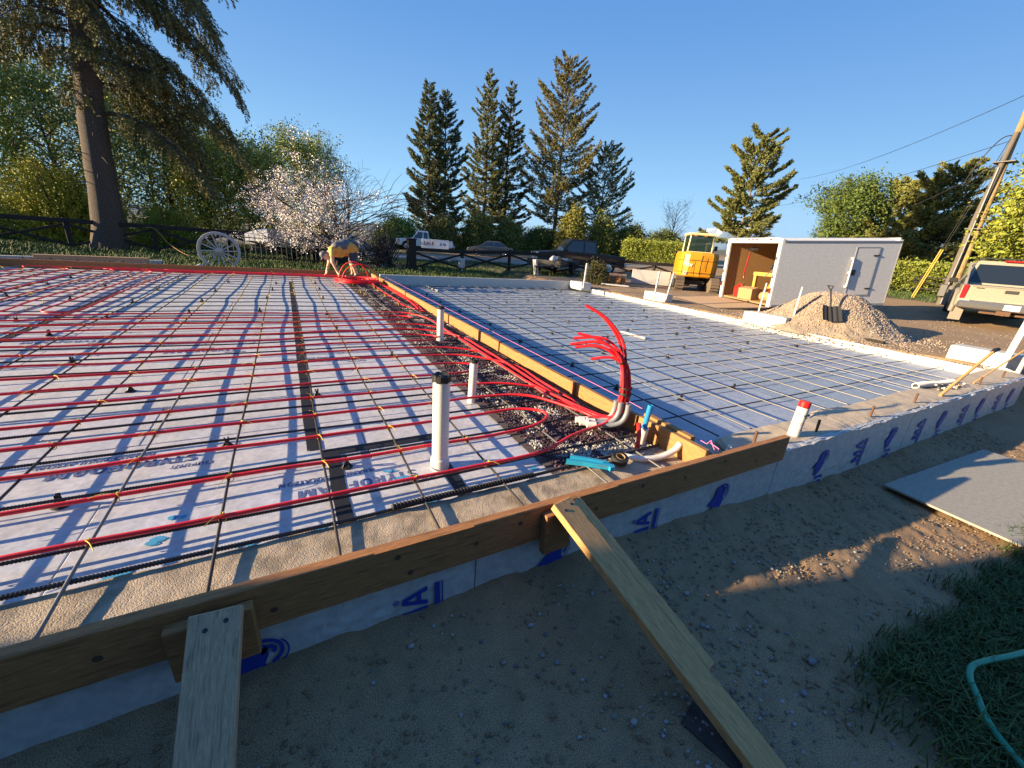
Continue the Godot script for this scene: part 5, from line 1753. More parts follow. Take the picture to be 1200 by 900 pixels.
func build_trees() -> void:
	sprays.needle = spray_mesh(30, 0.36, 0.10, 0.05, 2)
	sprays.fine = spray_mesh(22, 0.42, 0.075, 0.03, 3)
	sprays.hang = spray_mesh(34, 0.62, 0.075, 0.02, 4)
	sprays.clump = clump_mesh(16, 0.36, 0.13, 5)
	sprays.small = clump_mesh(16, 0.22, 0.075, 6)
	sprays.petal = clump_mesh(18, 0.13, 0.055, 7)
	sprays.wisp = spray_mesh(18, 0.7, 0.09, 0.0, 8)
	# the tall conifers in the middle, 50 m away
	var far := [
		["left of the two slim pines with touching crowns behind the white pickup", Vector3(14.6, 0.0, -47.8), 16.3, 3.2, {seed = 3, limbs = 120, shape = 0.62, rise = 0.25, tint = Color(0.85, 0.95, 0.8), dens = 1.3}],
		["right of the two slim pines with touching crowns behind the white pickup", Vector3(16.6, 0.0, -48.3), 16.0, 3.3, {seed = 4, limbs = 110, shape = 0.6, rise = 0.3, tint = Color(0.7, 0.8, 0.7), dens = 1.2}],
		["pale green slim pine left of the dark one in the middle group", Vector3(22.9, 0.3, -51.2), 19.8, 3.9, {seed = 5, limbs = 130, shape = 0.7, rise = 0.3, tint = Color(1.15, 1.2, 1.0), dens = 1.2, gap = 0.05}],
		["dark slim pine with bare lower trunk in the middle group", Vector3(26.2, 0.3, -51.8), 19.4, 3.9, {seed = 6, limbs = 120, shape = 0.62, rise = 0.2, tint = Color(0.62, 0.7, 0.62), dens = 1.2, gap = 0.05}],
		["tallest broad pine with an open brownish crown and visible trunk", Vector3(30.4, 0.6, -45.8), 21.2, 6.0, {seed = 7, limbs = 125, shape = 0.55, rise = 0.35, tint = Color(1.25, 1.12, 0.85), dens = 1.1, gap = 0.06, pale = true, clear = 0.16}],
		["low rounded pine right of the tallest pine", Vector3(36.8, 0.8, -44.8), 12.9, 5.0, {seed = 8, limbs = 75, shape = 0.5, rise = 0.35, tint = Color(1.0, 1.1, 0.8), gap = 0.08, pale = true, clear = 0.2}],
		["open pine with a leaning bare trunk behind the cargo trailer", Vector3(37.6, 0.6, -25.2), 11.4, 4.2, {seed = 9, limbs = 62, shape = 0.42, rise = 0.15, tint = Color(1.1, 1.2, 0.85), gap = 0.08, pale = true, clear = 0.2, dens = 2.2, lean = Vector3(0.03, 0, -0.02)}],
		["broad layered pine left of the utility pole, the farther of two", Vector3(42.4, 0.8, -15.4), 7.2, 4.0, {seed = 10, limbs = 60, shape = 0.45, rise = 0.15, tint = Color(1.4, 1.45, 0.85), dens = 1.8, clear = 0.1}],
		["broad layered pine left of the utility pole, the nearer of two", Vector3(40.2, 0.8, -12.4), 7.6, 3.8, {seed = 12, limbs = 64, shape = 0.45, rise = 0.12, tint = Color(1.3, 1.35, 0.8), dens = 1.8, clear = 0.1}],
		["small pine low behind the hedge at the right", Vector3(41.0, 0.9, -9.2), 4.6, 2.2, {seed = 14, limbs = 40, shape = 0.5, rise = 0.2, tint = Color(0.8, 1.0, 0.8)}]]
	for q in far:
		conifer(q[0], q[1], q[2], q[3], q[4])
	# the big spruce at the left: only its lower crown is in the picture
	var sp := thing("spruce_tree", "huge old spruce with thick grey trunk and drooping branches at the left", "tree", Vector3(-6.0, -0.3, -21.8))
	var trunk := Shape.new()
	var tp := PackedVector3Array(); var tr := PackedFloat32Array()
	for i in 40:
		var u := i / 39.0
		tp.append(Vector3(0.078 * u * 20.0 + 0.03 * sin(u * 20), u * 20.0 - 0.2, -0.02 * u * 20))
		tr.append(lerpf(0.50, 0.13, pow(u, 0.8)) * (1.0 + 0.28 * exp(-u * 30.0)) * (1.0 + 0.025 * sin(i * 2.3)))
	trunk.tube(tp, tr, 18)
	part("trunk", trunk, M.bark, sp)
	var r := RandomNumberGenerator.new()
	r.seed = 23
	var limbs := Shape.new()
	var hang: Array = []
	for i in 84:
		var y := 4.6 + 15.0 * pow(i / 84.0, 0.95)
		var a := i * 2.399 + r.randf_range(-0.4, 0.4)
		var d := Vector3(cos(a), 0, sin(a))
		var right_side := ss(-0.2, 0.7, d.x)
		var l := (lerpf(2.6, 4.9, right_side) if y < 9.0 else 4.6) * r.randf_range(0.7, 1.12) * (1.0 - 0.35 * ss(12.0, 20.0, y))
		if y < 6.2 and d.x < 0.35: l *= 0.35
		if d.z > 0.55 and absf(d.x) < 0.8: l *= 0.45
		var u := y / 20.0
		var base := Vector3(0.078 * u * 20, y, -0.02 * u * 20)
		var lp: Array = []
		for k in 7:
			var q := k / 6.0
			lp.append(base + d * l * q + Vector3.UP * (0.25 * l * q * (1.0 - q) * 2.0 - lerpf(0.30, 0.62, right_side) * l * q * q))
		limbs.tube(PackedVector3Array(lp), PackedFloat32Array([0.075, 0.062, 0.052, 0.042, 0.03, 0.02, 0.008]), 6, false)
		var side := Vector3(-d.z, 0, d.x)
		for k in int(7.0 * l):                       # side branchlets, each a dense clump that droops at its end
			var q := 0.22 + 0.78 * (k + r.randf()) / (7.0 * l)
			var f := clampf(q * 6.0, 0, 5.99)
			var p: Vector3 = lp[int(f)].lerp(lp[int(f) + 1], f - int(f))
			var sd := 1.0 if k % 2 == 0 else -1.0
			var bl := l * r.randf_range(0.12, 0.30) * (1.25 - q)
			var e := p + side * sd * bl + d * bl * 0.6 + Vector3.DOWN * bl * r.randf_range(0.2, 0.8)
			limbs.tube(PackedVector3Array([p, p.lerp(e, 0.5) + Vector3(0, 0.06, 0), e]), PackedFloat32Array([0.016, 0.011, 0.005]), 4, false)
			for j in int(5 + bl * 14):
				var w := r.randf_range(0.1, 1.0)
				var pp := p.lerp(e, w) + Vector3(r.randfn() * 0.06, r.randfn() * 0.04, r.randfn() * 0.06)
				var dir := ((e - p).normalized() * r.randf_range(0.1, 1.0) + Vector3.DOWN * r.randf_range(0.3, 1.5) + side * r.randfn() * 0.35).normalized()
				var z := dir.cross(d + Vector3(0.01, 0.02, 0)).normalized()
				var b := Basis(dir, z.cross(dir), z).rotated(dir, r.randf() * TAU)
				hang.append(Transform3D(b.scaled(Vector3.ONE * r.randf_range(0.6, 1.1)), pp))
	for k in 46:                                   # short dead twigs on the lower trunk
		var y := r.randf_range(2.4, 8.0)
		var a := r.randf() * TAU
		var d := Vector3(cos(a), r.randf_range(-0.3, 0.3), sin(a)) * r.randf_range(0.6, 1.1)
		var base := Vector3(0.078 * y, y, -0.02 * y)
		limbs.tube(PackedVector3Array([base, base + d * 0.6, base + d + Vector3(0, -0.1, 0)]), PackedFloat32Array([0.02, 0.013, 0.004]), 4, false)
	part("limbs", limbs, M.bark_dark, sp)
	many("crown", sprays.hang, M.needle, hang, tones(Color(0.85, 0.85, 0.75), 40, 0.3, r), sp)
	# the young broadleaf wood behind the left fence
	var wood := [[-13.6, -27.5, 9.2, 2.3], [-11.9, -30.0, 8.6, 2.2], [-12.2, -34.0, 10.2, 2.4], [-12.0, -38.0, 10.6, 2.5], [-9.4, -29.3, 7.8, 2.0], [-8.3, -33.0, 8.6, 2.2], [-7.5, -37.5, 10.2, 2.4], [-5.2, -29.6, 6.6, 1.9], [-4.3, -35.5, 8.0, 2.1], [-2.8, -31.0, 6.4, 1.8], [-2.2, -38.0, 7.6, 2.0], [-0.6, -33.5, 6.2, 1.9], [-1.2, -28.0, 5.2, 1.6], [-6.6, -41.0, 10.0, 2.4], [-10.3, -42.0, 10.8, 2.5], [-3.4, -27.2, 4.9, 1.5]]
	var wl := ["slender spring green tree", "taller bluish green tree", "thin dark trunked tree"]
	var order: Array = []
	for a in wood:
		var c := 1
		for b in wood:
			if b[0] / -b[1] < a[0] / -a[1]: c += 1
		order.append(c)
	for i in wood.size():
		var q: Array = wood[i]
		var kind := i % 3
		broadleaf("wood_tree", wl[kind] + " behind the left fence, number %d from the left" % order[i], "young trees behind the left fence", on_ground(q[0], q[1]), q[2], q[3], {seed = 50 + i, fork = 0.12, limbs = 40, rise = [1.1, 0.8, 1.3][kind], twigs = 3, per = [4.0, 4.5, 3.2][kind], spray = "clump", tint = [Color(1.7, 1.5, 0.8), Color(1.0, 1.2, 1.1), Color(1.3, 1.25, 0.8)][kind], trunk = 0.11 + 0.02 * kind, scatter = 0.34})
	# dark firs that stand among and behind them
	for q in [[1.3, -44.5, 9.6, 2.4, "rounded green tree behind the blossoming tree, left of two"], [3.6, -47.5, 9.6, 2.6, "rounded green tree behind the blossoming tree, right of two"]]:
		broadleaf("green_tree", q[4], "green trees behind the blossom", on_ground(q[0], q[1]), q[2], q[3], {seed = int(q[2] * 100 + q[0]), fork = 0.1, limbs = 60, rise = 1.0, per = 6.5, tint = Color(1.1, 1.2, 0.75), scatter = 0.4})
	broadleaf("bare_tree", "grey leafless tree right of the blossoming tree", "", on_ground(5.6, -44.0), 7.2, 2.6, {seed = 402, fork = 0.1, limbs = 60, twigs = 5, rise = 0.9, per = 0.6, leaf_scale = 0.7, bark = "bark_pale"})
	broadleaf("bare_tree", "leafless dark tree above the clipped hedge left of the excavator", "", Vector3(45.0, 1.2, -39.6), 7.2, 2.6, {seed = 403, fork = 0.15, limbs = 44, twigs = 5, rise = 0.9, per = 0.0, trunk = 0.14})
	# blossom
	broadleaf("blossom_tree", "small tree in pale pink blossom behind the worker", "", on_ground(1.82, -18.2), 2.95, 2.9, {seed = 91, fork = 0.14, limbs = 70, twigs = 5, rise = 0.32, per = 6.0, spray = "petal", leaf = "petal", scatter = 0.10, trunk = 0.10, side = Vector3(-0.30, -0.05, 0.0), leaf_scale = 0.9})
	shrub("blossom_bush", "grey twiggy shrub with few blossoms right of the blossoming tree", "", on_ground(3.6, -18.4), Vector3(2.4, 1.9, 1.6), 160, {seed = 92, stems = 150, spray = "petal", leaf = "petal", leaf_scale = 0.7, tint = Color(0.45, 0.42, 0.46)})
	# bushes
	shrub("willow_bush", "round yellow green bush behind the left fence", "", on_ground(-8.3, -25.6), Vector3(4.6, 3.6, 3.2), 5200, {seed = 71, spray = "wisp", tint = Color(1.9, 1.65, 0.6), leaf_scale = 0.75, stems = 60})
	shrub("willow_bush", "low yellow green bush left of the round one behind the fence", "", on_ground(-11.9, -25.4), Vector3(4.2, 2.0, 2.6), 3000, {seed = 72, spray = "wisp", tint = Color(1.6, 1.5, 0.6), leaf_scale = 0.7, stems = 50})
	shrub("willow_bush", "low yellow green bush right of the big spruce trunk", "", on_ground(-4.9, -25.4), Vector3(3.0, 1.9, 2.2), 2200, {seed = 73, spray = "wisp", tint = Color(1.4, 1.4, 0.6), leaf_scale = 0.7, stems = 40})
	var row := [[10.5, -44.8, 5.5, 3.2, 4, Color(0.9, 1.0, 0.6), "light green bush left of the white pickup"], [15.2, -44.6, 5.0, 3.6, 3.5, Color(0.95, 0.7, 0.55), "reddish brown bush behind the white pickup"], [19.4, -44.4, 5.5, 4.3, 4, Color(0.85, 0.75, 0.5), "brown bush between the white pickup and the grey car"], [23.2, -44.0, 5.0, 3.9, 4, Color(0.8, 0.75, 0.55), "olive bush behind the grey car"],
		[27.0, -43.5, 5.5, 3.3, 4, Color(0.5, 0.55, 0.4), "dark bush right of the grey car"], [29.8, -41.0, 5.0, 5.6, 4.5, Color(1.0, 0.85, 0.5), "golden brown bush at the foot of the tallest pine"], [33.8, -40.2, 5.0, 5.2, 4.5, Color(0.75, 0.75, 0.5), "olive bush above the black pickup"], [37.6, -39.0, 5.5, 4.2, 4, Color(0.6, 0.62, 0.45), "dark olive bush below the low rounded pine"]]
	for i in row.size():
		var q: Array = row[i]
		shrub("bush", q[6], "bushes under the tall pines", on_ground(q[0], q[1]), Vector3(q[2], q[3] * 1.12, q[4]), 2300, {seed = 110 + i, tint = q[5] * 1.15, leaf_scale = 1.3, stems = 30})
	shrub("dark_bush", "dark bush above the clipped hedge left of the excavator", "", Vector3(40.6, 1.4, -36.6), Vector3(8.0, 3.2, 4.0), 2600, {seed = 130, tint = Color(0.5, 0.55, 0.4), leaf_scale = 1.2})
	shrub("bush", "pale green bush behind the basketball hoop", "", Vector3(40.5, 1.0, -44.0), Vector3(4.5, 4.2, 4), 1800, {seed = 131, tint = Color(0.9, 1.1, 0.7), leaf_scale = 1.2})
	shrub("bush", "small reddish bush right of the clipped hedge", "", Vector3(37.4, 0.9, -30.2), Vector3(3.2, 2.4, 3), 900, {seed = 132, tint = Color(0.9, 0.6, 0.5), leaf_scale = 1.0})
	shrub("hedge", "clipped bright green hedge left of the excavator", "", Vector3(33.0, 0.55, -30.4), Vector3(6.6, 1.75, 1.2), 3200, {seed = 133, boxy = true, tint = Color(1.15, 1.15, 0.5), leaf_scale = 0.9, turn = -0.81, cat = "hedge", stems = 40})
	shrub("hedge", "clipped hedge behind the yellow guy guard at the right", "", Vector3(30.5, 0.55, -9.2), Vector3(11.0, 1.2, 1.3), 4200, {seed = 134, boxy = true, tint = Color(1.0, 1.05, 0.5), leaf_scale = 0.8, turn = -1.2, cat = "hedge", stems = 40})
	broadleaf("green_tree", "leafy green tree behind the far end of the cargo trailer", "", Vector3(41.2, 0.8, -18.4), 7.2, 2.6, {seed = 140, fork = 0.1, limbs = 44, rise = 0.7, per = 13.0, tint = Color(0.42, 0.55, 0.30), scatter = 0.4, leaf_scale = 1.2})
	broadleaf("yellow_tree", "yellow green spring tree at the right edge behind the beige pickup", "", Vector3(26.8, 0.6, -4.6), 5.0, 2.3, {seed = 141, fork = 0.08, limbs = 44, rise = 0.5, per = 15.0, tint = Color(1.25, 1.2, 0.5), scatter = 0.34, stems = 3})
	shrub("bush", "tall weedy bush beside the lumber stack", "", on_ground(11.3, -13.5), Vector3(1.2, 0.85, 1.0), 320, {seed = 142, spray = "wisp", tint = Color(0.45, 0.40, 0.33), leaf_scale = 0.55, stems = 60})

# ---------------------------------------------------------------- vehicles (local +x is forward)
func wheel(t: Node3D, at: Vector3, r: float, w: float, rim: Material) -> void:
	var s := Shape.new()
	var b := Basis(Vector3.RIGHT, PI / 2)
	s.lathe(Transform3D(b, Vector3(0, 0, -w / 2)), [Vector2(r * 0.62, 0), Vector2(r * 0.92, 0.0), Vector2(r, w * 0.14), Vector2(r, w * 0.86), Vector2(r * 0.92, w), Vector2(r * 0.62, w)], 28)
	for k in 24:
		var a := TAU * k / 24
		s.box(Vector3(cos(a) * r, sin(a) * r, 0), Vector3(0.012, r * 0.15, w * 0.72), 0.003, Basis(Vector3.BACK, a))
	var ty := part("tyre", s, M.tyre, t, Transform3D(Basis(), at))
	s = Shape.new()
	s.lathe(Transform3D(b, Vector3(0, 0, -w * 0.42)), [Vector2(0, w * 0.1), Vector2(r * 0.2, w * 0.08), Vector2(r * 0.5, w * 0.16), Vector2(r * 0.62, 0.0), Vector2(r * 0.62, w * 0.84), Vector2(r * 0.5, w * 0.7), Vector2(r * 0.2, w * 0.78), Vector2(0, w * 0.76)], 20)
	part("rim", s, rim, ty)

func body_side(len: float, arch: Array, r: float, top: Array, low: float) -> PackedVector2Array:     # outline with round wheel arches cut out of the bottom
	var out := PackedVector2Array()
	for p in top: out.append(p)
	var xs := arch.duplicate()
	xs.sort()
	for a in xs:
		for i in 11:
			var g := PI - PI * i / 10.0
			out.append(Vector2(a + cos(g) * r, low + maxf(0.0, sin(g)) * r * 1.0))
	return out

func car_body(t: Node3D, outline: PackedVector2Array, half: float, paint: Material, called := "body") -> void:
	# the side outline is carried across the car and drawn in a little at sill and shoulder
	var s := Shape.new()
	var secs := [[-half, 0.93], [-half * 0.94, 1.0], [half * 0.94, 1.0], [half, 0.93]]
	var mid := Vector2.ZERO
	for p in outline: mid += p
	mid /= outline.size()
	var rings: Array = []
	for q in secs:
		var ring := PackedVector3Array()
		for p in outline:
			var pp: Vector2 = mid + (p - mid) * Vector2(0.985 if q[1] < 1 else 1.0, q[1])
			ring.append(Vector3(pp.x, pp.y, q[0]))
		rings.append(ring)
	for i in 3:
		for k in outline.size():
			var l := (k + 1) % outline.size()
			var e: Vector2 = outline[l] - outline[k]
			var o := Vector3(e.y, -e.x, 0)
			if Geometry2D.is_polygon_clockwise(outline): o = -o
			if i == 0: o += Vector3(0, 0, -o.length() * 0.8)
			if i == 2: o += Vector3(0, 0, o.length() * 0.8)
			if o.length_squared() < 1e-12: continue
			s.quad(rings[i][k], rings[i][l], rings[i + 1][l], rings[i + 1][k], o.normalized())
	var idx := Geometry2D.triangulate_polygon(outline)
	for e in [0, 3]:
		var nn := Vector3(0, 0, -1.0 if e == 0 else 1.0)
		for k in range(0, idx.size(), 3):
			s.tri(rings[e][idx[k]], rings[e][idx[k + 1]], rings[e][idx[k + 2]], nn, nn, nn)
	part(called, s, paint, t)

func greenhouse(t: Node3D, x: Array, y0: float, y1: float, half: float, inset: float, paint: Material) -> void:
	# x = [rear foot, rear top, front top, front foot]; roof and pillars, with dark glass panels let into the sides
	var s := Shape.new()
	var lo := [Vector3(x[0], y0, -half), Vector3(x[3], y0, -half), Vector3(x[3], y0, half), Vector3(x[0], y0, half)]
	var hi := [Vector3(x[1], y1, -half + inset), Vector3(x[2], y1, -half + inset), Vector3(x[2], y1, half - inset), Vector3(x[1], y1, half - inset)]
	for k in 4:
		var a: Vector3 = lo[k]; var b: Vector3 = lo[(k + 1) % 4]; var c: Vector3 = hi[(k + 1) % 4]; var d: Vector3 = hi[k]
		var o := (b - a).cross(d - a).normalized()
		if o.dot(Vector3((x[0] + x[3]) / 2, y0, 0) - a) > 0: o = -o
		s.quad(a, b, c, d, o)
	s.quad(hi[0], hi[1], hi[2], hi[3], Vector3.UP)
	s.box(Vector3((x[1] + x[2]) / 2, y1 + 0.012, 0), Vector3(x[2] - x[1] - 0.06, 0.03, (half - inset) * 2 - 0.08), 0.012)
	part("cab", s, paint, t)
	var panes := [[3, 0, "rear_window"], [1, 2, "windscreen"]]
	for q in panes:
		var g := Shape.new()
		var a: Vector3 = lo[q[0]].lerp(hi[q[0]], 0.12); var b: Vector3 = lo[q[1]].lerp(hi[q[1]], 0.12); var c: Vector3 = hi[q[1]].lerp(lo[q[1]], 0.12); var d: Vector3 = hi[q[0]].lerp(lo[q[0]], 0.12)
		var o := Vector3(signf(a.x - (x[0] + x[3]) / 2), 0.3, 0).normalized() * 0.006
		var ins := (b - a) * 0.05
		g.quad(a + o + ins, b + o - ins, c + o - ins * 0.8, d + o + ins * 0.8)
		part(q[2], g, M.glass_dark, t)
	for sd in [-1.0, 1.0]:
		var split := lerpf(x[1], x[2], 0.5)
		var top_y := lerpf(y0, y1, 0.88); var bot_y := lerpf(y0, y1, 0.08)
		var at := func(xx: float, yy: float) -> Vector3: return Vector3(xx, yy, sd * (half - inset * (yy - y0) / (y1 - y0) + 0.006))
		var rf := lerpf(x[0], x[1], 0.08) + 0.10; var rt := lerpf(x[0], x[1], 0.88) + 0.10
		var ff := lerpf(x[3], x[2], 0.08) - 0.12; var ft := lerpf(x[3], x[2], 0.88) - 0.10
		for p in [[rf, rt, split - 0.05, split - 0.05], [split + 0.05, split + 0.05, ft, ff]]:
			var g := Shape.new()
			g.quad(at.call(p[0], bot_y), at.call(p[1], top_y), at.call(p[2], top_y), at.call(p[3], bot_y))
			part("side_window", g, M.glass_dark, t)

func pickup(label: String, at: Vector3, turn: float, paint: Material, o: Dictionary) -> Node3D:
	var t := thing("pickup_truck", label, "pickup truck", at, turn)
	var low := 0.42
	var sill: float = o.get("shoulder", 1.10)
	var top := [Vector2(2.80, low + 0.05), Vector2(2.86, 0.72), Vector2(2.78, 1.02), Vector2(1.45, sill + 0.06), Vector2(1.2, sill + 0.06), Vector2(-2.70, sill), Vector2(-2.74, 0.62), Vector2(-2.66, low + 0.04)]
	car_body(t, body_side(5.6, [1.85, -1.72], 0.47, top, low), 0.98, paint)
	if o.get("sail", false):
		greenhouse(t, [-0.95, -0.70, 0.75, 1.35], sill - 0.01, 1.83, 0.93, 0.17, paint)
		for sd in [-1.0, 1.0]:
			var s := Shape.new()
			s.prism(Transform3D(Basis(), Vector3(0, 0, sd * 0.90 - 0.03)), PackedVector2Array([Vector2(-0.7, 1.80), Vector2(-0.55, 1.80), Vector2(-0.7, sill), Vector2(-2.0, sill)]), 0.06)
			part("sail_panel", s, M.cladding if sd > 0 else paint, t)
	else:
		greenhouse(t, [o.get("cab_rear", -0.65), o.get("cab_rear", -0.65) + 0.10, 0.75, 1.35], sill - 0.01, 1.86, 0.93, 0.15, paint)
	var s := Shape.new()
	var bx0 := -2.62; var bx1: float = o.get("cab_rear", -0.95) - 0.08
	s.box(Vector3((bx0 + bx1) / 2, sill + 0.008, 0), Vector3(bx1 - bx0, 0.012, 1.62))
	part("bed_cover", s, M.tyre, t)
	for k in [[1.85, -0.84], [1.85, 0.84], [-1.72, -0.84], [-1.72, 0.84]]:
		wheel(t, Vector3(k[0], 0.40, k[1]), 0.40, 0.27, M.chrome)
	s = Shape.new()
	s.box(Vector3(2.80, 0.62, 0), Vector3(0.22, 0.22, 1.94), 0.05)
	part("front_bumper", s, M.chrome, t)
	s = Shape.new()
	s.box(Vector3(2.83, 0.90, 0), Vector3(0.06, 0.22, 1.1), 0.02)
	part("grille", s, M.dark_steel, t)
	for sd in [-1.0, 1.0]:
		s = Shape.new()
		s.box(Vector3(2.80, 0.90, sd * 0.76), Vector3(0.10, 0.20, 0.34), 0.03)
		part("headlight", s, M.lamp_clear, t)
		s = Shape.new()
		s.box(Vector3(1.1, 1.20, sd * 1.06), Vector3(0.10, 0.17, 0.22), 0.03); s.box(Vector3(1.1, 1.14, sd * 0.97), Vector3(0.05, 0.05, 0.12), 0.01)
		part("mirror", s, o.get("trim", M.dark_steel), t)
		s = Shape.new()
		s.box(Vector3(-2.69, 0.90, sd * 0.90), Vector3(0.12, 0.40, 0.12), 0.025)
		part("tail_light", s, M.lamp_red, t)
		s = Shape.new()
		s.box(Vector3(0.25, 0.98, sd * 0.985), Vector3(0.18, 0.035, 0.02), 0.006); s.box(Vector3(-0.75, 0.98, sd * 0.985), Vector3(0.18, 0.035, 0.02), 0.006)
		part("door_handle", s, M.dark_steel, t)
	s = Shape.new()
	s.box(Vector3(-2.735, 0.88, 0), Vector3(0.03, 0.44, 1.56), 0.012)
	var gate := part("tailgate", s, paint, t)
	s = Shape.new()
	s.box(Vector3(-2.755, 0.98, 0.0), Vector3(0.02, 0.09, 0.26), 0.008)
	part("handle", s, M.dark_steel, gate)
	s = Shape.new()
	s.box(Vector3(-2.80, 0.55, 0), Vector3(0.18, 0.20, 1.92), 0.035); s.box(Vector3(-2.79, 0.665, 0), Vector3(0.17, 0.03, 1.5), 0.008)
	var rb := part("rear_bumper", s, M.chrome, t)
	if o.get("plate", false):
		s = Shape.new()
		s.box(Vector3(-2.895, 0.56, 0.12), Vector3(0.012, 0.15, 0.31), 0.004)
		part("number_plate", s, M.plate, rb)
		var txt := part("plate_text", flat_text("4P 82B7", 0.085), M.ink_blue, rb, Transform3D(Basis(Vector3.UP, -PI / 2), Vector3(-2.9025, 0.56, 0.12)))
		txt.name = numbered("plate_text", rb)
		s = Shape.new()
		s.box(Vector3(-2.82, 0.36, 0), Vector3(0.22, 0.07, 0.07), 0.01); s.box(Vector3(-2.7, 0.36, 0), Vector3(0.06, 0.06, 0.9), 0.01); s.box(Vector3(-2.90, 0.39, 0.0), Vector3(0.05, 0.12, 0.28), 0.01)
		part("tow_hitch", s, M.rust, t)
		for sd in [-1.0, 1.0]:
			s = Shape.new()
			for q in [[-1.72], [1.85]]:
				var ring: Array = []
				for i in 13:
					var g := -0.25 + (PI + 0.5) * i / 12.0
					ring.append(Vector3(q[0] + cos(g) * 0.52, 0.42 + sin(g) * 0.52, sd * 1.0))
				s.tube(PackedVector3Array(ring), 0.065, 8)
			s.box(Vector3(-2.42, 0.66, sd * 0.985), Vector3(0.5, 0.36, 0.06), 0.02)
			part("wheel_flare", s, M.cladding, t)
			s = Shape.new()
			s.box(Vector3(-2.23, 0.26, sd * 0.86), Vector3(0.02, 0.44, 0.27), 0.006)
			part("mud_flap", s, M.cladding, t)
		s = Shape.new()
		s.box(Vector3(-0.74, 1.865, 0), Vector3(0.10, 0.05, 0.42), 0.015)
		part("brake_light", s, M.lamp_red, t)
		s = Shape.new()
		for sd in [-1.0, 1.0]:
			s.bar(Vector3(-0.6, 1.93, sd * 0.68), Vector3(0.7, 1.93, sd * 0.68), 0.02, 8)
			for xx in [-0.55, 0.05, 0.65]: s.bar(Vector3(xx, 1.84, sd * 0.68), Vector3(xx, 1.93, sd * 0.68), 0.018, 6)
		s.bar(Vector3(-0.3, 1.95, -0.68), Vector3(-0.3, 1.95, 0.68), 0.02, 8)
		part("roof_rack", s, M.dark_steel, t)
		s = Shape.new()
		s.box(Vector3(-2.745, 1.085, 0), Vector3(0.035, 0.05, 1.58), 0.012)
		part("tailgate_cap", s, M.cladding, gate)
		s = Shape.new()
		s.box(Vector3(-2.755, 1.03, -0.62), Vector3(0.015, 0.025, 0.16), 0.004)
		part("badge", s, M.dark_steel, gate)
	return t

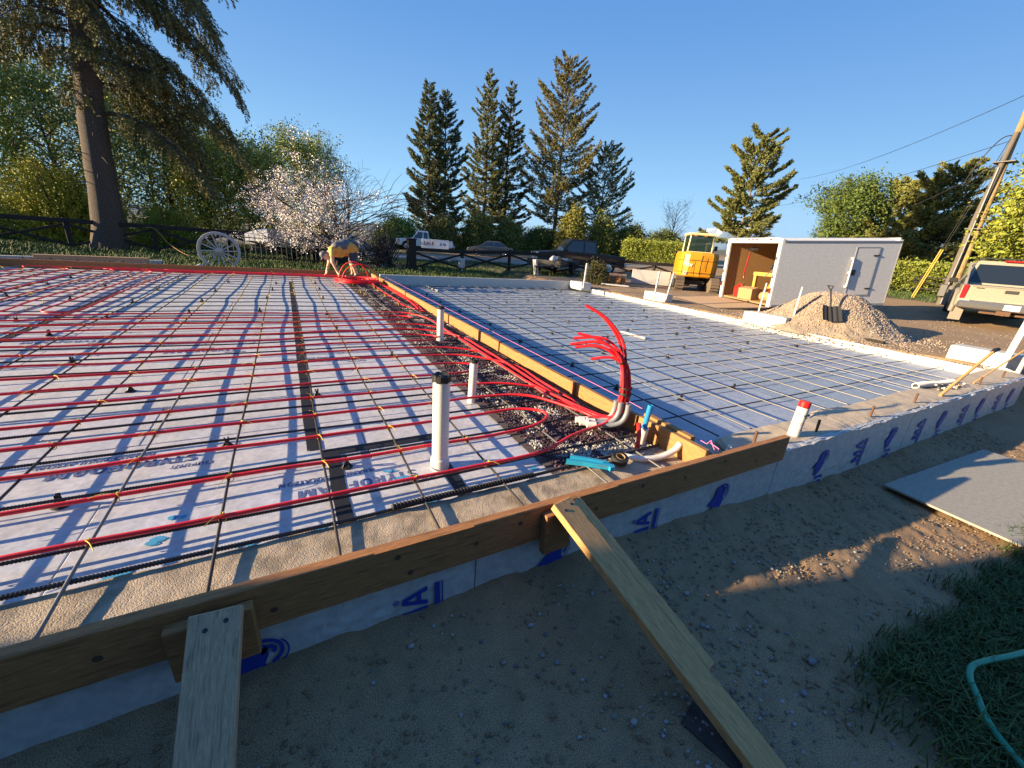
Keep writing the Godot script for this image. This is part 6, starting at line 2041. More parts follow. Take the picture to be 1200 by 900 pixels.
func build_vehicles() -> void:
	pickup("beige pickup seen from behind at the right edge, with grey wheel flares", on_ground(20.5, -4.25, 0.0), 0.30, M.car_beige, {sail = true, plate = true, trim = M.tyre})
	pickup("black pickup parked behind the fence, facing left", on_ground(16.1, -21.2), 2.82, M.car_black, {cab_rear = -0.9})
	pickup("white pickup far behind the fence at the foot of the left pines", on_ground(12.6, -42.2, 0.0), 2.86, M.car_white, {cab_rear = -0.35})
	# the grey saloon
	var t := thing("parked_car", "dark grey saloon car parked in front of the bushes", "car", on_ground(18.0, -38.2), 2.74)
	car_body(t, body_side(4.6, [1.38, -1.35], 0.36, [Vector2(2.25, 0.30), Vector2(2.30, 0.52), Vector2(2.18, 0.70), Vector2(1.2, 0.92), Vector2(-1.6, 0.96), Vector2(-2.2, 0.90), Vector2(-2.28, 0.55), Vector2(-2.2, 0.30)], 0.28), 0.88, M.car_grey)
	greenhouse(t, [-1.75, -0.95, 0.30, 1.15], 0.92, 1.42, 0.80, 0.16, M.car_grey)
	for k in [[1.38, -0.76], [1.38, 0.76], [-1.35, -0.76], [-1.35, 0.76]]:
		wheel(t, Vector3(k[0], 0.32, k[1]), 0.32, 0.2, M.chrome)
	for sd in [-1.0, 1.0]:
		var s := Shape.new()
		s.box(Vector3(2.18, 0.62, sd * 0.66), Vector3(0.12, 0.12, 0.30), 0.03)
		part("headlight", s, M.lamp_clear, t)
		s = Shape.new()
		s.box(Vector3(-2.22, 0.78, sd * 0.66), Vector3(0.08, 0.14, 0.32), 0.03)
		part("tail_light", s, M.lamp_red, t)
	# white sign trailer in front of the white pickup
	var g := thing("sign_board", "white board with red lettering in front of the white pickup", "sign", on_ground(12.9, -39.9), -0.28)
	var s := Shape.new()
	s.box(Vector3(0, 0.75, 0), Vector3(2.6, 0.85, 0.06), 0.01)
	part("panel", s, M.car_white, g)
	for xx in [-1.2, 1.2]:
		s = Shape.new()
		s.box(Vector3(xx, 0.3, -0.05), Vector3(0.08, 0.9, 0.04), 0.005)
		part("post", s, M.steel, g)
	part("lettering", flat_text("SALE", 0.45), M.lamp_red, g, Transform3D(Basis(), Vector3(-0.62, 0.78, 0.032)))
	part("lettering", flat_text("0 %", 0.36), M.ink_blue, g, Transform3D(Basis(), Vector3(0.72, 0.75, 0.032)))
	# tarp covered trailer behind the blossoming tree
	var c := thing("covered_trailer", "dark flat trailer under a pale grey tarp behind the blossoming tree", "trailer", Vector3(-1.4, -0.42, -20.4), 0.03)
	var rings: Array = []
	for i in 13:
		var u := i / 12.0
		var x := u * 4.8
		var crest := 1.42 + 0.10 * sin(u * 9.0) - 0.25 * pow(1.0 - u, 6.0) - 0.35 * pow(u, 8.0)
		var ring := PackedVector3Array()
		for q in [[-0.95, 0.80], [-1.0, 0.92], [-0.6, 1.25], [-0.12, 1.0], [0.12, 1.0], [0.6, 1.25], [1.0, 0.92], [0.95, 0.80]]:
			var y: float = q[1] if q[1] < 1.0 else (crest if absf(q[0]) < 0.2 else lerpf(0.9, crest, 0.62 + 0.06 * sin(i * 2.0 + q[0])))
			ring.append(Vector3(x, y, q[0] * (0.4 + 0.6 * ss(0.0, 0.18, u))))
		rings.append(ring)
	s = Shape.new()
	s.loft(rings)
	part("tarp", s, M.tarp, c)
	s = Shape.new()
	s.box(Vector3(2.7, 0.62, 0), Vector3(5.0, 0.14, 1.8), 0.02)
	for k in 5: s.box(Vector3(0.5 + k * 0.95, 0.74, 0.9), Vector3(0.05, 0.12, 0.04))
	part("frame", s, M.dark_steel, c)
	for k in [[2.8, -0.85], [3.7, -0.85], [2.8, 0.85], [3.7, 0.85]]:
		wheel(c, Vector3(k[0], 0.36, k[1]), 0.34, 0.2, M.dark_steel)
	# wagon wheel
	var w := thing("wagon_wheel", "old whitish spoked wagon wheel standing on the lawn", "wheel", Vector3(-1.86, 0.24, -16.2), -0.12)
	w.rotation.z = 0.03
	s = Shape.new()
	var b := Basis(Vector3.RIGHT, PI / 2)
	s.lathe(Transform3D(b, Vector3(0, 0, -0.035)), [Vector2(0.50, 0), Vector2(0.575, 0), Vector2(0.58, 0.01), Vector2(0.58, 0.06), Vector2(0.575, 0.07), Vector2(0.50, 0.07), Vector2(0.50, 0)], 40)
	part("felloe", s, M.grey_white, w)
	s = Shape.new()
	s.lathe(Transform3D(b, Vector3(0, 0, -0.09)), [Vector2(0, 0), Vector2(0.05, 0), Vector2(0.07, 0.03), Vector2(0.10, 0.06), Vector2(0.10, 0.12), Vector2(0.07, 0.15), Vector2(0.05, 0.18), Vector2(0, 0.18)], 18)
	part("hub", s, M.grey_white, w)
	for k in 14:
		s = Shape.new()
		var a := TAU * k / 14
		s.tube(PackedVector3Array([Vector3(cos(a) * 0.09, sin(a) * 0.09, 0), Vector3(cos(a) * 0.3, sin(a) * 0.3, 0), Vector3(cos(a) * 0.505, sin(a) * 0.505, 0)]), PackedFloat32Array([0.020, 0.024, 0.017]), 8)
		part("spoke", s, M.grey_white, w)

# ---------------------------------------------------------------- excavator
func build_excavator() -> void:
	var e := thing("excavator", "yellow mini excavator seen from behind beside the cargo trailer", "excavator", Vector3(15.75, -0.12, -12.3), 0.88)
	var s: Shape
	for sd in [-1.0, 1.0]:
		s = Shape.new()
		var path := PackedVector2Array()
		for i in 12: path.append(Vector2(0.85 + cos(-PI / 2 + PI * i / 11.0) * 0.27, 0.28 + sin(-PI / 2 + PI * i / 11.0) * 0.27))
		for i in 12: path.append(Vector2(-0.85 + cos(PI / 2 + PI * i / 11.0) * 0.27, 0.28 + sin(PI / 2 + PI * i / 11.0) * 0.27))
		s.prism(Transform3D(Basis(), Vector3(0, 0, sd * 0.70 - 0.16)), path, 0.32)
		var tk := part("track", s, M.track, e)
		var n := 44
		var per := 0.0
		for i in path.size(): per += path[i].distance_to(path[(i + 1) % path.size()])
		for k in n:
			var want := per * k / n
			for i in path.size():
				var a := path[i]; var b := path[(i + 1) % path.size()]
				var l := a.distance_to(b)
				if want <= l or i == path.size() - 1:
					var p := a.lerp(b, clampf(want / maxf(l, 1e-5), 0, 1))
					var d := (b - a).normalized()
					var pad := Shape.new()
					pad.box(Vector3(0, -0.012, 0), Vector3(0.075, 0.03, 0.36), 0.008)
					pad.box(Vector3(0, -0.035, 0), Vector3(0.025, 0.03, 0.34), 0.006)
					part("track_pad", pad, M.track, tk, Transform3D(Basis(Vector3(d.x, d.y, 0), Vector3(-d.y, d.x, 0), Vector3.BACK), Vector3(p.x, p.y, sd * 0.70)))
					break
				want -= l
		for k in 5:
			s = Shape.new()
			s.lathe(Transform3D(Basis(Vector3.RIGHT, PI / 2), Vector3(-0.84 + 0.42 * k, 0.28 if k in [0, 4] else 0.14, sd * 0.87 - 0.05)), [Vector2(0, 0), Vector2(0.2 if k in [0, 4] else 0.09, 0), Vector2(0.2 if k in [0, 4] else 0.09, 0.1), Vector2(0, 0.1)], 16)
			part("roller", s, M.dark_steel, tk)
	s = Shape.new()
	s.box(Vector3(0, 0.36, 0), Vector3(0.9, 0.2, 0.9), 0.03); s.lathe(Transform3D(Basis(), Vector3(0, 0.45, 0)), [Vector2(0.42, 0), Vector2(0.42, 0.14), Vector2(0, 0.14)], 24)
	part("undercarriage", s, M.dark_steel, e)
	# rounded rear house with doors
	var rings: Array = []
	for q in [[0.58, 0.93], [0.63, 0.98], [1.05, 1.0], [1.47, 0.98], [1.56, 0.93], [1.58, 0.86]]:
		var ring := PackedVector3Array()
		var k: float = q[1]
		for i in 9:
			var a := PI / 2 + PI * i / 8.0
			ring.append(Vector3((-0.35 + cos(a) * 0.62) * k, q[0], signf(sin(a)) * pow(absf(sin(a)), 0.55) * 0.80 * k))
		ring.append(Vector3(0.45 * k, q[0], -0.80 * k)); ring.append(Vector3(0.45 * k, q[0], 0.80 * k))
		rings.append(ring)
	s = Shape.new()
	s.loft(rings)
	part("counterweight", s, M.digger_yellow, e)
	s = Shape.new()
	for q in [[-0.985, 1.12, 0.16, 0.012, 0.62], [-0.985, 1.28, -0.32, 0.5, 0.008], [-0.985, 0.95, -0.30, 0.012, 0.5], [-0.985, 0.74, 0.0, 1.2, 0.008]]:
		s.box(Vector3(q[0], q[1], q[2]), Vector3(0.012, 0.006 if q[3] > 0.1 else 0.55, q[3] if q[3] > 0.1 else 0.008))
	for hh in [0.76, 1.24]:
		var seam := PackedVector3Array()
		for i in 9:
			var a := PI / 2 + PI * i / 8.0
			seam.append(Vector3(-0.35 + cos(a) * 0.62, hh, signf(sin(a)) * pow(absf(sin(a)), 0.55) * 0.80) * Vector3(1.003, 1, 1.003))
		s.tube(seam, 0.007, 5)
	for i in [2, 4, 6]:
		var a = PI / 2 + PI * i / 8.0
		var q := Vector3(-0.35 + cos(a) * 0.62, 0, signf(sin(a)) * pow(absf(sin(a)), 0.55) * 0.80) * 1.003
		s.tube(PackedVector3Array([q + Vector3(0, 0.68, 0), q + Vector3(0, 1.46, 0)]), 0.007, 5)
	part("panel_seam", s, M.dark_steel, e)
	part("lettering", flat_text("75V", 0.17), M.car_white, e, Transform3D(Basis(Vector3.UP, -PI / 2 - 0.10), Vector3(-0.965, 1.05, -0.46)))
	s = Shape.new()
	s.box(Vector3(-0.93, 0.72, -0.55), Vector3(0.012, 0.11, 0.12), 0.002, Basis(Vector3.UP, -0.2))
	part("warning_label", s, M.car_white, e)
	s = Shape.new()
	s.box(Vector3(-0.938, 0.72, -0.55), Vector3(0.008, 0.06, 0.06), 0.002, Basis(Vector3.UP, -0.2))
	part("warning_label", s, M.lamp_red, e)
	s = Shape.new()
	s.box(Vector3(0.05, 0.9, 0.55), Vector3(0.9, 0.55, 0.5), 0.05); s.box(Vector3(0.1, 0.66, 0), Vector3(1.2, 0.14, 1.5), 0.03)
	part("deck", s, M.digger_yellow, e)
	# cab: posts, roof, glass
	var c0 := Vector3(0.10, 1.55, -0.02)
	s = Shape.new()
	for q in [[-0.50, -0.50], [-0.50, 0.48], [0.55, -0.50], [0.55, 0.48], [0.05, 0.48]]:
		s.bar(c0 + Vector3(q[0], -0.1, q[1]), c0 + Vector3(q[0] * 0.94, 0.72, q[1] * 0.92), 0.032, 8)
	s.box(c0 + Vector3(-0.5, 0.02, 0), Vector3(0.06, 0.08, 1.0), 0.015)
	var cab := part("cab", s, M.cab_cream, e)
	s = Shape.new()
	s.box(c0 + Vector3(0.03, 0.75, -0.01), Vector3(1.22, 0.10, 1.06), 0.04)
	part("roof", s, M.cab_cream, cab)
	for sd in [-0.2, 0.2]:
		s = Shape.new()
		s.box(c0 + Vector3(-0.60, 0.70, sd - 0.1), Vector3(0.04, 0.05, 0.12), 0.01)
		part("work_light", s, M.lamp_orange, cab)
	for q in [[Vector3(-0.505, 0.38, 0.0), Vector3(0.012, 0.62, 0.90)], [Vector3(0.03, 0.36, 0.475), Vector3(1.0, 0.64, 0.012)], [Vector3(0.03, 0.36, -0.485), Vector3(1.0, 0.64, 0.012)], [Vector3(0.535, 0.36, 0.0), Vector3(0.012, 0.64, 0.90)]]:
		s = Shape.new()
		s.box(c0 + q[0], q[1])
		part("window", s, glass_pane(), cab)
	s = Shape.new()
	s.box(c0 + Vector3(-0.15, 0.0, 0), Vector3(0.4, 0.14, 0.45), 0.04); s.box(c0 + Vector3(-0.32, 0.28, 0), Vector3(0.12, 0.55, 0.42), 0.04)
	part("seat", s, M.tyre, cab)
	# boom and stick folded ahead of the cab, mostly hidden
	s = Shape.new()
	s.tube(PackedVector3Array([Vector3(0.75, 0.8, 0.1), Vector3(1.5, 1.5, 0.1), Vector3(2.3, 1.25, 0.1)]), PackedFloat32Array([0.12, 0.13, 0.09]), 8)
	var bm := part("boom", s, M.digger_yellow, e)
	s = Shape.new()
	s.tube(PackedVector3Array([Vector3(2.3, 1.3, 0.1), Vector3(2.1, 0.45, 0.1)]), PackedFloat32Array([0.09, 0.07]), 8)
	part("stick", s, M.digger_yellow, bm)
	s = Shape.new()
	s.prism(Transform3D(Basis(), Vector3(1.6, 0.05, -0.2)), PackedVector2Array([Vector2(0.2, 0.45), Vector2(0.6, 0.35), Vector2(0.62, 0.05), Vector2(0.35, 0.0), Vector2(0.05, 0.15)]), 0.55)
	part("bucket", s, M.dark_steel, bm)
	s = Shape.new()
	s.bar(Vector3(0.45, 1.5, 0.62), Vector3(0.45, 1.75, 0.78), 0.015, 6); s.box(Vector3(0.45, 1.8, 0.80), Vector3(0.04, 0.2, 0.14), 0.02)
	part("mirror", s, M.dark_steel, e)

func glass_pane() -> StandardMaterial3D:
	if not M.has("pane"):
		var m := StandardMaterial3D.new()
		m.resource_name = "pane"
		m.albedo_color = Color(0.16, 0.24, 0.22, 0.5)
		m.transparency = BaseMaterial3D.TRANSPARENCY_ALPHA
		m.roughness = 0.03
		M.pane = m
	return M.pane

# ---------------------------------------------------------------- cargo trailer, open at the back
func build_cargo_trailer() -> void:
	var L := 3.62; var W := 2.46; var H := 1.90
	var t := thing("cargo_trailer", "white enclosed cargo trailer with its rear ramp door lowered", "trailer", Vector3(12.28, 0.03, -6.74))
	# local x forward, local z towards the camera side: the near long wall is z = 0, the far one z = -W
	t.transform = Transform3D(Basis(Vector3.UP, -0.3883) * Basis(Vector3.BACK, deg_to_rad(4.4)), Vector3(12.28, 0.03, -6.74))
	var s := Shape.new()
	var prof := PackedVector2Array()       # rounded roof edges, seen from behind
	s.box(Vector3(L / 2, H / 2 - 0.06, -0.02), Vector3(L, H - 0.12, 0.04))
	part("side_wall", s, M.trailer_skin, t)
	s = Shape.new()
	s.box(Vector3(L / 2, H / 2 - 0.06, -W + 0.02), Vector3(L, H - 0.12, 0.04))
	part("side_wall", s, M.trailer_skin, t)
	s = Shape.new()
	s.box(Vector3(L - 0.02, H / 2, -W / 2), Vector3(0.04, H, W - 0.09))
	part("front_wall", s, M.trailer_skin, t)
	s = Shape.new()
	for i in 12:
		var a := lerpf(-1.0, 1.0, i / 12.0); var b := lerpf(-1.0, 1.0, (i + 1) / 12.0)
		var f := func(q: float) -> Vector3: return Vector3(0, H - 0.12 + 0.12 * pow(1.0 - pow(absf(q), 8.0), 0.5), -W / 2 + q * (W / 2 + 0.004))
		var p0: Vector3 = f.call(a); var p1: Vector3 = f.call(b)
		s.quad(p0, p1, p1 + Vector3(L, 0, 0), p0 + Vector3(L, 0, 0))
		s.quad(p0 - Vector3(0, 0.03, 0), p1 - Vector3(0, 0.03, 0), p1 + Vector3(L, -0.03, 0), p0 + Vector3(L, -0.03, 0))
	part("roof", s, M.white_paint, t)
	s = Shape.new()
	s.tube(PackedVector3Array([Vector3(0, H - 0.10, 0.008), Vector3(L, H - 0.10, 0.008)]), 0.022, 8)
	s.box(Vector3(L / 2, 0.03, 0.006), Vector3(L, 0.06, 0.012)); s.box(Vector3(L + 0.004, H / 2, -0.02), Vector3(0.02, H - 0.1, 0.07), 0.006)
	part("edge_trim", s, M.steel, t)
	s = Shape.new()
	s.box(Vector3(L / 2, 0.03, -W / 2), Vector3(L - 0.06, 0.05, W - 0.09))
	part("floor", s, M.plywood, t)
	s = Shape.new()
	for q in [[-0.055, 1.0], [-W + 0.055, 1.0]]:
		s.box(Vector3(L / 2, H / 2 - 0.05, q[0]), Vector3(L - 0.1, H - 0.2, 0.012))
	s.box(Vector3(L - 0.06, H / 2 - 0.05, -W / 2), Vector3(0.012, H - 0.2, W - 0.12))
	part("plywood_lining", s, M.plywood, t)
	# white rear frame with lamps
	s = Shape.new()
	s.box(Vector3(-0.03, H / 2 - 0.02, -0.065), Vector3(0.08, H, 0.13), 0.015); s.box(Vector3(-0.03, H / 2 - 0.02, -W + 0.065), Vector3(0.08, H, 0.13), 0.015)
	s.box(Vector3(-0.032, H - 0.075, -W / 2), Vector3(0.075, 0.15, W - 0.262), 0.012)
	var fr := part("rear_frame", s, M.white_paint, t)
	for z in [-0.45, -1.05, -1.23, -1.41, -2.0]:
		s = Shape.new()
		s.box(Vector3(-0.075, H - 0.055, z), Vector3(0.02, 0.035, 0.10), 0.006)
		part("marker_lamp", s, M.lamp_red, fr)
	for q in [[-0.065, 0.45], [-W + 0.065, 0.45], [-0.065, 0.85], [-W + 0.065, 0.85], [-0.065, 1.35], [-W + 0.065, 1.35]]:
		s = Shape.new()
		s.box(Vector3(-0.082, q[1], q[0]), Vector3(0.02, 0.16 if q[1] < 0.6 else 0.09, 0.06), 0.008)
		part("rear_lamp" if q[1] < 0.6 else "hinge", s, M.lamp_red if q[1] < 0.6 else M.steel, fr)
	# side door with frame, bar and hinges
	s = Shape.new()
	var dx := 2.62; var dw := 0.72
	for q in [[dx - dw / 2, 1.0, 0.022, 1.36], [dx + dw / 2, 1.0, 0.022, 1.36]]:
		s.box(Vector3(q[0], q[1] - 0.03, 0.008), Vector3(q[2], q[3], 0.022), 0.004)
	s.box(Vector3(dx, 1.64, 0.009), Vector3(dw + 0.022, 0.022, 0.022), 0.004); s.box(Vector3(dx, 0.30, 0.009), Vector3(dw + 0.022, 0.022, 0.022), 0.004)
	var dr := part("side_door", s, M.steel, t)
	s = Shape.new()
	s.box(Vector3(dx, 0.97, 0.005), Vector3(dw - 0.03, 1.30, 0.012), 0.003)
	part("door_panel", s, M.trailer_skin, dr)
	s = Shape.new()
	s.bar(Vector3(dx - dw / 2 - 0.07, 0.55, 0.05), Vector3(dx - dw / 2 - 0.07, 1.35, 0.05), 0.02, 8)
	for y in [0.56, 0.95, 1.34]: s.box(Vector3(dx - dw / 2 - 0.07, y, 0.025), Vector3(0.05, 0.06, 0.06), 0.01)
	part("grab_bar", s, M.white_paint, dr)
	s = Shape.new()
	s.box(Vector3(dx - dw / 2 + 0.07, 0.95, 0.03), Vector3(0.10, 0.16, 0.03), 0.01)
	part("handle", s, M.dark_steel, dr)
	for y in [0.5, 1.42]:
		s = Shape.new()
		s.box(Vector3(dx + dw / 2 - 0.06, y, 0.022), Vector3(0.20, 0.035, 0.02), 0.004)
		part("hinge", s, M.dark_steel, dr)
	# running gear
	for z in [-0.25, -W + 0.25]:
		wheel(t, Vector3(1.75, -0.05, z - 0.02), 0.32, 0.2, M.steel)
	s = Shape.new()
	s.box(Vector3(L / 2, -0.06, -W / 2), Vector3(L, 0.1, 1.4)); s.bar(Vector3(L, -0.05, -W / 2 - 0.5), Vector3(L + 1.2, -0.05, -W / 2), 0.05, 6); s.bar(Vector3(L, -0.05, -W / 2 + 0.5), Vector3(L + 1.2, -0.05, -W / 2), 0.05, 6)
	part("chassis", s, M.dark_steel, t)
	# ramp door of boards, let down on the gravel
	s = Shape.new()
	var ramp_at := Transform3D(Basis(Vector3.UP, -0.3883) * Basis(Vector3.BACK, 0.07), Vector3(12.26, 0.02, -6.74))
	var rp := part("ramp_door", s, M.weathered, t)
	var inv := t.transform.affine_inverse()
	for k in 9:
		var b := Shape.new()
		b.box(Vector3(-0.86, -0.02, -0.14 - 0.272 * k - 0.07), Vector3(1.62, 0.035, 0.262), 0.004)
		part("plank", b, M.weathered, rp, inv * ramp_at)
	var edge := Shape.new()
	edge.box(Vector3(-1.68, -0.03, -W / 2), Vector3(0.05, 0.05, W - 0.1), 0.008); edge.box(Vector3(-0.86, -0.055, -0.06), Vector3(1.66, 0.05, 0.04), 0.006)
	part("ramp_edge", edge, M.dark_steel, rp, inv * ramp_at)
	# what stands in the trailer
	var g := t.transform
	var can := thing("fuel_can", "red fuel can at the left of the trailer opening", "fuel can")
	can.transform = g * Transform3D(Basis(), Vector3(0.25, 0.06, -W + 0.58))
	s = Shape.new()
	s.box(Vector3(0, 0.17, 0), Vector3(0.22, 0.32, 0.36), 0.05)
	part("tank", s, M.red_plastic, can)
	s = Shape.new()
	s.tube(smooth_path([Vector3(0, 0.31, -0.12), Vector3(0, 0.40, -0.06), Vector3(0, 0.40, 0.06), Vector3(0, 0.31, 0.12)], 0.03), 0.02, 8)
	part("handle", s, M.red_plastic, can)
	s = Shape.new()
	s.lathe(Transform3D(Basis(Vector3.RIGHT, 0.4), Vector3(0, 0.31, 0.14)), [Vector2(0.03, 0), Vector2(0.03, 0.04), Vector2(0.015, 0.06), Vector2(0.012, 0.14), Vector2(0, 0.14)], 10)
	part("spout", s, M.rubber, can)
	var bx := thing("cardboard_box", "brown cardboard box standing right of the red fuel can", "box")
	bx.transform = g * Transform3D(Basis(Vector3.UP, 0.15), Vector3(0.20, 0.06, -W + 1.18))
	s = Shape.new()
	s.box(Vector3(0, 0.17, 0), Vector3(0.40, 0.34, 0.55), 0.006)
	part("box", s, M.cardboard, bx)
	s = Shape.new()
	s.box(Vector3(-0.1, 0.345, 0.0), Vector3(0.19, 0.008, 0.54), 0.002, Basis(Vector3.BACK, 0.2)); s.box(Vector3(0.1, 0.345, 0.0), Vector3(0.19, 0.008, 0.54), 0.002, Basis(Vector3.BACK, -0.3))
	part("flap", s, M.cardboard, bx)
	var bag := thing("tool_bag", "brown tool bag lying at the right of the trailer opening", "bag")
	bag.transform = g * Transform3D(Basis(Vector3.UP, 0.1), Vector3(0.3, 0.06, -W + 1.92))
	s = Shape.new()
	s.tube(PackedVector3Array([Vector3(0, 0.13, -0.32), Vector3(0, 0.15, -0.25), Vector3(0, 0.16, 0), Vector3(0, 0.14, 0.25), Vector3(0, 0.12, 0.32)]), PackedFloat32Array([0.06, 0.13, 0.15, 0.13, 0.05]), 12)
	part("bag", s, M.cardboard, bag)
	s = Shape.new()
	s.tube(smooth_path([Vector3(-0.05, 0.28, -0.15), Vector3(-0.05, 0.36, 0), Vector3(-0.05, 0.28, 0.15)], 0.03), 0.012, 6)
	part("strap", s, M.rubber, bag)
	var hs := thing("wheelbarrow_frame", "yellow tool stand with an upright arm inside the trailer", "tool stand")
	hs.transform = g * Transform3D(Basis(Vector3.UP, 0.2), Vector3(0.95, 0.06, -W + 0.80))
	s = Shape.new()
	s.box(Vector3(0, 0.72, 0), Vector3(0.12, 0.12, 0.95), 0.02); s.box(Vector3(0, 0.36, -0.40), Vector3(0.10, 0.66, 0.10), 0.015); s.box(Vector3(0, 0.36, 0.40), Vector3(0.10, 0.66, 0.10), 0.015)
	part("trestle", s, M.dull_yellow, hs)
	s = Shape.new()
	s.tube(PackedVector3Array([Vector3(0.05, 0.7, 0.25), Vector3(0.05, 1.25, 0.42), Vector3(0.05, 1.72, 0.52)]), PackedFloat32Array([0.055, 0.05, 0.045]), 8)
	part("arm", s, M.dull_yellow, hs)
	s = Shape.new()
	for k in 9:
		s.stone(Vector3(0.0, 0.95 + 0.09 * k, 0.12 + 0.045 * k), Vector3(0.10, 0.12, 0.13), 400 + k)
	part("cable_bundle", s, M.rubber, hs)
	s = Shape.new()
	s.prism(Transform3D(Basis(Vector3.UP, PI / 2), Vector3(-0.1, 0.3, 0.45)), PackedVector2Array([Vector2(-0.3, 0), Vector2(0.28, 0), Vector2(0.05, 0.38), Vector2(-0.18, 0.30)]), 0.4)
	part("hopper", s, M.lamp_orange, hs)
	s = Shape.new()
	s.tube(smooth_path([Vector3(0.5, 1.45, -W + 0.42), Vector3(0.5, 1.1, -W + 0.36), Vector3(0.5, 0.75, -W + 0.30), Vector3(0.5, 0.62, -W + 0.34)], 0.05), 0.022, 6)
	one("red_strap", s, M.lamp_red, "faded red strap hanging on the trailer's left inner wall", "strap", "", g)
	s = Shape.new()
	s.bar(Vector3(0.45, 0.75, -W + 1.35), Vector3(0.65, 1.55, -0.25), 0.016, 6)
	one("long_bar", s, M.steel, "thin steel bar leaning across the trailer opening", "bar", "", g)
	var sh := thing("tool_shelf", "dark tool shelf with odds and ends along the trailer's right inner wall", "shelf")
	sh.transform = g
	for y in [0.62, 1.15]:
		s = Shape.new()
		s.box(Vector3(1.9, y, -0.30), Vector3(2.6, 0.03, 0.42), 0.004)
		part("board", s, M.plywood, sh)
	var r := RandomNumberGenerator.new()
	r.seed = 5
	for k in 14:
		s = Shape.new()
		var hh := r.randf_range(0.10, 0.26)
		s.box(Vector3(0, hh / 2, 0), Vector3(r.randf_range(0.12, 0.3), hh, r.randf_range(0.1, 0.28)), 0.02)
		part("tool_case", s, [M.dark_steel, M.rubber, M.grey_white, M.cardboard, M.rust][k % 5], sh, Transform3D(Basis(Vector3.UP, r.randf_range(-0.3, 0.3)), Vector3(0.75 + 0.36 * (k % 7), 0.64 if k < 7 else 1.17, -0.30)))
	s = Shape.new()
	for k in 5:
		s.tube(smooth_path([Vector3(0.4 + 0.05 * k, 1.60, -W + 0.35 + 0.08 * k), Vector3(0.4, 1.52, -W + 0.45 + 0.1 * k), Vector3(0.45, 1.62, -W + 0.62 + 0.06 * k)], 0.04), 0.013, 6)
	one("hose_loops", s, M.rubber, "loops of dark hose hanging high at the left in the trailer", "hose", "", g)

# ---------------------------------------------------------------- gravel pile, poles and the clutter of the yard
func pile_y(x: float, z: float) -> float:
	var d := Vector2((x - 11.15) / 1.75, (z + 4.72) / 1.62)
	var r := d.length() * (1.0 + 0.08 * relief.get_noise_2d(x * 0.9, z * 0.9))
	return -0.16 + 1.08 * maxf(0.0, 1.0 - r) * (0.80 + 0.2 * ss(0.0, 0.3, r)) + 0.02 * relief.get_noise_2d(x * 4, z * 4)

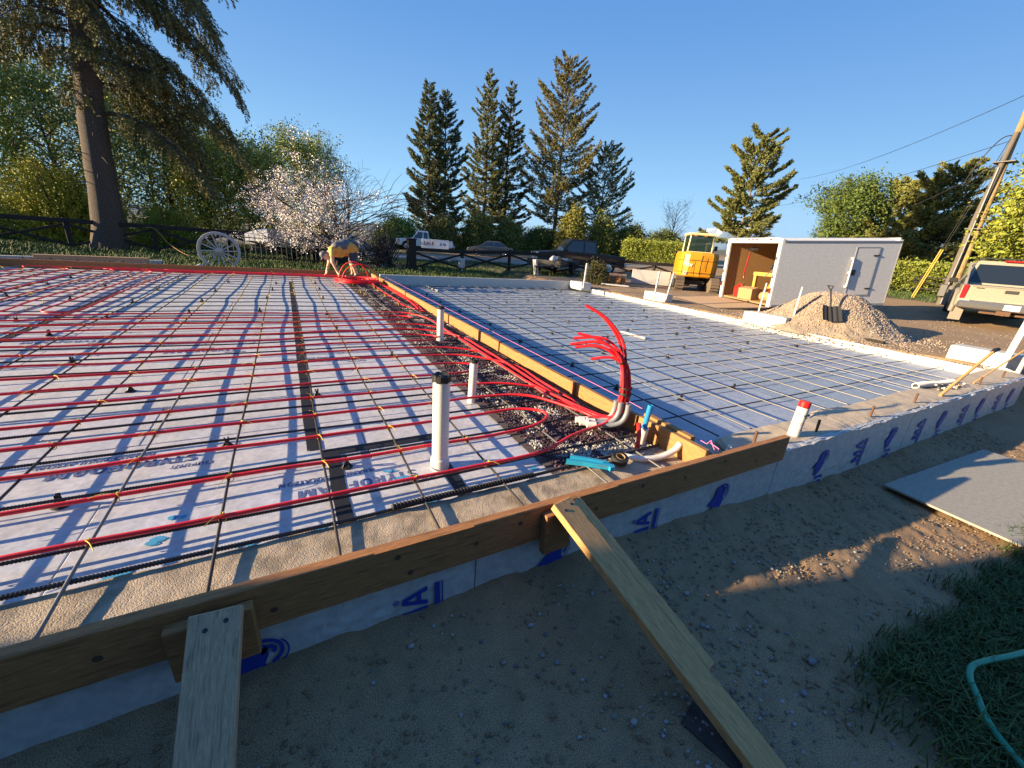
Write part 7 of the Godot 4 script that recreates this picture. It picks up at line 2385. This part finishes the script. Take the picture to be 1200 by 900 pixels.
func build_yard_things() -> void:
	var p := thing("gravel_pile", "cone of tan crushed gravel heaped in front of the cargo trailer", "gravel pile")
	var s := Shape.new()
	s.tint = Color(0.36, 0.285, 0.21)
	for i in 70:
		for j in 66:
			var q: Array = []
			for k in [[0, 0], [1, 0], [1, 1], [0, 1]]:
				var x = 9.35 + 3.65 * (i + k[0]) / 70.0; var z = -6.45 + 3.45 * (j + k[1]) / 66.0
				q.append(Vector3(x, pile_y(x, z), z))
			if maxf(q[0].y, q[2].y) > -0.15:
				s.quad(q[0], q[1], q[2], q[3])
	part("heap", s, M.stone, p)
	var r := RandomNumberGenerator.new()
	r.seed = 88
	var peb := Shape.new()
	peb.stone(Vector3.ZERO, Vector3.ONE, 3)
	var places: Array = []; var tints: Array = []
	for i in 17000:
		var x := 11.15 + r.randfn(0, 0.72); var z := -4.72 + r.randfn(0, 0.68)
		var y := pile_y(x, z)
		if y < -0.18: continue
		var k := 0.022 + 0.03 * pow(r.randf(), 3.0)
		places.append(Transform3D(Basis(Vector3(r.randfn(), r.randfn(), r.randfn()).normalized(), r.randf() * TAU).scaled(Vector3(k, k * 0.7, k * 0.85)), Vector3(x, maxf(y, gy(x, z)) + 0.003, z)))
	for i in 60:
		var b := r.randf_range(0.26, 0.52)
		tints.append(Color(b, b * r.randf_range(0.76, 0.86), b * r.randf_range(0.55, 0.72)))
	many("stones", peb.mesh(), M.stone, places, tints, p)
	# shovel thrust into the pile
	var sv := thing("shovel", "black shovel stuck blade up on the gravel pile", "shovel", Vector3(10.55, 0.32, -4.42), 0.95)
	var svy := Vector3(0.53, 0.68, -0.50).normalized(); var svx := Vector3(0.62, 0.0, 0.66).normalized(); svx = (svx - svy * svx.dot(svy)).normalized()
	var svz := svx.cross(svy)
	sv.transform = Transform3D(Basis(svx, svy, svz), Vector3(9.96, 0.13, -4.17) + svy * 0.24 + svz * 0.05)
	s = Shape.new()
	var rows: Array = []
	for i in 6:
		var u := i / 5.0
		var ring := PackedVector3Array()
		for k in 9:
			var v := k / 4.0 - 1.0
			ring.append(Vector3(v * 0.175 * (1.0 - 0.10 * pow(u, 3.0)), u * 0.40 - 0.24, 0.05 * v * v + 0.012 * cos(v * 14.0) - 0.02 * (1.0 - u)))
		rows.append(ring)
	for i in 5:
		for k in 8:
			s.quad(rows[i][k], rows[i][k + 1], rows[i + 1][k + 1], rows[i + 1][k])
	part("blade", s, M.rubber, sv)
	s = Shape.new()
	s.tube(PackedVector3Array([Vector3(0, 0.12, 0.0), Vector3(0, 0.30, 0.03), Vector3(0, 0.58, 0.06)]), 0.017, 8)
	part("shaft", s, M.rubber, sv)
	s = Shape.new()
	s.tube(PackedVector3Array([Vector3(0, 0.56, 0.06), Vector3(-0.055, 0.68, 0.07), Vector3(0.055, 0.68, 0.07), Vector3(0, 0.56, 0.06)]), 0.013, 8)
	part("grip", s, M.rubber, sv)
	s = Shape.new()
	plank(s, 1.5, 0.04, 0.10)
	one("dark_board", s, M.fence_wood, "dark board lying at the foot of the gravel pile", "board", "", aim(Vector3(10.05, -0.09, -4.75), Vector3(10.15, -0.09, -3.3)))
	# utility pole: two posts lashed side by side, with wires
	var up := thing("utility_pole", "tall leaning utility pole of two timbers at the right", "utility pole", Vector3(24.6, 0.0, -6.55))
	s = Shape.new()
	s.tube(PackedVector3Array([Vector3(0, -0.3, 0), Vector3(0.02, 4.5, -0.06), Vector3(0.05, 9.6, -0.12)]), PackedFloat32Array([0.115, 0.10, 0.085]), 16)
	part("post", s, M.pole_wood, up, Transform3D(Basis(), Vector3(0.06, 0, 0.17)))
	s = Shape.new()
	s.tube(PackedVector3Array([Vector3(0, -0.3, 0), Vector3(0.0, 3.5, 0.0), Vector3(0.06, 6.6, 0.12)]), PackedFloat32Array([0.10, 0.095, 0.08]), 14)
	part("post", s, M.pole_dark, up, Transform3D(Basis(), Vector3(-0.12, 0, -0.02)), "darker, shorter post of the pair")
	s = Shape.new()
	for y in [1.2, 3.2, 5.6]:
		s.box(Vector3(0.0, y, 0.12), Vector3(0.42, 0.05, 0.62), 0.01)
	part("band", s, M.dark_steel, up)
	s = Shape.new()
	s.bar(Vector3(-0.24, 0.2, 0.05), Vector3(-0.2, 5.4, 0.05), 0.025, 8)
	part("conduit", s, M.pvc_grey, up)
	s = Shape.new()
	s.box(Vector3(-0.3, 0.75, 0.0), Vector3(0.3, 0.5, 0.25), 0.02)
	part("meter_box", s, M.dark_steel, up)
	var wires := [["thin power line rising to the pole top", Vector3(24.7, 8.0, -6.4), Vector3(46, 9.6, -26.0), 0.5, 0.012], ["thick cable ending in loops at the pole", Vector3(24.65, 5.7, -6.4), Vector3(52.0, 6.4, -24.0), 0.9, 0.022], ["lower thin cable sagging behind the pines", Vector3(24.65, 6.4, -6.4), Vector3(60.0, 9.4, -44.0), 1.2, 0.012], ["cable running right from the pole out of the picture", Vector3(24.7, 6.9, -6.3), Vector3(27.5, 7.6, 6.0), 0.15, 0.018]]
	for q in wires:
		s = Shape.new()
		var pts := PackedVector3Array()
		for i in 25:
			var u := i / 24.0
			pts.append(q[1].lerp(q[2], u) - Vector3(0, q[3] * 4.0 * u * (1.0 - u), 0))
		s.tube(pts, q[4], 5)
		one("power_line", s, M.wire, q[0], "power line", "wires at the utility pole")
	s = Shape.new()
	s.tube(smooth_path([Vector3(24.6, 6.5, -6.4), Vector3(24.9, 6.55, -6.85), Vector3(25.1, 6.1, -7.2), Vector3(25.05, 5.45, -7.4), Vector3(25.2, 4.95, -7.55), Vector3(25.0, 5.1, -7.3), Vector3(25.3, 5.62, -7.5)], 0.12), 0.018, 6)
	one("drip_loop", s, M.wire, "black cable loop hanging beside the utility pole", "cable loop")
	var gw := thing("guy_wire", "guy wire with a yellow guard anchored left of the utility pole", "guy wire")
	s = Shape.new()
	s.bar(Vector3(26.4, 0.1, -8.15), Vector3(24.7, 7.0, -6.5), 0.012, 6)
	part("wire", s, M.wire, gw)
	s = Shape.new()
	s.bar(Vector3(26.39, 0.15, -8.14), Vector3(25.82, 2.45, -7.59), 0.026, 8)
	part("guard", s, M.dull_yellow, gw)
	var gw2 := copy(gw, Transform3D(Basis(), Vector3(0.25, 0, 0.0)), "second guy wire with a yellow guard just right of the first")
	# wire fence in front of the right hedge
	var wf := thing("wire_fence", "low weathered rail fence before the hedge at the right", "fence")
	for k in 9:
		s = Shape.new()
		s.box(Vector3(0, 0.5, 0), Vector3(0.11, 1.1, 0.11), 0.015)
		part("post", s, M.weathered if k == 1 else M.fence_wood, wf, Transform3D(Basis(), on_ground(31.2 - 0.55 * k, -12.3 + 1.1 * k)))
	for y in [0.35, 0.65, 0.92]:
		s = Shape.new()
		var a := on_ground(31.2, -12.3, y); var b := on_ground(26.8, -3.5, y)
		s.box(Vector3(a.distance_to(b) / 2, 0, 0), Vector3(a.distance_to(b), 0.06, 0.03))
		part("rail", s, M.fence_wood, wf, aim(a, b))
	# basketball hoop
	var bh := thing("basketball_hoop", "white basketball backboard on a dark pole beyond the black pickup", "basketball hoop", Vector3(41.6, 0.8, -43.1), -0.7)
	s = Shape.new()
	s.bar(Vector3(0, 0, -0.5), Vector3(0, 3.4, -0.45), 0.07, 8); s.bar(Vector3(0, 3.3, -0.45), Vector3(0, 3.6, 0), 0.05, 8)
	part("pole", s, M.dark_steel, bh)
	s = Shape.new()
	s.box(Vector3(0, 3.55, 0), Vector3(1.5, 1.05, 0.05), 0.01)
	var bb := part("backboard", s, M.car_white, bh)
	s = Shape.new()
	for q in [[-0.33, 3.42, 0.05, 0.5], [0.33, 3.42, 0.05, 0.5]]: s.box(Vector3(q[0], q[1], 0.028), Vector3(q[2], q[3], 0.01))
	s.box(Vector3(0, 3.65, 0.0285), Vector3(0.7, 0.05, 0.01))
	part("painted_square", s, M.dark_steel, bb)
	s = Shape.new()
	var ring := PackedVector3Array()
	for i in 17: ring.append(Vector3(cos(TAU * i / 16) * 0.23, 3.18, 0.3 + sin(TAU * i / 16) * 0.23))
	s.tube(ring, 0.012, 6)
	part("rim", s, M.lamp_orange, bh)
	# open utility trailer with junk, in front of the black pickup
	var ut := thing("utility_trailer", "black open utility trailer in front of the black pickup", "trailer", on_ground(10.9, -17.0), 0.69)
	s = Shape.new()
	s.box(Vector3(2.0, 0.46, 0), Vector3(4.0, 0.12, 1.7), 0.02)
	for z in [-0.84, 0.84]:
		s.box(Vector3(2.0, 0.62, z), Vector3(4.0, 0.22, 0.05), 0.01)
	for x in [0.03, 3.97]: s.box(Vector3(x, 0.62, 0), Vector3(0.05, 0.20, 1.63), 0.01)
	part("bed", s, M.dark_steel, ut)
	for z in [-0.95, 0.95]:
		wheel(ut, Vector3(2.0, 0.34, z), 0.33, 0.2, M.dark_steel)
	s = Shape.new()
	s.bar(Vector3(-1.2, 0.42, 0), Vector3(0, 0.46, -0.5), 0.04, 6); s.bar(Vector3(-1.2, 0.42, 0), Vector3(0, 0.46, 0.5), 0.04, 6); s.bar(Vector3(-1.0, 0, 0), Vector3(-1.0, 0.45, 0), 0.03, 6)
	part("tongue", s, M.dark_steel, ut)
	for q in [[0.5, 0.8, 0.3, 0.16, "white bag lying at the left end of the black utility trailer", "white_paint"], [1.3, 0.7, 0.25, 0.12, "tan sack lying in the middle of the black utility trailer", "cardboard"], [2.45, 0.55, 0.30, 0.22, "white box lying on the black utility trailer", "car_white"], [3.3, 0.8, 0.25, 0.10, "brown boards lying at the right end of the black utility trailer", "weathered"]]:
		s = Shape.new()
		if q[3] > 0.2 or q[3] < 0.11: s.box(Vector3.ZERO, Vector3(q[1], q[3], 0.5), 0.03)
		else: s.tube(PackedVector3Array([Vector3(-q[1] / 2, 0, 0), Vector3(-q[1] / 3, 0.02, 0), Vector3(0, 0.05, 0.03), Vector3(q[1] / 3, 0.01, 0), Vector3(q[1] / 2, -0.02, 0)]), PackedFloat32Array([0.04, 0.15, 0.17, 0.14, 0.04]), 9)
		one("trailer_load", s, M[q[5]], q[4], "load", "things on the utility trailer", ut.transform * Transform3D(Basis(Vector3.UP, 0.2), Vector3(q[0], 0.72 if q[3] < 0.2 else 0.80, 0.3)))
	# lumber stack and bits beside it
	var ls := thing("lumber_stack", "stack of brown timber right of the black utility trailer", "lumber", on_ground(12.3, -13.2), 0.80)
	for k in 16:
		s = Shape.new()
		plank(s, 2.6 - 0.1 * (k % 3), 0.085, 0.19)
		part("timber", s, M.form_wood if k % 3 else M.plywood, ls, Transform3D(Basis(), Vector3(-0.3 + 0.06 * sin(k * 3.0), 0.06 + 0.09 * int(k / 4), -0.4 + 0.2 * (k % 4))))
	s = Shape.new()
	plank(s, 1.1, 0.05, 0.2)
	one("pale_board", s, M.grey_white, "pale grey board lying on the ground left of the timber stack", "board", "", aim(on_ground(11.2, -13.0, 0.06), on_ground(12.0, -12.3, 0.06)))
	s = Shape.new()
	s.box(Vector3(0, 0.35, 0), Vector3(1.7, 0.62, 0.05), 0.01)
	one("grey_panel", s, M.grey_white, "pale grey panel leaning behind the two white stakes left of the excavator", "panel", "", Transform3D(Basis(Vector3.UP, -0.65) * Basis(Vector3.RIGHT, -0.15), on_ground(14.6, -13.6)))
	s = Shape.new()
	s.box(Vector3(0, 0.35, 0), Vector3(0.10, 0.75, 0.30), 0.01)
	one("white_jack", s, M.grey_white, "white jack stand at the left end of the black utility trailer", "stand", "", Transform3D(Basis(Vector3.BACK, 0.2), on_ground(10.3, -16.6)))
	s = Shape.new()
	s.box(Vector3(0, 0.45, 0), Vector3(0.28, 0.42, 0.2), 0.03); s.bar(Vector3(0.05, -0.1, 0), Vector3(0.05, 0.4, 0), 0.035, 6)
	one("mail_box", s, M.grey_white, "small grey box on a post before the right fence", "box", "", Transform3D(Basis(Vector3.UP, 0.4), on_ground(7.0, -17.8)))
	# timbers, stone and edging on the lawn at the far left
	var pl := [[Vector3(-6.3, -0.15, -15.2), Vector3(-3.2, -0.14, -15.6), 0.14, "grey_white", "long pale weathered beam lying on the lawn behind the left slab"], [Vector3(-5.6, -0.05, -15.0), Vector3(-3.4, -0.04, -15.15), 0.10, "weathered", "short grey board lying across the pale beam on the lawn"], [Vector3(-6.4, -0.17, -14.4), Vector3(-3.0, -0.2, -14.7), 0.09, "form_wood", "brown board lying just behind the back form board"]]
	for q in pl:
		s = Shape.new()
		plank(s, q[0].distance_to(q[1]), q[2], 0.15)
		one("lawn_timber", s, M[q[3]], q[4], "beam", "timbers on the lawn", aim(q[0], q[1]))
	s = Shape.new()
	s.stone(Vector3.ZERO, Vector3(0.30, 0.24, 0.26), 71)
	one("white_rock", s, M.grey_white, "white rock on the lawn below the big spruce", "rock", "", Transform3D(Basis(), on_ground(-2.3, -15.4, 0.05)))
	s = Shape.new()
	s.tube(smooth_path([on_ground(-4.75, -21.6, 0.95), on_ground(-4.45, -21.5, 0.92), on_ground(-4.0, -20.9, 0.45), on_ground(-3.4, -20.2, 0.1), on_ground(-2.8, -19.6, 0.03)], 0.1), 0.010, 6)
	one("yellow_rope", s, M.pine, "yellowish rope hanging from the second fence post to the ground", "rope")

# ---------------------------------------------------------------- the worker
func nets(bones: Array, cell: float, blend: float) -> Shape:     # one skin over tapered bones: [a, b, radius a, radius b, colour]
	var lo := Vector3.ONE * 1e9; var hi := -lo
	for b in bones:
		for e in 2:
			var pad := Vector3.ONE * (maxf(b[2], b[3]) + cell * 2)
			lo = lo.min(b[e] - pad); hi = hi.max(b[e] + pad)
	var n := Vector3i(((hi - lo) / cell).ceil()) + Vector3i.ONE
	var val := PackedFloat32Array()
	val.resize(n.x * n.y * n.z)
	val.fill(1.0)
	for b in bones:
		var reach: float = maxf(b[2], b[3]) + blend * 2.0 + cell * 2
		var p0 := Vector3i(((b[0].min(b[1]) - Vector3.ONE * reach - lo) / cell).floor()).clamp(Vector3i.ZERO, n - Vector3i.ONE)
		var p1 := Vector3i(((b[0].max(b[1]) + Vector3.ONE * reach - lo) / cell).ceil()).clamp(Vector3i.ZERO, n - Vector3i.ONE)
		var ab: Vector3 = b[1] - b[0]
		var ll := maxf(ab.length_squared(), 1e-9)
		for k in range(p0.z, p1.z + 1):
			for j in range(p0.y, p1.y + 1):
				for i in range(p0.x, p1.x + 1):
					var p := lo + Vector3(i, j, k) * cell
					var t := clampf((p - b[0]).dot(ab) / ll, 0, 1)
					var d: float = p.distance_to(b[0] + ab * t) - lerpf(b[2], b[3], t)
					var at := (k * n.y + j) * n.x + i
					var o := val[at]
					var h := maxf(blend - absf(o - d), 0.0) / blend
					val[at] = minf(o, d) - h * h * blend * 0.25
	var tint_at := func(p: Vector3) -> Color:
		var best := 1e9
		var c := Color.WHITE
		for b in bones:
			var ab: Vector3 = b[1] - b[0]
			var t := clampf((p - b[0]).dot(ab) / maxf(ab.length_squared(), 1e-9), 0, 1)
			var d: float = p.distance_to(b[0] + ab * t) - lerpf(b[2], b[3], t)
			if d < best: best = d; c = b[4]
		return c
	var vert := {}
	var s := Shape.new()
	var sy := n.x; var sz := n.x * n.y
	for k in n.z - 1:
		for j in n.y - 1:
			for i in n.x - 1:
				var at := k * sz + j * sy + i
				var sum := Vector3.ZERO; var cnt := 0
				for e in [[0, 0, 0, 0], [0, 1, 0, 0], [0, 0, 0, 1], [0, 1, 0, 1], [1, 0, 0, 0], [1, 1, 0, 0], [1, 0, 0, 1], [1, 1, 0, 1], [2, 0, 0, 0], [2, 1, 0, 0], [2, 0, 1, 0], [2, 1, 1, 0]]:
					var c0 := Vector3i.ZERO
					var step := Vector3i.ZERO
					if e[0] == 0: c0 = Vector3i(0, e[1], e[3]); step = Vector3i(1, 0, 0)
					elif e[0] == 1: c0 = Vector3i(e[1], 0, e[3]); step = Vector3i(0, 1, 0)
					else: c0 = Vector3i(e[1], e[2], 0); step = Vector3i(0, 0, 1)
					var c1 := c0 + step
					var v0 := val[at + c0.z * sz + c0.y * sy + c0.x]; var v1 := val[at + c1.z * sz + c1.y * sy + c1.x]
					if (v0 < 0) != (v1 < 0):
						sum += Vector3(c0) + Vector3(step) * (v0 / (v0 - v1)); cnt += 1
				if cnt:
					vert[at] = lo + (Vector3(i, j, k) + sum / cnt) * cell
	var grad := func(p: Vector3) -> Vector3:
		var q := (p - lo) / cell
		var i := Vector3i(q.round()).clamp(Vector3i.ONE, n - Vector3i.ONE * 2)
		var at := i.z * sz + i.y * sy + i.x
		return Vector3(val[at + 1] - val[at - 1], val[at + sy] - val[at - sy], val[at + sz] - val[at - sz]).normalized()
	for k in range(1, n.z - 1):
		for j in range(1, n.y - 1):
			for i in range(1, n.x - 1):
				var at := k * sz + j * sy + i
				for ax in 3:
					var off: int = [1, sy, sz][ax]
					if (val[at] < 0) == (val[at + off] < 0): continue
					var o1: int = [sy, sz, 1][ax]; var o2: int = [sz, 1, sy][ax]
					var q := [at, at - o1, at - o1 - o2, at - o2]
					if not (vert.has(q[0]) and vert.has(q[1]) and vert.has(q[2]) and vert.has(q[3])): continue
					var p: Array = q.map(func(x): return vert[x])
					s.tint = tint_at.call((p[0] + p[2]) / 2)
					var g: Array = p.map(func(x): return grad.call(x))
					s.tri(p[0], p[1], p[2], g[0], g[1], g[2]); s.tri(p[0], p[2], p[3], g[0], g[2], g[3])
	return s

func build_person() -> void:
	# bent double over the coil: hips high at the right, back level, arms hanging to the floor at the left
	var t := thing("person", "worker in yellow shirt and grey cap bent double over the red coil", "person", Vector3(1.42, -0.085, -12.35), -0.15)
	var skin := Color(0.60, 0.36, 0.23); var shirt := Color(0.66, 0.34, 0.05); var grey := Color(0.11, 0.11, 0.125); var navy := Color(0.03, 0.035, 0.06); var boot := Color(0.16, 0.10, 0.06)
	var hip := Vector3(0.20, 0.80, -0.05); var chest := Vector3(-0.18, 0.78, 0.16); var neck := Vector3(-0.33, 0.68, 0.24)
	var bones: Array = [
		[hip + Vector3(0, 0, -0.10), hip + Vector3(0, 0, 0.10), 0.155, 0.155, shirt], [hip + Vector3(0.05, 0.05, -0.08), hip + Vector3(0.05, 0.05, 0.08), 0.125, 0.125, navy], [hip + Vector3(-0.04, 0.03, 0), hip.lerp(chest, 0.5) + Vector3(0, 0.09, 0), 0.135, 0.14, grey], [hip.lerp(chest, 0.5) + Vector3(0, 0.09, 0), chest + Vector3(0, 0.03, 0), 0.14, 0.14, grey],
		[chest, neck, 0.15, 0.075, shirt], [hip.lerp(chest, 0.3) + Vector3(0, -0.08, 0), chest + Vector3(0.02, -0.10, 0), 0.12, 0.13, shirt]]
	for sd in [-1.0, 1.0]:
		var sh := chest + Vector3(-0.07, -0.03, 0.0) + Vector3(-0.06, 0, 0.17 * sd) + Vector3(0.02 * sd, 0, 0)
		var elbow := sh + Vector3(-0.04 + 0.03 * sd, -0.30, 0.06 * sd + 0.02); var wrist := elbow + Vector3(0.02 + 0.09 * sd, -0.25, 0.06)
		bones.append([sh, sh.lerp(elbow, 0.45), 0.072, 0.066, shirt]); bones.append([sh.lerp(elbow, 0.45), elbow, 0.052, 0.043, skin]); bones.append([elbow, wrist, 0.044, 0.029, skin])
		var hp := hip + Vector3(0.02, -0.08, 0.10 * sd); var knee := hp + Vector3(-0.03 + 0.02 * sd, -0.33, 0.04 * sd + 0.04); var ank := Vector3(hp.x + 0.05 * sd + 0.02, 0.09, hp.z + 0.05 * sd)
		bones.append([hp, hp.lerp(knee, 0.75), 0.115, 0.10, navy]); bones.append([hp.lerp(knee, 0.7), knee, 0.072, 0.06, skin]); bones.append([knee, ank, 0.062, 0.042, skin])
		bones.append([ank, ank + Vector3(-0.02, -0.05, 0), 0.055, 0.055, boot]); bones.append([ank + Vector3(0.03, -0.05, 0), ank + Vector3(-0.18, -0.055, 0.08), 0.048, 0.04, boot])
		# hand: palm, four fingers, thumb, reaching down to the tube
		var down := (wrist - elbow).normalized()
		var across := Vector3(0.3, 0, 1).normalized()
		var hand: Array = [[wrist, wrist + down * 0.03, 0.029, 0.03, skin], [wrist + down * 0.03 - across * 0.022, wrist + down * 0.085 - across * 0.03, 0.022, 0.018, skin], [wrist + down * 0.03 + across * 0.022, wrist + down * 0.085 + across * 0.03, 0.022, 0.018, skin]]
		for f in 4:
			var root := wrist + down * 0.09 + across * (-0.033 + 0.022 * f)
			var mid = root + (down + Vector3(-0.25, 0, 0.1)).normalized() * [0.036, 0.042, 0.040, 0.032][f]
			var tip = mid + (down * 0.5 + Vector3(-0.7, 0, 0.3)).normalized() * [0.030, 0.034, 0.032, 0.026][f]
			hand.append([root, mid, 0.0095, 0.009, skin]); hand.append([mid, tip, 0.009, 0.0075, skin])
		var th := wrist + down * 0.035 + across * 0.035
		hand.append([th, th + down * 0.03 + across * 0.03, 0.013, 0.011, skin]); hand.append([th + down * 0.03 + across * 0.03, th + down * 0.06 + across * 0.034, 0.011, 0.009, skin])
		part("hand", nets(hand, 0.005, 0.006), M.skin, t)
	# head, hanging and turned to the floor
	var hd := neck + Vector3(-0.13, -0.10, 0.06)
	bones.append([neck, hd, 0.062, 0.07, skin])
	part("body", nets(bones, 0.02, 0.05), M.skin, t)
	var fw := Vector3(-0.35, -0.85, 0.40).normalized(); var topd := Vector3(-0.78, -0.30, 0.28).normalized(); topd = (topd - fw * topd.dot(fw)).normalized()
	var lat := fw.cross(topd)
	var head: Array = [[hd - topd * 0.01, hd + topd * 0.045, 0.085, 0.092, skin], [hd + fw * 0.04 - topd * 0.05, hd + fw * 0.05 - topd * 0.075, 0.05, 0.035, skin], [hd + fw * 0.085, hd + fw * 0.105 - topd * 0.025, 0.011, 0.015, skin],
		[hd + fw * 0.078 - topd * 0.055 - lat * 0.02, hd + fw * 0.078 - topd * 0.055 + lat * 0.02, 0.011, 0.011, Color(0.45, 0.2, 0.16)]]
	for sd in [-1.0, 1.0]:
		head.append([hd + lat * 0.088 * sd + topd * 0.012, hd + lat * 0.092 * sd - topd * 0.02, 0.016, 0.012, skin])
		head.append([hd + fw * 0.074 + lat * 0.034 * sd + topd * 0.016, hd + fw * 0.077 + lat * 0.034 * sd + topd * 0.016, 0.013, 0.013, Color(0.05, 0.035, 0.03)])
	var hm := part("head", nets(head, 0.008, 0.02), M.skin, t)
	var cap: Array = [[hd + topd * 0.05 - fw * 0.012, hd + topd * 0.062, 0.099, 0.094, grey], [hd + topd * 0.04 + fw * 0.09, hd + topd * 0.05 + fw * 0.15, 0.03, 0.016, grey], [hd - fw * 0.045 - topd * 0.02, hd - fw * 0.03 + topd * 0.03, 0.07, 0.08, Color(0.05, 0.035, 0.025)]]
	part("cap", nets(cap, 0.009, 0.02), M.skin, hm)
